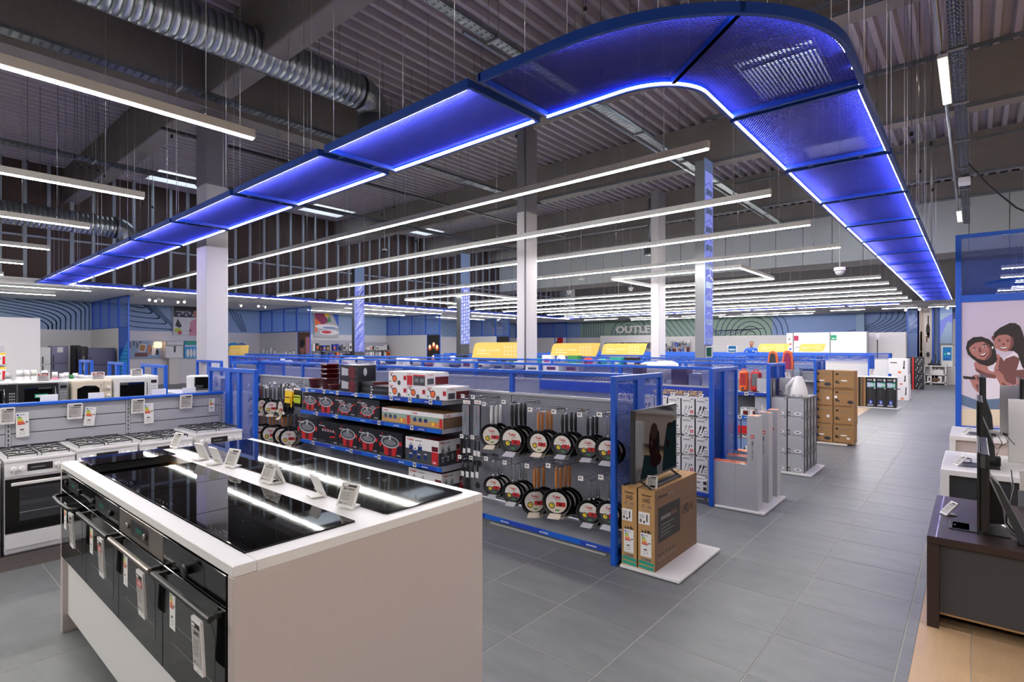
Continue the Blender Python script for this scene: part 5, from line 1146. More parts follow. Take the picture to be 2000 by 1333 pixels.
# person sitting behind the fan cartons: chair back and head
ch = thing('office_chair', 'black high-backed office chair behind the brown cartons', 'chair', (-2.85, 14.55, 0))
MB('black').box(-.27, .05, .58, .27, .16, 1.36, c=.05).build('backrest', ch); MB('black').box(-.26, -.45, .42, .26, .06, .52, c=.04).build('seat', ch); MB('mid_grey').cyl((0, -.2, .08), (0, -.2, .43), .03).build('gas_column', ch)
for k in range(5): MB('near_black').tube([(0, -.2, .1), (.3*math.cos(k*1.2566), -.2+.3*math.sin(k*1.2566), .05)], .022, 6).build('leg', ch)
ch.location.x, _ = atY(1584, 700, 14.6)
# child seats with orange rims, clear bins
for i, (a, b, t, m) in enumerate(((1499, 1519, 686, 'dark_grey'), (1527, 1548.5, 685, 'magenta'))):
    y = 12.95; x0, zt = atY(a, t, y); x1_, _ = atY(b, t, y); w = x1_-x0; h = zt-1.20; r = thing('seat_shell', 'orange-rimmed %s seat shell standing on the fourth row' % ['dark grey', 'magenta'][i], 'seat', ((x0+x1_)/2, y, 1.20))
    P = [(-w/2, 0, 0), (w/2, 0, 0), (w*.5, 0, h*.6), (w*.36, 0, h*.94), (w*.1, 0, h), (-w*.1, 0, h), (-w*.36, 0, h*.94), (-w*.5, 0, h*.6)]; mb = MB('orange'); mb.prism(P, (0, .10, 0)); mb.build('rim', r)
    mb = MB(m); Q = [(x*.68, -.012, h*.1+z*.82) for x, _, z in P]; mb.prism(Q, (0, .012, 0)); mb.build('padding', r)
MB('shelf_metal').box(-5.2, 12.66, 1.17, -2.2, 13.05, 1.2).build('shelf', G4, world=True)
for i in range(2):
    y = 12.75; x0, zt = atY(1535+i*14, 710, y); x1_, _ = atY(1548+i*14, 710, y); MB0 = MB('clear_plastic'); h = .2
    for (p, q, s_, t) in ((0, 0, x1_-x0, .004), (0, .2, x1_-x0, .204), (0, 0, .004, .2), (x1_-x0-.004, 0, x1_-x0, .2)): MB0.box(p, q, 0, s_, t, h)
    MB0.box(0, 0, 0, x1_-x0, .2, .004); o = MB0.build('clear_bin'); o.location = (x0, y, 1.2+0); tag(o, '%s clear plastic bin beside the orange seat shells' % ['left', 'right'][i], 'bin')
# ---- yellow parallelogram signs standing on the rails
def yellow_sign(label, px0, px1, pyt, pyb, y, text=True):
    x0, zt = atY(px0, pyt, y); x1_, zb = atY(px1, pyb, y); w = x1_-x0; h = zt-zb; s_ = w*.10; P = []
    r = thing('yellow_sign', label, 'sign', ((x0+x1_)/2, y, zb), 0, 'yellow signs on the shelving rows'); o = -w/2
    pts = [(o, 0), (o+w-s_*1.6, 0), (o+w-s_*.9, h*.12), (o+w-s_*.55, h*.35), (o+w, h), (o+s_*1.5, h), (o+s_*.8, h*.93), (o+s_*.45, h*.72)]
    mb = MB('sign_yellow'); mb.prism([(a, 0, b) for a, b in pts], (0, .008, 0)); f = Face(mb, (o, 0, 0), (1, 0, 0), (0, 0, 1), .0012)
    if text:
        f.text('Segít a bolt', w*.12, h*.5, h*.14, 'sign_pale', w=w*.42, bold=.02) ; f.rect(w*.12, h*.33, w*.24, h*.045, 'sign_pale')
        for k in range(4): f.rect(w*(.62+.06*k), h*.2, w*.008, h*.66, 'sign_pale')
        for k in range(3): f.rect(w*.60, h*(.28+.22*k), w*.24, h*.02, 'sign_pale')
    mb.build('board', r); MB('light_grey').box(-w*.35, .008, -.02, w*.3, .02, h*.12).build('holder', r); return r
yellow_sign('large yellow sign in front of the plain grey column', 921, 1027.5, 669.5, 704.5, 9.7); yellow_sign('yellow sign right of the large one, in front of the outlet wall', 1074, 1172.5, 671, 700.5, 13.05); yellow_sign('yellow sign in front of the outlet lettering', 1173.5, 1264.5, 671.5, 697, 16.65)
yellow_sign('pale yellow sign beside the man in blue', 1479, 1542, 672, 688, 25.05); yellow_sign('small yellow sign in front of the red and green displays', 1560, 1613, 672, 687, 28.65); yellow_sign('yellow sign left of the near white column end, beyond the red dishes', 446, 486, 675, 697, 9.7)
# ================================================================= TELEVISION BENCHES ON THE RIGHT
def bench(label, y0, y1, z, m, panel, x0=-.222, x1=1.9):
    r = thing('display_bench', label, 'bench', ((x0+x1)/2, (y0+y1)/2, 0)); t = .05
    MB(m).box(x0, y0, z-t, x1, y1, z, c=.003).build('top', r, world=True)
    for a, b in ((x0, x0+.06), (x1-.06, x1)): MB(m).box(a, y0, 0, b, y1, z-t-.001, c=.002).build('side_panel', r, world=True)
    MB(panel).box(x0+.062, y0+.04, .10, x1-.062, y0+.06, z-t-.002).build('front_panel', r, world=True); MB('cardboard' if m == 'wenge' else 'mid_grey').box(x0+.062, y0+.036, .088, x1-.062, y0+.062, .10).build('edge_strip', r, world=True)
    MB(panel).box(x0+.062, y1-.06, .10, x1-.062, y1-.04, z-t-.002).build('back_panel', r, world=True); return r
BZ = .60; bench('low dark brown television bench with grey front panel, nearest on the right', 4.86, 6.25, BZ, 'wenge', 'charcoal')
bench('white television bench with dark grey panel behind the brown bench', 7.0, 8.3, .70, 'white', 'dark_grey'); bench('second white television bench in front of the family poster', 9.7, 10.9, .70, 'white', 'warm_laminate')
def side_tv(label, x, y0, L, zb, h, zbench, slim=.03, vents=False):
    """television whose screen faces the aisle (-X); seen on its edge"""
    r = thing('television', label, 'television', (x, y0+L/2, zbench))
    mb = MB('near_black'); mb.box(x, y0, zb, x+.012, y0+L, zb+h, c=.002); mb.box(x+.012, y0+.0, zb+.02, x+.012+slim, y0+L, zb+h*.985, c=.006); mb.build('housing', r, world=True)
    mb = MB('tv_screen'); f = Face(mb, (x, y0+L, zb), (0, -1, 0), (0, 0, 1), .001); f.rect(.008, .012, L-.016, h-.02, 'tv_screen'); mb.build('screen', r, world=True)
    mb = MB('dark_grey'); mb.prism([(x+.04, y0+.2, zb+.04), (x+.13, y0+.2, zb+.05), (x+.12, y0+.2, zb+h*.3), (x+.04, y0+.2, zb+h*.72)], (0, L-.4, 0)); mb.build('rear_case', r, world=True)
    if vents:
        mb = MB('mid_grey'); [mb.box(x+.014+.005*k, y0-.002, zb+h*.82, x+.0155+.005*k, y0, zb+h*.97) for k in range(5)]; mb.build('vent', r, world=True)
    mb = MB('dark_grey'); mb.box(x-.14, y0+L*.18, zbench, x+.16, y0+L*.45, zbench+.006, c=.002); mb.box(x+.0, y0+L*.24, zbench+.005, x+.03, y0+L*.38, zb+.04); mb.build('stand', r, world=True)
    return r
t1 = side_tv('black television seen edge-on on the dark brown bench', .018, 4.98, .95, BZ+.03, .535, BZ, .045, True)
mb = MB('blue_dark'); mb.prism([(.075, 5.02, BZ+.42), (.12, 5.02, BZ+.36), (.26, 5.02, BZ+.006), (.21, 5.02, BZ+.006)], (0, .14, 0), 'dark_grey'); mb.build('slanted_support', t1, world=True)
side_tv('black television seen edge-on on the near white bench', .022, 7.12, 1.0, .73, .62, .70)
side_tv('slim television seen edge-on on the far white bench', .055, 9.85, 1.0, .73, .74, .70, .05)
side_tv('dark television cut by the right picture edge above the white boards', .42, 10.05, .8, .95, .5, .70)
for i, (px0, t, b, y) in enumerate(((1969, 780, 912, 7.9), (1953, 753, 862, 10.4))):
    x0, zt = atY(px0, t, y); z0 = .702; r = tag(MB('white').box(0, 0, 0, .62, .03, zt-z0, c=.003).build('back_board'), ['near', 'far'][i]+' white upright board standing on its white bench', 'board', 'white upright boards'); r.location = (x0, y, z0)
# labels and small gear on the benches
price_tag('tilted white price label near the corner of the dark brown bench', .085, .12, (-.165, 5.55, BZ+.004), math.radians(-62), math.radians(38), '109.999', foot=True)
price_tag('tilted white price label on the near white bench', .085, .12, (-.13, 7.3, .704), math.radians(-60), math.radians(40), '129.999', foot=True)
price_tag('tilted white price label on the far white bench', .085, .12, (-.10, 9.95, .704), math.radians(-60), math.radians(40), '149.999', foot=True)
mb = MB('blue_dark'); mb.box(-.105, 5.17, 0, -.02, 5.36, .005, 'rail_deep'); mb.box(-.098, 5.26, .005, -.088, 5.28, .006, 'paper'); o = mb.build('cover_plate'); o.location = (0, 0, BZ+.001); tag(o, 'small blue-grey plate with white sticker beside the edge-on television', 'plate')
mb = MB('near_black'); mb.tube([(-.11, 7.9, 0), (-.02, 7.9, 0), (-.02, 7.62, 0), (-.11, 7.62, 0), (-.11, 7.9, 0)], .006, 6); o = mb.build('wire_frame_stand'); o.location = (.0, -.1, .707); tag(o, 'dark wire frame lying on the near white bench', 'stand')
o = MB('near_black').box(0, 0, 0, .09, .14, .085, c=.006).build('power_adapter'); o.location = (.10, 7.5, .701); tag(o, 'black adapter box behind the television on the near white bench', 'adapter')
def cord(label, pts, r_=.0035, m='near_black'): return tag(MB(m).tube(pts, r_, 6).build('cable'), label, 'cable')
cord('thin black cable looping above the adapter on the near white bench', [(.16, 7.55, .80), (.20, 7.6, .92), (.17, 7.6, .99), (.12, 7.6, .95), (.16, 7.58, .86), (.24, 7.6, .93), (.21, 7.6, 1.02), (.25, 7.65, .96), (.29, 7.7, .90)])
cord('thick black cable hanging at the right edge over the brown bench', [(.20, 5.9, .93), (.205, 5.7, .84), (.17, 5.5, .72), (.165, 5.4, .64), (.20, 5.3, .61), (.26, 5.2, .609), (.34, 5.2, .609)], .007)
cord('thin grey cable lying behind the edge-on television', [(.10, 5.3, .78), (.14, 5.25, .68), (.19, 5.2, .62), (.25, 5.15, .606), (.32, 5.15, .606)], .003, 'mid_grey')
o = MB('offwhite').box(0, 0, 0, .05, .03, .16, c=.004).build('socket_box'); o.location = (.262, 6.27, .72); tag(o, 'small pale socket box at the right picture edge', 'socket')
MBx = MB('mid_grey').box(.255, 6.262, 0, .32, 6.30, .72); o = MBx.build('socket_post'); tag(o, 'grey post carrying the pale socket box', 'post')
# ---- partition with the family poster
PY = 17.25; pr_ = thing('poster_partition', 'tall blue-framed partition with a family photo poster and mesh above', 'partition', (.9, PY, 0))
def bxp(x0, z0, x1, z1, n): MB('blue').box(x0, PY-.05, z0, x1, PY+.05, z1, c=.004).build(n, pr_, world=True)
PX0, PX1 = -.295, 2.6
bxp(PX0, 0, PX0+.10, 4.40, 'post'); bxp(PX1-.1, 0, PX1, 4.40, 'post'); bxp(PX0+.1, 4.31, PX1-.1, 4.40, 'top_bar'); bxp(PX0+.1, 2.86, PX1-.1, 3.02, 'middle_bar'); bxp(PX0+.1, 0, PX1-.1, .06, 'bottom_bar')
e = expanded(PX1-PX0-.2, 1.29, .07, .034, .004, .004, 'blue'); o = stuff(e.build('mesh_panel', pr_)); o.location = (PX0+.1-pr_.location.x, 0, 3.02); o.rotation_euler = (math.pi/2, 0, 0)
mat('poster_bg', '#C4BAD0', .5); mat('sofa_white', '#C9C3D2', .6); mat('shirt', '#DAD6E4', .6); mat('skin_lit', '#A8716A', .5); mat('skin_deep', '#6E4444', .5)
mb = MB('poster_bg'); mb.box(PX0+.1, PY-.02, .06, PX1-.1, PY+.02, 2.86); f = Face(mb, (0, PY-.021, 0), (1, 0, 0), (0, 0, 1), .001)
def pz(x, y): return atY(1560+x/3.332, 560+y/3.332, PY-.022)
def shape(pts, m, d): f.poly([pz(x, y) for x, y in pts], m, d)
def oval(x, y, rx, ry, m, d, rot=0):
    P = []; c0, s0 = math.cos(rot), math.sin(rot)
    for i in range(22):
        t = 2*math.pi*i/22; a, b = rx*math.cos(t), ry*math.sin(t); P.append((x+a*c0-b*s0, y+a*s0+b*c0))
    shape(P, m, d)
shape([(1052, 470), (1700, 430), (1700, 905), (1052, 905)], 'sofa_white', .002)
shape([(1052, 800), (1700, 780), (1700, 905), (1052, 905)], 'cream', .003); shape([(1052, 700), (1160, 740), (1300, 760), (1310, 800), (1150, 800), (1052, 770)], 'denim', .004)
shape([(1190, 690), (1330, 690), (1340, 800), (1210, 790)], 'denim', .0045)
# woman in front: torso, arms, hands
shape([(1165, 600), (1200, 545), (1245, 560), (1300, 600), (1370, 650), (1345, 700), (1300, 730), (1230, 735), (1200, 715), (1190, 660)], 'shirt', .005)
shape([(1200, 470), (1300, 440), (1345, 500), (1340, 560), (1270, 600), (1200, 560), (1185, 510)], 'skin_lit', .0052); shape([(1255, 480), (1320, 460), (1345, 505), (1340, 560), (1275, 590), (1245, 540)], 'skin_deep', .0054)
shape([(1320, 620), (1400, 560), (1466, 540), (1700, 530), (1700, 740), (1466, 700), (1390, 690)], 'shirt', .0055); shape([(1335, 470), (1400, 425), (1466, 470), (1560, 500), (1560, 560), (1440, 560), (1380, 545)], 'shirt', .0057)
shape([(1300, 545), (1345, 470), (1400, 450), (1440, 470), (1420, 540), (1360, 590), (1310, 590)], 'skin_deep', .006)
shape([(1140, 500), (1165, 478), (1215, 500), (1280, 545), (1300, 575), (1280, 600), (1215, 590), (1150, 545)], 'skin_lit', .0065); shape([(1150, 530), (1215, 560), (1290, 580), (1280, 600), (1215, 592), (1155, 552)], 'skin_deep', .0066)
shape([(1270, 560), (1300, 545), (1345, 590), (1400, 640), (1450, 665), (1440, 690), (1380, 690), (1310, 640)], 'skin_lit', .007); shape([(1320, 620), (1400, 665), (1450, 668), (1440, 690), (1380, 690), (1325, 650)], 'skin_deep', .0071)
shape([(1330, 585), (1400, 545), (1470, 540), (1700, 560), (1700, 620), (1470, 640), (1400, 640), (1350, 620)], 'skin_deep', .0072)
shape([(1110, 600), (1150, 572), (1200, 580), (1212, 625), (1195, 680), (1165, 690), (1135, 655)], 'skin_lit', .0073); shape([(1150, 640), (1205, 625), (1212, 650), (1195, 682), (1168, 690)], 'skin_deep', .0074)
for q in range(4): shape([(1128+14*q, 582+3*q), (1142+14*q, 578+3*q), (1150+13*q, 604+3*q), (1137+13*q, 609+3*q)], 'skin_lit' if q % 2 else 'skin_deep', .0075)
shape([(1228, 520), (1262, 490), (1296, 500), (1300, 535), (1262, 556), (1236, 545)], 'shirt', .0076); shape([(1288, 492), (1300, 462), (1308, 468), (1302, 505), (1296, 540), (1276, 552), (1270, 535)], 'skin_lit', .0078)
# woman: hair, face
shape([(1088, 400), (1098, 358), (1135, 330), (1190, 326), (1240, 345), (1268, 375), (1282, 420), (1290, 470), (1270, 505), (1235, 520), (1180, 505), (1130, 470), (1100, 440)], 'hair', .008)
shape([(1108, 398), (1122, 372), (1160, 358), (1205, 360), (1240, 380), (1255, 410), (1256, 445), (1236, 472), (1205, 480), (1165, 470), (1130, 445), (1112, 420)], 'skin_lit', .0085)
shape([(1205, 360), (1240, 380), (1255, 410), (1256, 445), (1236, 472), (1210, 478), (1236, 440), (1238, 405)], 'skin_deep', .0087); shape([(1106, 404), (1116, 370), (1150, 348), (1205, 348), (1190, 360), (1150, 366), (1124, 384)], 'hair', .0089)
shape([(1128, 408), (1140, 398), (1156, 398), (1156, 402), (1142, 403)], 'ink', .0091); shape([(1190, 386), (1206, 374), (1226, 376), (1226, 380), (1208, 380)], 'ink', .0091)
oval(1145, 412, 11, 4.5, 'paper', .0091, -.35); oval(1146, 412, 5, 5, 'ink', .0093); oval(1207, 391, 11, 4.5, 'paper', .0091, -.3); oval(1208, 391, 5, 5, 'ink', .0093); shape([(1172, 395), (1180, 394), (1192, 424), (1180, 430), (1170, 426)], 'skin_deep', .0091)
shape([(1172, 448), (1195, 438), (1226, 424), (1222, 442), (1206, 456), (1186, 458)], 'dark_red', .0093); shape([(1178, 447), (1196, 440), (1220, 429), (1214, 440), (1198, 449)], 'paper', .0095); oval(1262, 398, 6, 9, 'paper', .0095)
# girl behind: hair, face
shape([(1262, 345), (1272, 300), (1310, 268), (1348, 250), (1372, 238), (1410, 238), (1440, 258), (1458, 300), (1475, 370), (1490, 470), (1480, 560), (1452, 520), (1425, 440), (1400, 420), (1330, 420), (1280, 400)], 'hair', .0082)
shape([(1266, 360), (1284, 322), (1320, 302), (1368, 306), (1396, 334), (1400, 375), (1384, 408), (1352, 424), (1312, 418), (1280, 396)], 'skin_lit', .009); shape([(1368, 306), (1396, 334), (1400, 375), (1384, 408), (1356, 423), (1376, 385), (1380, 340)], 'skin_deep', .0092)
shape([(1262, 352), (1280, 316), (1320, 292), (1372, 298), (1398, 330), (1350, 312), (1300, 318)], 'hair', .0095); oval(1262, 334, 7, 14, 'skin_deep', .0088)
shape([(1288, 347), (1304, 339), (1320, 344), (1304, 344)], 'ink', .0096); shape([(1345, 346), (1362, 341), (1378, 349), (1362, 346)], 'ink', .0096); oval(1306, 354, 10, 4, 'ink', .0096); oval(1361, 356, 10, 4, 'ink', .0096); oval(1333, 376, 9, 7, 'skin_deep', .0097)
shape([(1304, 390), (1332, 394), (1362, 389), (1352, 406), (1332, 411), (1314, 405)], 'dark_red', .0098); shape([(1309, 393), (1332, 397), (1357, 392), (1349, 402), (1332, 405), (1316, 401)], 'paper', .0099)
shape([(1066, 582), (1150, 590), (1150, 606), (1075, 602)], 'ink', .0092); shape([(1300, 790), (1310, 770), (1360, 790), (1340, 830)], 'skin_lit', .006)
mb.build('poster', pr_, world=True)
# second canopy seen through the mesh
r2 = thing('light_canopy', 'second blue LED canopy seen through the mesh above the family poster', 'canopy', (3.2, 25.5, ZR))
for (yy, L, x0) in ((23.6, 5.6, .9), (25.9, 5.6, .9)):
    mb = MB('canopy_blue'); mb.box(x0, yy-.35, ZR, x0+L, yy+.35, ZR+.07); mb.build('frame', r2, world=True); MB('led_blue').box(x0, yy-.33, ZR-.012, x0+L, yy-.31, ZR-.001).build('led_strip', r2, world=True)
    MB('led_blue').box(x0, yy+.31, ZR-.012, x0+L, yy+.33, ZR-.001).build('led_strip', r2, world=True)
mb = MB('canopy_blue'); P = [(1.1, 23.25)]+[(1.1-.85*math.sin(t), 24.75-1.5*math.cos(t)) for t in [math.pi*k/12 for k in range(13)]]+[(1.1, 25.7), (1.0, 25.3), (.75, 24.75), (1.0, 24.0), (1.1, 23.7)]
mb.prism([(a, b, ZR) for a, b in P], (0, 0, .07)); mb.build('end_frame', r2, world=True)
for x in (1.4, 3.5, 6): MB('steel').cyl((x, 24.0 if x > 2 else 23.6, ZR+.07), (x, 24.0 if x > 2 else 23.6, DZ-.03), .004, n=5).build('wire', r2, world=True)
for i, (y, x0) in enumerate(((19.6, .5), (22.1, .55), (27.2, .6), (29.3, .6))): linear('linear_light', '%s linear light behind the poster partition, counted from it' % nth(i), 7, (x0, y, ZL), 0, 'linear lights behind the partition', 3)
linear('linear_light', 'linear light in the aisle behind the camera', 8.5, (-8.6, -2.9, ZL), 0, None, 3)  # added lamp, out of view, brightens the oven side of the island
for i, y in enumerate((-2.6, .8, 4.2, 7.6, 11, 14)): linear('linear_light', '%s linear light over the television zone, counted from behind the camera' % nth(i), 8.5, (1.6, y, ZL), 0, 'linear lights over the television zone', 3)
# ================================================================= END OF THE MAIN AISLE
TYf = 20.6
xs_ = [atY(p, 780, TYf+.4)[0] for p in (1692, 1712, 1731.5, 1751)]; zt_ = atY(1720, 736, TYf+.4)[1]
def tower_print(F, w, d, h):
    f = F['front']; f.rect(w*.06, h*.66, w*.88, h*.17, 'wall_blue'); f.rect(w*.5, h*.66, w*.44, h*.17, 'teal', .0014); f.text('TAURUS', w*.08, h*.70, h*.1, 'paper', w=w*.82, bold=.03); f.rect(w*.08, h*.9, w*.5, h*.035, 'light_grey'); f.rect(w*.74, h*.87, w*.18, h*.08, 'paper')
    f.disc(w*.45, h*.16, w*.2, 'rail_deep', rb=h*.09); f.disc(w*.45, h*.16, w*.1, 'light_grey', .0016, rb=h*.05); f.rect(w*.1, h*.035, w*.6, h*.05, 'light_grey'); f.rect(w*.3, h*.3, w*.2, h*.32, 'dark_grey', .0014); f.rect(w*.8, h*.62, w*.15, h*.03, 'paper')
for k in range(3): carton('tower_fan_carton', 'tall black carton with a bright lettered band, %s from the left' % nth(k), 'box', xs_[k+1]-xs_[k]-.01, .4, zt_-.07, 'near_black', (xs_[k], TYf+.4, .04), tower_print, 'tall black cartons')
xl = [atY(p, 780, TYf+.3)[0] for p in (1671, 1677, 1683.5, 1691)]
for k in range(3): carton('tower_fan_carton', 'tall brown-black carton seen from its side, %s from the left' % nth(k), 'box', xl[k+1]-xl[k]-.012, .5, zt_-.07, 'cardboard_dark' if k != 1 else 'near_black', (xl[k], TYf+.34, .04), lambda F, w, d, h: F['front'].rect(w*.75, 0, w*.22, h, 'kraft'), 'side-on tall cartons')
platform('low white platform under the tall black cartons', xl[0]-.05, xs_[3]+.06, TYf+.28, TYf+1.0, .038)
carton('cover_board', 'thin white board lying on the tall black cartons', 'board', xs_[3]-xl[0]+.04, .62, .02, 'white', (xl[0]-.02, TYf+.36, zt_-.028))
price_tag('white price label on top of the tall black cartons', .12, .22, ((xs_[0]+xs_[1])/2, TYf+.5, zt_+.0), 0, .2, '39.999', foot=True)
wz = [atY(1760, p, 24.8)[1] for p in (782, 753, 731, 701)]
for k in range(3):
    a, b = ((1745, 1775), (1741, 1774), (1735, 1773))[k]; x0 = atY(a, 760, 24.8)[0]; x1_ = atY(b, 760, 24.8)[0]
    carton('vacuum_carton', 'large white carton with black vacuum picture, %s from the floor' % nth(k), 'box', x1_-x0, .9, wz[k+1]-wz[k]-.004 if k else wz[1]-.006, 'white', (x0, 24.8, .004 if k == 0 else wz[k]), lambda F, w, d, h: (F['front'].disc(w*.80, h*.4, w*.06, 'ink'), F['front'].line([(w*.8, h*.4), (w*.82, h*.85)], .03, 'ink'), F['front'].rect(w*.1, h*.7, w*.35, h*.08, 'ink_grey'), F['front'].rect(w*.5, h*.05, w*.16, h*.12, 'orange')), 'white vacuum cartons')
rz_ = .0; yk = 31.5
for c, (a, b, m) in enumerate(((1770, 1785.5, 'near_black'), (1786, 1804, 'near_black'))):
    x0 = atY(a, 730, yk)[0]; x1_ = atY(b, 730, yk)[0]; zt = atY(1790, 698, yk)[1]; n = 4; h = zt/n
    for q in range(n): carton('game_carton', 'black carton with red edge, %s column, %s from the floor' % (['left', 'right'][c], nth(q)), 'box', x1_-x0-.01, .7, h-.004, m, (x0, yk, .004+q*h), (lambda F, w, d, h: (F['front'].rect(w*.8, 0, w*.2, h, 'red'), F['front'].disc(w*.35, h*.5, w*.25, 'dark_grey', rb=h*.3))) if c == 0 else (lambda F, w, d, h: [F['front'].rect(w*.15*k, h*(.1+.25*(k % 3)), w*.08, h*.18, 'light_grey') for k in range(1, 6)]), 'black and red cartons')
# low white shelf with vacuum cleaners on it
sy = 36.0; x0 = atY(1804, 740, sy)[0]; x1_ = atY(1848, 740, sy)[0]; zt = atY(1825, 714.5, sy)[1]
r = thing('display_shelf', 'low white two-tier shelf at the end of the aisle', 'shelf', ((x0+x1_)/2, sy, 0))
for z in (.08, zt*.5, zt-.05): MB('white').box(x0, sy, z, x1_, sy+.5, z+.05).build('shelf_board', r, world=True)
for x in (x0, x0+(x1_-x0)*.3, x1_-.05): MB('white').box(x, sy, 0, x+.05, sy+.5, zt-.05).build('side_panel', r, world=True)
MB('white').box(x0, sy+.48, 0, x1_, sy+.5, zt).build('back_panel', r, world=True)
for k in range(9):
    lev = k % 3; x = x0+.25+(k//3)*(x1_-x0-.4)/3+.12*(lev == 1); z = (zt, zt*.5+.05, .13)[lev]; t = thing('hand_vacuum', 'small %s on the %s of the white shelf, %s from the left' % (['black vacuum cleaner', 'white handheld vacuum', 'boxed white vacuum'][lev], ['top', 'middle board', 'lower board'][lev], nth(k//3)), 'vacuum', (x, sy+.2, z+.001), 0, 'vacuums on the white shelf')
    if lev == 0: MB('near_black').lathe([(.10, 0), (.11, .06), (.07, .10), (0, .11)], n=14).build('body', t); MB('dark_grey').tube([(.0, 0, .10), (.06, 0, .3), (.02, 0, .55 if k == 3 else .2)], .02, 6).build('handle', t)
    elif lev == 1: MB('white').box(-.1, -.05, 0, .08, .1, .22, c=.02).build('body', t); MB('near_black').cyl((.12, 0, 0), (.12, 0, .3), .035, .02).build('nozzle', t)
    else: MB('white').box(-.13, -.05, 0, .13, .15, .3).build('body', t); MB('kraft_shade').box(-.08, -.054, .05, .06, -.051, .2).build('picture', t)
# tall banner, frames, kiosk and light board at the far right
def board(name, label, px0, px1, pyt, pyb, y, m, cat='sign', prints=None, t=.04, frame=None, zb=None):
    x0, zt = atY(px0, pyt, y); x1_, z0 = atY(px1, pyb, y)
    if zb is not None: z0 = zb
    mb = MB(m); mb.box(x0, y, z0, x1_, y+t, zt)
    if prints: prints(Face(mb, (x0, y, z0), (1, 0, 0), (0, 0, 1), .003), x1_-x0, zt-z0)
    r = thing(name, label, cat, ((x0+x1_)/2, y, z0)); mb.build('board', r, world=True)
    if frame:
        for a, b in ((x0-.07, x0), (x1_, x1_+.07)): MB(frame).box(a, y-.01, z0 if zb is None else 0, b, y+t+.01, zt+.06).build('post', r, world=True)
        MB(frame).box(x0, y-.01, zt, x1_, y+t+.01, zt+.06).build('top_bar', r, world=True)
    return r
mat('banner', '#D9CEC6', .6); mat('banner_grad', '#B8A79B', .6)
def banner(f, w, h):
    f.rect(w*.02, h*.05, w*.35, h*.9, 'banner_grad'); f.text('dreame', w*.22, h*.90, h*.055, 'ink_grey', w=w*.62, bold=.02); f.line([(w*.72, h*.86), (w*.72, h*.74)], .05, 'ink'); f.disc(w*.70, h*.68, w*.16, 'ink', rb=h*.08); f.disc(w*.74, h*.61, w*.1, 'ink', rb=h*.04); f.line([(w*.5, h*.52), (w*.42, h*.2)], .04, 'light_grey'); f.disc(w*.7, h*.36, w*.14, 'dark_grey', rb=h*.035)
    f.rect(w*.1, h*.4, w*.14, h*.26, 'lime'); f.rect(w*.06, h*.33, w*.2, h*.06, 'orange'); f.rect(w*.55, h*.52, w*.12, h*.08, 'kraft_shade')
board('brand_banner', 'tall pale banner lettered dreame with a black vacuum cleaner picture', 1795, 1820, 597, 706, 38.2, 'banner', prints=banner, frame='blue', zb=.0)
board('mesh_screen', 'blue open frame left of the tall pale banner', 1774, 1792, 597, 705, 38.2, 'blue_pane', cat='frame', frame='blue', zb=.3)
board('mesh_screen', 'blue framed strip right of the tall pale banner', 1823, 1832, 597, 700, 38.4, 'wall_deep', cat='frame', frame='blue', zb=.1)
board('light_board', 'hanging pale blue board with drifting shapes above the kiosk', 1836, 1860, 593, 671, 37.4, 'wall_blue', prints=lambda f, w, h: (f.rect(0, h*.75, w, h*.25, 'wall_deep'), f.poly([(0, h*.55), (w, h*.75), (w, h*.3), (w*.3, 0), (0, 0)], 'backlit'), f.poly([(0, h*.1), (w*.6, h*.55), (w, h*.5), (w, h*.15), (w*.4, 0), (0, 0)], 'wall_blue', .004)))
y = 36.6; x0, zt = atY(1838, 675, y); x1_, z0 = atY(1862, 718, y)
r = thing('kiosk', 'white information kiosk with blue touch screen at the end of the aisle', 'kiosk', ((x0+x1_)/2, y, 0)); MB('white').box(x0, y, z0, x1_, y+.16, zt, c=.03).build('case', r, world=True)
mb = MB('screen_blue'); f = Face(mb, (x0, y, z0), (1, 0, 0), (0, 0, 1), .003); w = x1_-x0; h = zt-z0; f.rect(w*.14, h*.3, w*.72, h*.62, 'screen_blue'); f.text('e', w*.48, h*.58, h*.14, 'screen_white', w=w*.28, d=.006, bold=.02); f.disc(w*.34, h*.6, w*.1, 'lcd_green', .005); f.rect(w*.2, h*.34, w*.5, h*.05, 'rail_deep', .005); mb.build('screen', r, world=True); MB('near_black').cyl(((x0+x1_)/2, y-.004, z0+h*.12), ((x0+x1_)/2, y, z0+h*.12), .02, n=10).build('button', r, world=True)
MB('offwhite').box(x0+.1, y+.08, 0, x1_+.4, y+.5, z0+.0).build('pedestal', r, world=True)
y = 39.2; x0, _ = atY(1861, 700, y); mb = MB('white'); mb.box(x0, y, 0, x0+1.2, y+.5, 3.3); [mb.box(x0+.05, y-.04, .4+k*.5, x0+1.1, y, .43+k*.5, 'light_grey') for k in range(6)]; tag(mb.build('wall_shelf'), 'tall pale wall shelf between the kiosk and the partition post', 'shelf')
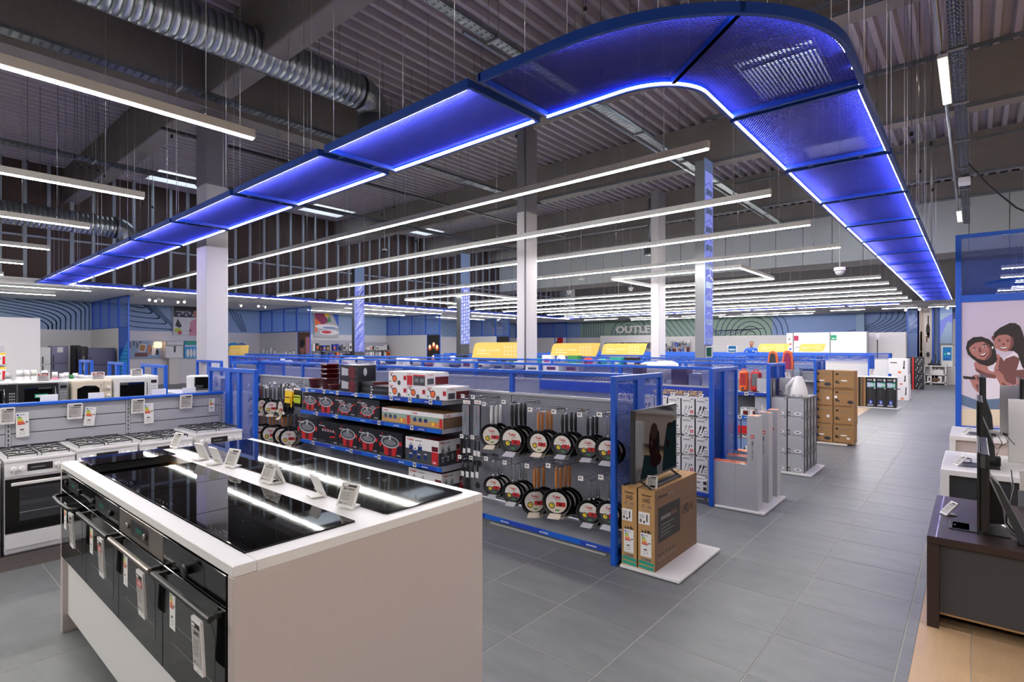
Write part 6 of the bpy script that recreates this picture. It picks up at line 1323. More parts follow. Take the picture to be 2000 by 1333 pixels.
# ================================================================= FAR COUNTER, MAN IN BLUE, CABINETS
def person(name, label, loc, pose, shirt, trousers, hair, rz=0, parent_h=1.75):
    r = thing(name, label, 'person', loc, rz); J = pose['joints']; E = pose['edges']
    names = list(J); me = bpy.data.meshes.new('body'); me.from_pydata([J[n][0] for n in names], [(names.index(a), names.index(b)) for a, b in E], [])
    o = link('body', me, r); sk = o.modifiers.new('skin', 'SKIN'); sk.use_smooth_shade = True; ss = o.modifiers.new('sub', 'SUBSURF'); ss.levels = 1; ss.render_levels = 1
    for i, n in enumerate(names):
        v = me.skin_vertices[0].data[i]; v.radius = J[n][1]; v.use_root = (n == pose['root'])
    me.materials.append(MATS[shirt]); return r, o
def man(loc, rz):
    J = {'pelvis': ((0, 0, .95), (.15, .11)), 'waist': ((0, -.02, 1.10), (.14, .10)), 'chest': ((0, -.06, 1.32), (.17, .115)), 'neckb': ((0, -.09, 1.48), (.075, .065)),
         'shl': ((-.19, -.07, 1.42), (.062, .06)), 'ell': ((-.30, -.10, 1.16), (.048, .046)), 'wrl': ((-.14, -.30, 1.10), (.036, .034)), 'shr': ((.19, -.07, 1.42), (.062, .06)), 'elr': ((.29, -.12, 1.16), (.048, .046)), 'wrr': ((.12, -.32, 1.10), (.036, .034)),
         'hpl': ((-.09, 0, .90), (.10, .09)), 'knl': ((-.10, -.02, .50), (.065, .065)), 'anl': ((-.10, .02, .09), (.045, .045)), 'hpr': ((.09, 0, .90), (.10, .09)), 'knr': ((.10, -.02, .50), (.065, .065)), 'anr': ((.10, .02, .09), (.045, .045))}
    top = {k: v for k, v in J.items() if k not in ('hpl', 'knl', 'anl', 'hpr', 'knr', 'anr')}
    E = [('pelvis', 'waist'), ('waist', 'chest'), ('chest', 'neckb'), ('chest', 'shl'), ('shl', 'ell'), ('ell', 'wrl'), ('chest', 'shr'), ('shr', 'elr'), ('elr', 'wrr')]
    r, o = person('person', 'man in a bright blue pullover standing behind the far counter, head bent down', loc, {'joints': top, 'edges': E, 'root': 'pelvis'}, 'blue', 'dark_grey', 'grey_hair', rz)
    legs = {k: J[k] for k in ('pelvis', 'hpl', 'knl', 'anl', 'hpr', 'knr', 'anr')}; names = list(legs); me = bpy.data.meshes.new('trousers'); me.from_pydata([legs[n][0] for n in names], [(names.index(a), names.index(b)) for a, b in (('pelvis', 'hpl'), ('hpl', 'knl'), ('knl', 'anl'), ('pelvis', 'hpr'), ('hpr', 'knr'), ('knr', 'anr'))], [])
    q = link('trousers', me, r); q.modifiers.new('skin', 'SKIN').use_smooth_shade = True; q.modifiers.new('sub', 'SUBSURF').levels = 1
    for i, n in enumerate(names): me.skin_vertices[0].data[i].radius = legs[n][1]; me.skin_vertices[0].data[i].use_root = n == 'pelvis'
    me.materials.append(MATS['dark_grey'])
    for s_ in (-1, 1): MB('near_black').box(s_*.10-.045, -.18, 0, s_*.10+.045, .08, .08, c=.025).build('shoe', r)
    head(r, (0, -.13, 1.62), 'skin', 'grey_hair', math.radians(25))
    for s_ in (-1, 1):
        b = Vector((.13*s_, -.33, 1.10)); mb = MB('skin'); mb.lathe([(.0, -.05), (.034, -.03), (.040, .0), (.030, .035), (0, .04)], tuple(b), (0, 1, 0), 10, sx=1)
        for k in range(4): mb.tube([tuple(b+Vector((-.026+.017*k, -.035, 0))), tuple(b+Vector((-.028+.018*k, -.075, -.008))), tuple(b+Vector((-.026+.017*k, -.095+.006*abs(k-1.5), -.026)))], [.008, .0075, .006], 5)
        mb.tube([tuple(b+Vector((-s_*.032, 0, 0))), tuple(b+Vector((-s_*.055, -.03, -.008))), tuple(b+Vector((-s_*.05, -.055, -.012)))], [.010, .009, .007], 5); mb.build('hand', r)
    MB('paper').box(.03, -.182, 1.30, .10, -.178, 1.34).build('name_badge', r)
    return r
def head(r, c, skin, hair, tilt=0):
    c = Vector(c); t = Matrix.Rotation(tilt, 3, 'X')
    mb = MB(skin); prof = [(0, -.115), (.038, -.105), (.058, -.07), (.070, -.02), (.075, .03), (.070, .08), (.045, .11), (0, .12)]
    mb.lathe(prof, (0, 0, 0), (0, 0, 1), 18); mb.v = [(x*1.0, y*1.2, z) for x, y, z in mb.v]
    mb.prism([(-.012, -.083, -.015), (.012, -.083, -.015), (.006, -.088, .03), (-.006, -.088, .03)], (0, -.018, -.006)); [mb.lathe([(.012, 0), (.018, .008), (0, .014)], (s_*.074, .01, 0), (s_, 0, 0), 8) for s_ in (-1, 1)]
    mb.cyl((0, .01, -.17), (0, .0, -.07), .052, .05, 12); mb.v = [tuple(c+t @ Vector(p)) for p in mb.v]; o = mb.build('head', r)
    mb = MB(hair); mb.lathe([(.078, .02), (.081, .06), (.075, .10), (.05, .126), (0, .135)], (0, .012, 0), (0, 0, 1), 16); mb.v = [(x, y*1.18, z) for x, y, z in mb.v]; mb.box(-.074, .03, -.06, .074, .095, .03, c=.03); mb.v = [tuple(c+t @ Vector(p)) for p in mb.v]; mb.build('hair', r)
    mb = MB('ink'); 
    for s_ in (-1, 1): mb.box(s_*.03-.010, -.090, .010, s_*.03+.010, -.084, .018)
    mb.box(-.022, -.086, -.052, .022, -.080, -.046, 'dark_red'); mb.v = [tuple(c+t @ Vector(p)) for p in mb.v]; mb.build('face', r)
ym = 25.9; xm, _ = atY(1467, 675, ym)
mat('podium', '#8C8F96', .6); o = MB('podium').box(xm-2.2, ym-.5, 0, xm+2.2, ym+.7, .36).build('service_podium'); tag(o, 'raised grey podium behind the far service counter', 'podium')
man((xm, ym, .361), math.radians(20))
# seated person whose hair shows above the office chair
def seated(loc, label):
    J = {'pelvis': ((0, 0, .55), (.15, .12)), 'chest': ((0, .02, .92), (.17, .12)), 'neckb': ((0, .0, 1.10), (.07, .06)), 'shl': ((-.19, 0, 1.02), (.06, .06)), 'ell': ((-.24, -.14, .80), (.047, .045)), 'wrl': ((-.16, -.36, .80), (.035, .033)), 'shr': ((.19, 0, 1.02), (.06, .06)), 'elr': ((.24, -.14, .80), (.047, .045)), 'wrr': ((.16, -.36, .80), (.035, .033)), 'knl': ((-.10, -.45, .53), (.07, .07)), 'anl': ((-.10, -.47, .10), (.045, .045)), 'knr': ((.10, -.45, .53), (.07, .07)), 'anr': ((.10, -.47, .10), (.045, .045))}
    E = [('pelvis', 'chest'), ('chest', 'neckb'), ('chest', 'shl'), ('shl', 'ell'), ('ell', 'wrl'), ('chest', 'shr'), ('shr', 'elr'), ('elr', 'wrr'), ('pelvis', 'knl'), ('knl', 'anl'), ('pelvis', 'knr'), ('knr', 'anr')]
    r, o = person('person', label, loc, {'joints': J, 'edges': E, 'root': 'pelvis'}, 'rail_deep', 'dark_grey', 'grey_hair', math.pi); head(r, (0, 0, 1.24), 'skin', 'grey_hair', 0); return r
# counters with screens
def counter(label, x0, x1, y, z, m='rail_deep'):
    r = thing('service_counter', label, 'counter', ((x0+x1)/2, y, 0)); MB(m).box(x0, y, 0, x1, y+.6, z-.04).build('front', r, world=True); MB('blue').box(x0-.03, y-.03, z-.04, x1+.03, y+.63, z, c=.006).build('worktop', r, world=True); return r
xa = atY(1385, 700, 24.7)[0]; counter('far blue service counter in front of the man in blue', xa, atY(1500, 700, 23.6)[0], 23.6, 1.28)
def monitor(label, px0, px1, pyt, pyb, y, zb, m='screen_blue', portrait=False):
    x0, zt = atY(px0, pyt, y); x1_, z0 = atY(px1, pyb, y); r = thing('monitor', label, 'monitor', ((x0+x1_)/2, y, zb)); MB('light_grey').box(x0, y, z0, x1_, y+.04, zt, c=.01).build('case', r, world=True)
    mb = MB(m); f = Face(mb, (x0, y, z0), (1, 0, 0), (0, 0, 1), .003); w = x1_-x0; h = zt-z0; f.rect(w*.14, h*.1, w*.72, h*.8, m); f.rect(w*.2, h*.3, w*.6, h*.2, 'screen_white' if not portrait else m, .005); mb.build('screen', r, world=True); MB('mid_grey').box((x0+x1_)/2-.04, y+.02, zb, (x0+x1_)/2+.04, y+.06, z0+.05).build('stand', r, world=True); return r
monitor('grey monitor with blue picture on the far counter, left of the man in blue', 1420, 1440, 675, 689, 23.8, 1.281); monitor('upright grey display with dark green screen in front of the slim printed column', 1378, 1391.5, 677, 699, 13.2, 1.2, 'screen_green', True)
o = MB('light_grey').box(*(lambda a: (a[0]-.2, 13.05, 1.17))(atY(1385, 690, 13.2)), *(lambda a: (a[0]+.2, 13.44, 1.2))(atY(1385, 690, 13.2))).build('shelf', G4, world=True)
for i, (a, b, t, y, m) in enumerate(((1600, 1621, 651, 33.0, None), (1537, 1549, 651, 33.0, None))): pass
def cabinet(label, px0, px1, pyt, y, prints=None, d=.8):
    x0, zt = atY(px0, pyt, y); x1_, _ = atY(px1, pyt, y); r = thing('tall_cabinet', label, 'cabinet', ((x0+x1_)/2, y, 0)); mb = MB('white_matte'); mb.box(x0, y, 0, x1_, y+d, zt, c=.02); mb.build('body', r, world=True)
    if prints: mb = MB('white'); prints(Face(mb, (x0, y, 0), (1, 0, 0), (0, 0, 1), .004), x1_-x0, zt); mb.build('display', r, world=True)
    return r
yq = 33.2
cabinet('pale tall cabinet with small red and blue notices, leftmost behind the far counters', 1536, 1548.5, 651, yq, lambda f, w, h: (f.rect(w*.3, h*.86, w*.3, h*.03, 'ink_grey'), f.rect(w*.4, h*.76, w*.4, h*.03, 'red'), f.rect(w*.4, h*.66, w*.4, h*.03, 'rail_deep')))
cabinet('pale tall cabinet with a glowing pink display', 1550, 1620.5, 650.5, yq, lambda f, w, h: (f.rect(w*.01, h*.84, w*.13, h*.1, 'lcd_pink'), f.rect(w*.05, h*.70, w*.35, h*.012, 'ink_grey')))
cabinet('pale tall cabinet with a glowing green display', 1622, 1693, 649, yq, lambda f, w, h: (f.rect(w*.01, h*.84, w*.16, h*.1, 'lcd_green'), f.rect(w*.04, h*.86, w*.1, h*.03, 'screen_white', .006), f.rect(w*.5, h*.55, w*.01, h*.02, 'mid_grey')))
cabinet('pale tall cabinet with a white notice, right of the green display', 1696, 1770, 650, yq+1.5, lambda f, w, h: (f.rect(w*.2, h*.86, w*.1, h*.12, 'paper'), f.rect(w*.23, h*.5, w*.03, h*.38, 'near_black')))
# ================================================================= LEFT PERIMETER ZONE
def divider(label, y, photo, k):
    xe = -23.8; r = thing('bay_divider', label, 'divider', ((XW+xe)/2, y, 0)); n = 4
    MB('white_matte').box(XW+.01, y, 0, xe-1.15, y+.12, 2.62).build('wall_panel', r, world=True)
    for i in range(n+1):
        x = XW+.04+(xe-XW-.08)*i/n; MB('blue').box(x-.03, y+.02, 2.64 if i < n else 0, x+.03, y+.08, 3.88).build('post', r, world=True)
        if i < n:
            x2 = XW+.04+(xe-XW-.08)*(i+1)/n; MB('blue_pane').box(x+.03, y+.04, 2.66, x2-.03, y+.055, 3.84).build('pane', r, world=True)
    MB('blue').box(XW+.03, y+.02, 2.62, xe, y+.08, 2.66).build('rail', r, world=True); MB('blue').box(XW+.03, y+.02, 3.84, xe, y+.08, 3.88).build('rail', r, world=True)
    MB('blue').box(xe-1.15, y+.01, 0, xe-1.09, y+.09, 2.62).build('post', r, world=True)
    mb = MB('dark_grey'); mb.box(xe-1.09, y+.02, .05, xe-.03, y+.07, 2.60); f = Face(mb, (xe-1.09, y+.02, .05), (1, 0, 0), (0, 0, 1), .003); photo(f, 1.06, 2.55); mb.build('end_picture', r, world=True); return r
def ph_blue(f, w, h): f.rect(0, 0, w, h, 'blue'); f.poly([(0, h*.5), (w, h*.8), (w, 0), (0, 0)], 'sky', .004); [f.rect(0, h*(.03+.06*k), w, h*.012, 'blue', .005) for k in range(12)]
def ph_boy(f, w, h): f.rect(0, 0, w, h, 'kraft_shade'); f.rect(w*.65, h*.1, w*.35, h*.8, 'pink', .0035); f.poly([(w*.5, 0), (w, 0), (w, h*.55), (w*.75, h*.6), (w*.6, h*.3)], 'sky', .004); f.poly([(w*.2, h*.2), (w*.55, h*.25), (w*.5, h*.55), (w*.25, h*.5)], 'skin', .0045); f.disc(w*.38, h*.66, w*.2, 'skin', .005, rb=h*.12); f.disc(w*.34, h*.77, w*.2, 'hair', .0055, rb=h*.09)
def ph_candle(f, w, h): f.rect(0, 0, w, h, 'ink'); [(f.rect(w*a, h*b, w*.14, h*c, 'kraft', .004), f.disc(w*(a+.07), h*(b+c+.05), w*.08, 'warm_screen', .005, rb=h*.05), f.disc(w*(a+.07), h*(b+c+.02), w*.16, 'orange', .0045, rb=h*.07)) for a, b, c in ((.15, .02, .16), (.62, .0, .26), (.4, .3, .1), (.12, .62, .04), (.45, .66, .06), (.72, .62, .04))]
def ph_device(f, w, h): f.rect(0, 0, w, h, 'wall_blue'); f.poly([(0, h*.55), (w, h*.85), (w, h), (0, h)], 'ink', .004); f.poly([(0, h*.5), (w*.9, h*.8), (w*.9, h*.65), (0, h*.3)], 'near_black', .005); f.rect(w*.75, h*.2, w*.1, h*.5, 'ink', .0055)
def ph_red(f, w, h): f.rect(0, 0, w, h, 'wall_white'); f.rect(w*.2, h*.45, w*.5, h*.55, 'red', .004); f.poly([(w*.1, h*.7), (w*.45, h*.6), (w*.4, h*.8), (w*.1, h*.9)], 'ink', .005); f.poly([(w*.5, h*.3), (w, h*.5), (w, h*.35), (w*.6, h*.2)], 'pink', .005)
for k, (y, ph, l) in enumerate(((6.97, ph_blue, 'bay divider with blue panes and a blue end screen'), (15.2, ph_boy, 'bay divider with blue panes ending in a portrait photo'), (24.5, ph_candle, 'bay divider with blue panes ending in a candle-light photo'), (31.6, ph_device, 'bay divider with blue panes ending in a black device photo'), (39.3, ph_red, 'bay divider with blue panes ending in a red photo'))): divider(l, y, ph, k)
# flat pictures on the walls
def wpic(name, label, px0, px1, pyt, pyb, X, fn, m='white', cat='picture', t=.118):
    y0, zt = atX(px0, pyt, X); y1, zb = atX(px1, pyb, X); mb = MB(m); mb.box(X-t, y0, zb, X, y1, zt); fn(Face(mb, (X, y0, zb), (0, 1, 0), (0, 0, 1), .004), y1-y0, zt-zb); return tag(mb.build(name), label, cat)
WX = XW+.12
def art_kitchen(f, w, h):
    f.rect(0, h*.55, w, h*.45, 'charcoal'); f.rect(0, 0, w, h*.55, 'wall_white'); [f.disc(w*(.2+.13*k), h*(.62+.06*(k % 2)), w*.05, 'light_grey', .005) for k in range(5)]; f.rect(w*.1, h*.7, w*.5, h*.03, 'light_grey', .005)
    f.poly([(w*.55, 0), (w*1.0, 0), (w*1.0, h*.5), (w*.8, h*.52), (w*.62, h*.42)], 'pink', .006); f.disc(w*.83, h*.64, w*.12, 'skin', .007, rb=h*.10); f.disc(w*.84, h*.71, w*.13, 'kraft', .0065, rb=h*.07); f.poly([(w*.05, h*.3), (w*.15, h*.5), (w*.3, h*.28), (w*.2, h*.22)], 'dark_grey', .007); f.disc(w*.15, h*.15, w*.13, 'lime', .008, rb=h*.07); f.disc(w*.22, h*.08, w*.07, 'red', .009); f.rect(w*.25, h*.12, w*.4, h*.05, 'offwhite', .006)
wpic('kitchen_picture', 'photo of a woman in pink cooking in a kitchen, on the left wall', 339, 392, 590, 656, WX, art_kitchen)
def art_dish(f, w, h):
    f.rect(0, 0, w, h, 'light_grey'); f.rect(0, h*.5, w*.4, h*.25, 'orange', .005); f.poly([(0, h), (w*.3, h), (w*.6, h*.6), (w*.3, h*.5), (0, h*.75)], 'magenta', .0055); f.rect(w*.3, h*.8, w*.3, h*.2, 'yellow', .005); f.poly([(w*.5, h*.6), (w*.6, h*.85), (w*.7, h*.6)], 'green', .006); f.poly([(w*.7, h), (w, h), (w, h*.4), (w*.85, h*.7)], 'blue', .006); f.rect(0, h*.2, w*.1, h*.3, 'orange', .006); f.disc(w*.62, h*.2, w*.42, 'paper', .007, rb=h*.11); f.disc(w*.48, h*.21, w*.22, 'red', .008, rb=h*.06); f.disc(w*.5, h*.42, w*.5, 'paper', .0065, rb=h*.09); f.disc(w*.6, h*.38, w*.3, 'wall_deep', .007, rb=h*.04)
wpic('food_picture', 'bright picture of a table with fruit and a red dish, on the left wall', 615, 661, 608, 660, WX, art_dish)
def art_kids(f, w, h): f.rect(0, 0, w, h, 'wall_deep'); f.disc(w*.25, h*.6, w*.16, 'skin', .005, rb=h*.16); f.disc(w*.26, h*.72, w*.17, 'hair', .0055, rb=h*.12); f.rect(w*.1, 0, w*.32, h*.45, 'pink', .005); f.disc(w*.66, h*.7, w*.16, 'skin', .005, rb=h*.16); f.disc(w*.66, h*.82, w*.17, 'hair', .0055, rb=h*.1); f.rect(w*.48, 0, w*.38, h*.55, 'paper', .005); [f.rect(w*.5, h*(.08+.14*k), w*.34, h*.05, ['orange', 'teal', 'red'][k], .006) for k in range(3)]
wpic('children_picture', 'picture of two children hanging behind the lattice column', 957, 985, 626, 655, WX, art_kids)
wpic('appliance_picture', 'kitchen photo panel with utensils on the left wall, beside the blue end screen', 250, 313, 666, 700, WX, lambda f, w, h: (f.rect(0, 0, w, h, 'wall_blue'), [f.rect(w*(.05+.1*k), h*(.6+.1*(k % 2)), w*.05, h*.3, 'ink_grey', .006) for k in range(4)], f.poly([(w*.3, h*.42), (w*.5, h*.35), (w*.57, h*.78), (w*.37, h*.85)], 'paper', .007), f.poly([(w*.33, h*.46), (w*.49, h*.40), (w*.54, h*.74), (w*.38, h*.80)], 'kraft', .008), f.rect(w*.2, h*.1, w*.4, h*.22, 'dark_red', .007), f.disc(w*.66, h*.5, w*.07, 'skin', .0075, rb=h*.3), f.disc(w*.78, h*.45, w*.08, 'paper', .0075, rb=h*.3), f.disc(w*.9, h*.35, w*.05, 'hair', .008, rb=h*.18)), 'wall_blue')
r = thing('cooker_hood', 'white rounded hood unit with a warm lit corner on the left wall', 'hood', (WX, atX(338, 680, WX)[0], 0))
y0, zt = atX(323, 666, WX+.3); y1, zb = atX(358, 700, WX+.3); MB('white').box(WX-.1, y0, zb, WX+.3, y1, zt-.25, c=.03).build('body', r, world=True); MB('white').box(WX-.1, y0, zt-.24, WX+.42, y1, zt, c=.05).build('canopy', r, world=True); MB('warm_screen').box(WX, y0-.45, zt-.35, WX+.2, y0-.1, zt-.05, c=.05).build('lamp', r, world=True); MB('near_black').box(WX+.29, (y0+y1)/2-.03, zb+.3, WX+.31, (y0+y1)/2+.06, zb+.6).build('window', r, world=True); MB('offwhite').box(WX-.1, y0+.2, .0, WX+.25, y1-.2, zb).build('base', r, world=True)
wpic('hygiene_poster', 'turquoise poster with white figures left of the near white column', 361, 384, 666, 700, WX, lambda f, w, h: (f.rect(0, h*.78, w, h*.22, 'teal'), f.rect(0, h*.68, w, h*.06, 'paper', .005), [f.disc(w*(.25+.28*k), h*.3, w*.12, 'paper', .006, rb=h*.25) for k in range(3)], f.disc(w*.2, h*.55, w*.05, 'ink', .007)), 'sky')
wpic('oval_poster', 'blue and white poster right of the near white column', 447, 482, 667, 690, WX, lambda f, w, h: (f.disc(w*.25, h*.7, w*.3, 'sky', .005, rb=h*.2), f.disc(w*.7, h*.6, w*.25, 'wall_deep', .006, rb=h*.3), f.rect(0, 0, w, h*.25, 'paper', .006)), 'white')
# fridges and the white partition at the far left
mb = MB('white_matte'); y1 = atX(78, 660, -22.5)[0]; zt = atX(78, 622, -22.5)[1]; mb.box(-22.6, -6, 0, -22.45, y1, zt); tag(mb.build('display_partition'), 'plain white partition at the far left behind the microwave shelf', 'partition')
def fridge(label, px0, px1, pyt, X, m, d=.65, tagp=False):
    y0, zt = atX(px0, pyt, X); y1, _ = atX(px1, pyt, X); r = thing('refrigerator', label, 'refrigerator', (X, (y0+y1)/2, 0)); h = zt
    MB(m).box(X-d, y0, .03, X-.03, y1, h, c=.01).build('body', r, world=True); MB(m).box(X-.028, y0, .05, X+.01, y1, h*.62, c=.01).build('lower_door', r, world=True); MB(m).box(X-.028, y0, h*.63, X+.01, y1, h, c=.01).build('upper_door', r, world=True)
    MB('near_black' if m != 'black' else 'chrome').box(X+.01, y0+.05, h*.5, X+.04, y0+.09, h*.61).build('handle', r, world=True); MB('near_black' if m != 'black' else 'chrome').box(X+.01, y0+.05, h*.65, X+.04, y0+.09, h*.8).build('handle', r, world=True)
    if tagp: MB('paper').box(X+.011, y0+.2, h*.86, X+.015, y0+.4, h*.97).build('price_sheet', r, world=True)
    return r
mat('fridge_grey', '#7C7A92', .35, metal=.4); mat('fridge_dark', '#4A4A60', .35, metal=.4)
fridge('white refrigerator front beside the grey refrigerator at the left wall', 79, 99, 679, -26.3, 'white'); fridge('grey refrigerator with price sheets at the left wall', 100, 133, 676, -26.6, 'fridge_grey', tagp=True)
fridge('black glossy refrigerator with upright chrome handles', 145, 158, 675, -26.0, 'black'); fridge('second black refrigerator with chrome handles', 159, 171, 677, -25.2, 'black'); fridge('dark grey refrigerator in front of the blue end screen', 172, 225, 680, -25.0, 'fridge_dark')
# ---- shelf walls full of small goods on the left and far walls
def wall_unit(label, px0, px1, pyt, pyb, axis, c, cols, rows, mats, group, item, seed, zb=None, back='grey_panel'):
    """back panel with goods of many colours; every item is its own object"""
    rnd = random.Random(seed); get = (lambda px, py: atX(px, py, c)) if axis == 'x' else (lambda px, py: atY(px, py, c))
    a0, zt = get(px0, pyt); a1, z0 = get(px1, pyb); z0 = zb if zb is not None else z0; r = thing('display_shelf', label, 'shelf', (c, (a0+a1)/2, 0) if axis == 'x' else ((a0+a1)/2, c, 0))
    if axis == 'x': MB(back).box(c-.06, a0, 0, c-.03, a1, zt+.1).build('back_panel', r, world=True)
    else: MB(back).box(a0, c+.03, 0, a1, c+.06, zt+.1).build('back_panel', r, world=True)
    ch = (zt-z0)/rows; cw = (a1-a0)/cols; n = 0
    for q in range(rows):
        z = z0+q*ch
        if axis == 'x': MB('light_grey').box(c-.03, a0, z-.02, c+.3, a1, z-.002).build('shelf_board', r, world=True)
        else: MB('light_grey').box(a0, c-.3, z-.02, a1, c+.03, z-.002).build('shelf_board', r, world=True)
        for k in range(cols):
            if rnd.random() < .08: continue
            m = rnd.choice(mats); m2 = rnd.choice(mats); w = cw*(.6+.32*rnd.random()); h = ch*(.5+.38*rnd.random()); mb = MB(m)
            if rnd.random() < .6: mb.box(-w/2, -.1, 0, w/2, .1, h, m); Face(mb, (-w/2, -.1, 0), (1, 0, 0), (0, 0, 1), .004).rect(w*.15, h*.25, w*.7, h*.4, m2)
            else: mb.lathe([(w*.4, 0), (w*.45, h*.2), (w*.38, h*.7), (w*.2, h*.8), (w*.22, h), (0, h)], n=10, m=m); mb.box(-w*.2, -w*.46, h*.25, w*.2, -w*.40, h*.5, m2)
            o = mb.build(item); p = a0+(k+.5)*cw
            if axis == 'x': o.location = (c+.12, p, z); o.rotation_euler = (0, 0, math.pi/2)
            else: o.location = (p, c-.12, z)
            tag(o, '%s item, %s board from below, %s' % (nth(k), nth(q), group), 'goods', group); n += 1
    return r
DK = ['near_black', 'charcoal', 'white', 'kraft', 'dark_grey', 'light_grey', 'orange', 'white', 'rail_deep', 'black']
wall_unit('kitchen goods wall, below the food picture', 606, 690, 668, 694, 'x', WX+.2, 13, 2, DK, 'goods below the food picture', 'kitchen_item', 3, zb=1.05)
wall_unit('boxed goods wall, right of the scribbled column', 712, 758, 672, 690, 'x', WX+.3, 8, 2, ['white', 'near_black', 'white', 'kraft_shade', 'orange'], 'boxed goods by the scribbled column', 'boxed_item', 4, zb=1.25)
wall_unit('dark goods wall, right of the plain column', 1056, 1104, 672, 690, 'y', YW-.3, 8, 2, ['yellow', 'dark_red', 'near_black', 'orange', 'white'], 'goods right of the plain column', 'boxed_item', 5, zb=1.2)
wall_unit('outlet goods wall, under the raised letters', 1190, 1270, 665, 694, 'y', YW-.3, 13, 2, ['rail_deep', 'charcoal', 'white', 'dark_grey', 'mid_grey', 'near_black'], 'outlet goods left of the column', 'outlet_item', 6, zb=1.1, back='white_matte')
wall_unit('outlet goods wall, right of the white column', 1300, 1348, 665, 692, 'y', YW-.3, 9, 3, ['rail_deep', 'near_black', 'dark_red', 'charcoal', 'light_grey', 'wall_deep'], 'outlet goods right of the column', 'outlet_item', 8, zb=1.0, back='white_matte')
# white arch beside the outlet goods
mb = MB('white'); xo0, _ = atY(1172, 660, YW-1); xo1, _ = atY(1275, 660, YW-1); zt = atY(1200, 656, YW-1)[1]; mb.box(xo0, YW-1, 0, xo0+.35, YW-.8, zt); mb.box(xo0+.35, YW-1, zt-.55, xo1, YW-.8, zt); tag(mb.build('white_portal'), 'white portal frame around the outlet goods', 'portal')
# white jars on the second bay divider
for k in range(9):
    px = 515+k*7.4; y = 15.2-.12; x, z = atY(px, 693, y); h = (.42, .34, .5, .3, .22, .24, .28, .26, .3)[k]; t = thing('white_jar', 'white container, %s from the left, on the second bay divider' % nth(k), 'container', (x, y, 1.35), 0, 'white containers on the divider')
    MB('white').lathe([(.09, 0), (.10, h*.7), (.06, h*.85), (.06, h), (0, h)], n=12).build('body', t); MB('light_grey' if k < 7 else 'charcoal').cyl((0, 0, h), (0, 0, h+.03), .05, n=10).build('lid', t)
o = MB('white').box(-28.8, 14.9, 1.31, -24.6, 15.19, 1.349).build('wall_board'); tag(o, 'white board fixed to the second bay divider under the white containers', 'shelf')
# ================================================================= MICROWAVE SHELF AND BOTTLES BEHIND THE COOKER WALL
MX = -7.62
r = thing('microwave_shelf', 'grey shelf unit with blue end frame carrying the microwaves', 'shelving', (MX-.3, 1.0, 0))
ms_z = 1.14
MB('shelf_metal').box(MX-.62, -2, ms_z-.03, MX+.02, 2.75, ms_z).build('shelf', r, world=True); MB('grey_panel').box(MX-.66, -2, 0, MX-.62, 2.75, ms_z+.04).build('back_panel', r, world=True); MB('grey_panel').box(MX-.6, -2, 0, MX-.04, 2.75, ms_z-.04).build('base_unit', r, world=True)
end_frame(r, 'x', -8.95, -7.98, 2.82, 1.60, [(-8.5, -8.38)], mesh=False)
def microwave(px0, px1, pyt, label, body, door, knobs=False, style=0):
    y0, zt = atX(px0, pyt, MX); y1, _ = atX(px1, pyt, MX); w = y1-y0; h = max(zt-ms_z-.004, .25); r = thing('microwave', label, 'microwave', (MX, y0, ms_z+.001), math.pi/2, 'microwaves'); d = .38
    MB(body).box(0, 0, .012, w, d, h, c=.01).build('body', r); cp = w*.78
    mb = MB(door); mb.box(.006, -.012, .03, cp, 0, h-.02, c=.004); dr = mb.build('door', r); mb = MB('glass_dark'); f = Face(mb, (0, -.012, 0), (1, 0, 0), (0, 0, 1), .001); a, b = cp*.16, cp*.86; zz = h*.24, h*.78
    if knobs: f.poly([(a, zz[0]), (b, zz[0]), (b, zz[1]*.86), (b*.85, zz[1]), (a*2.4, zz[1]), (a, zz[1]*.86)], 'glass_dark')
    else: f.rect(a, zz[0], b-a, zz[1]-zz[0], 'glass_dark')
    mb.build('window', dr)
    mb = MB(body if not style else 'near_black'); mb.box(cp+.003, -.010, .03, w-.006, 0, h-.02, c=.003); pn = mb.build('control_panel', r)
    if knobs:
        for k in range(2): MB('offwhite').lathe([(.028, 0), (.026, .02), (0, .022)], (cp+(w-cp)*.5, -.010, h*(.36+.3*k)), (0, -1, 0), 14).build('knob', pn)
    else:
        mb = MB('near_black'); f = Face(mb, (cp, -.010, 0), (1, 0, 0), (0, 0, 1), .001); q = w-cp; f.rect(q*.2, h*.72, q*.6, h*.12, 'black'); [f.rect(q*(.2+.22*(k % 3)), h*(.28+.1*(k//3)), q*.14, h*.05, 'light_grey') for k in range(12)]; mb.build('buttons', pn)
    MB('chrome' if not knobs else 'offwhite').tube([(cp-.03, -.012, h*.25), (cp-.03, -.035, h*.3), (cp-.03, -.035, h*.75), (cp-.03, -.012, h*.8)], .007, 6).build('handle', r)
    for a in (.04, w-.04): MB('near_black').cyl((a, .05, 0), (a, .05, .014), .014, n=8).build('foot', r)
    return r, w, h
microwave(-60, 33, 750, 'black microwave with grey frame, cut by the left picture edge', 'light_grey', 'near_black', style=1)
r, w, h = microwave(34, 134, 747, 'wide black and silver microwave with a turquoise sticker', 'steel', 'near_black')
mb = MB('teal'); f = Face(mb, (0, -.0125, 0), (1, 0, 0), (0, 0, 1), .003); f.rect(w*.32, h*.42, w*.26, h*.14, 'teal'); f.rect(w*.34, h*.45, w*.1, h*.07, 'paper', .004); mb.build('sticker', r)
microwave(140, 219, 743, 'cream retro microwave with two knobs', 'cream', 'cream', True); microwave(222, 309, 736, 'white microwave with a wide dark window', 'white', 'white')
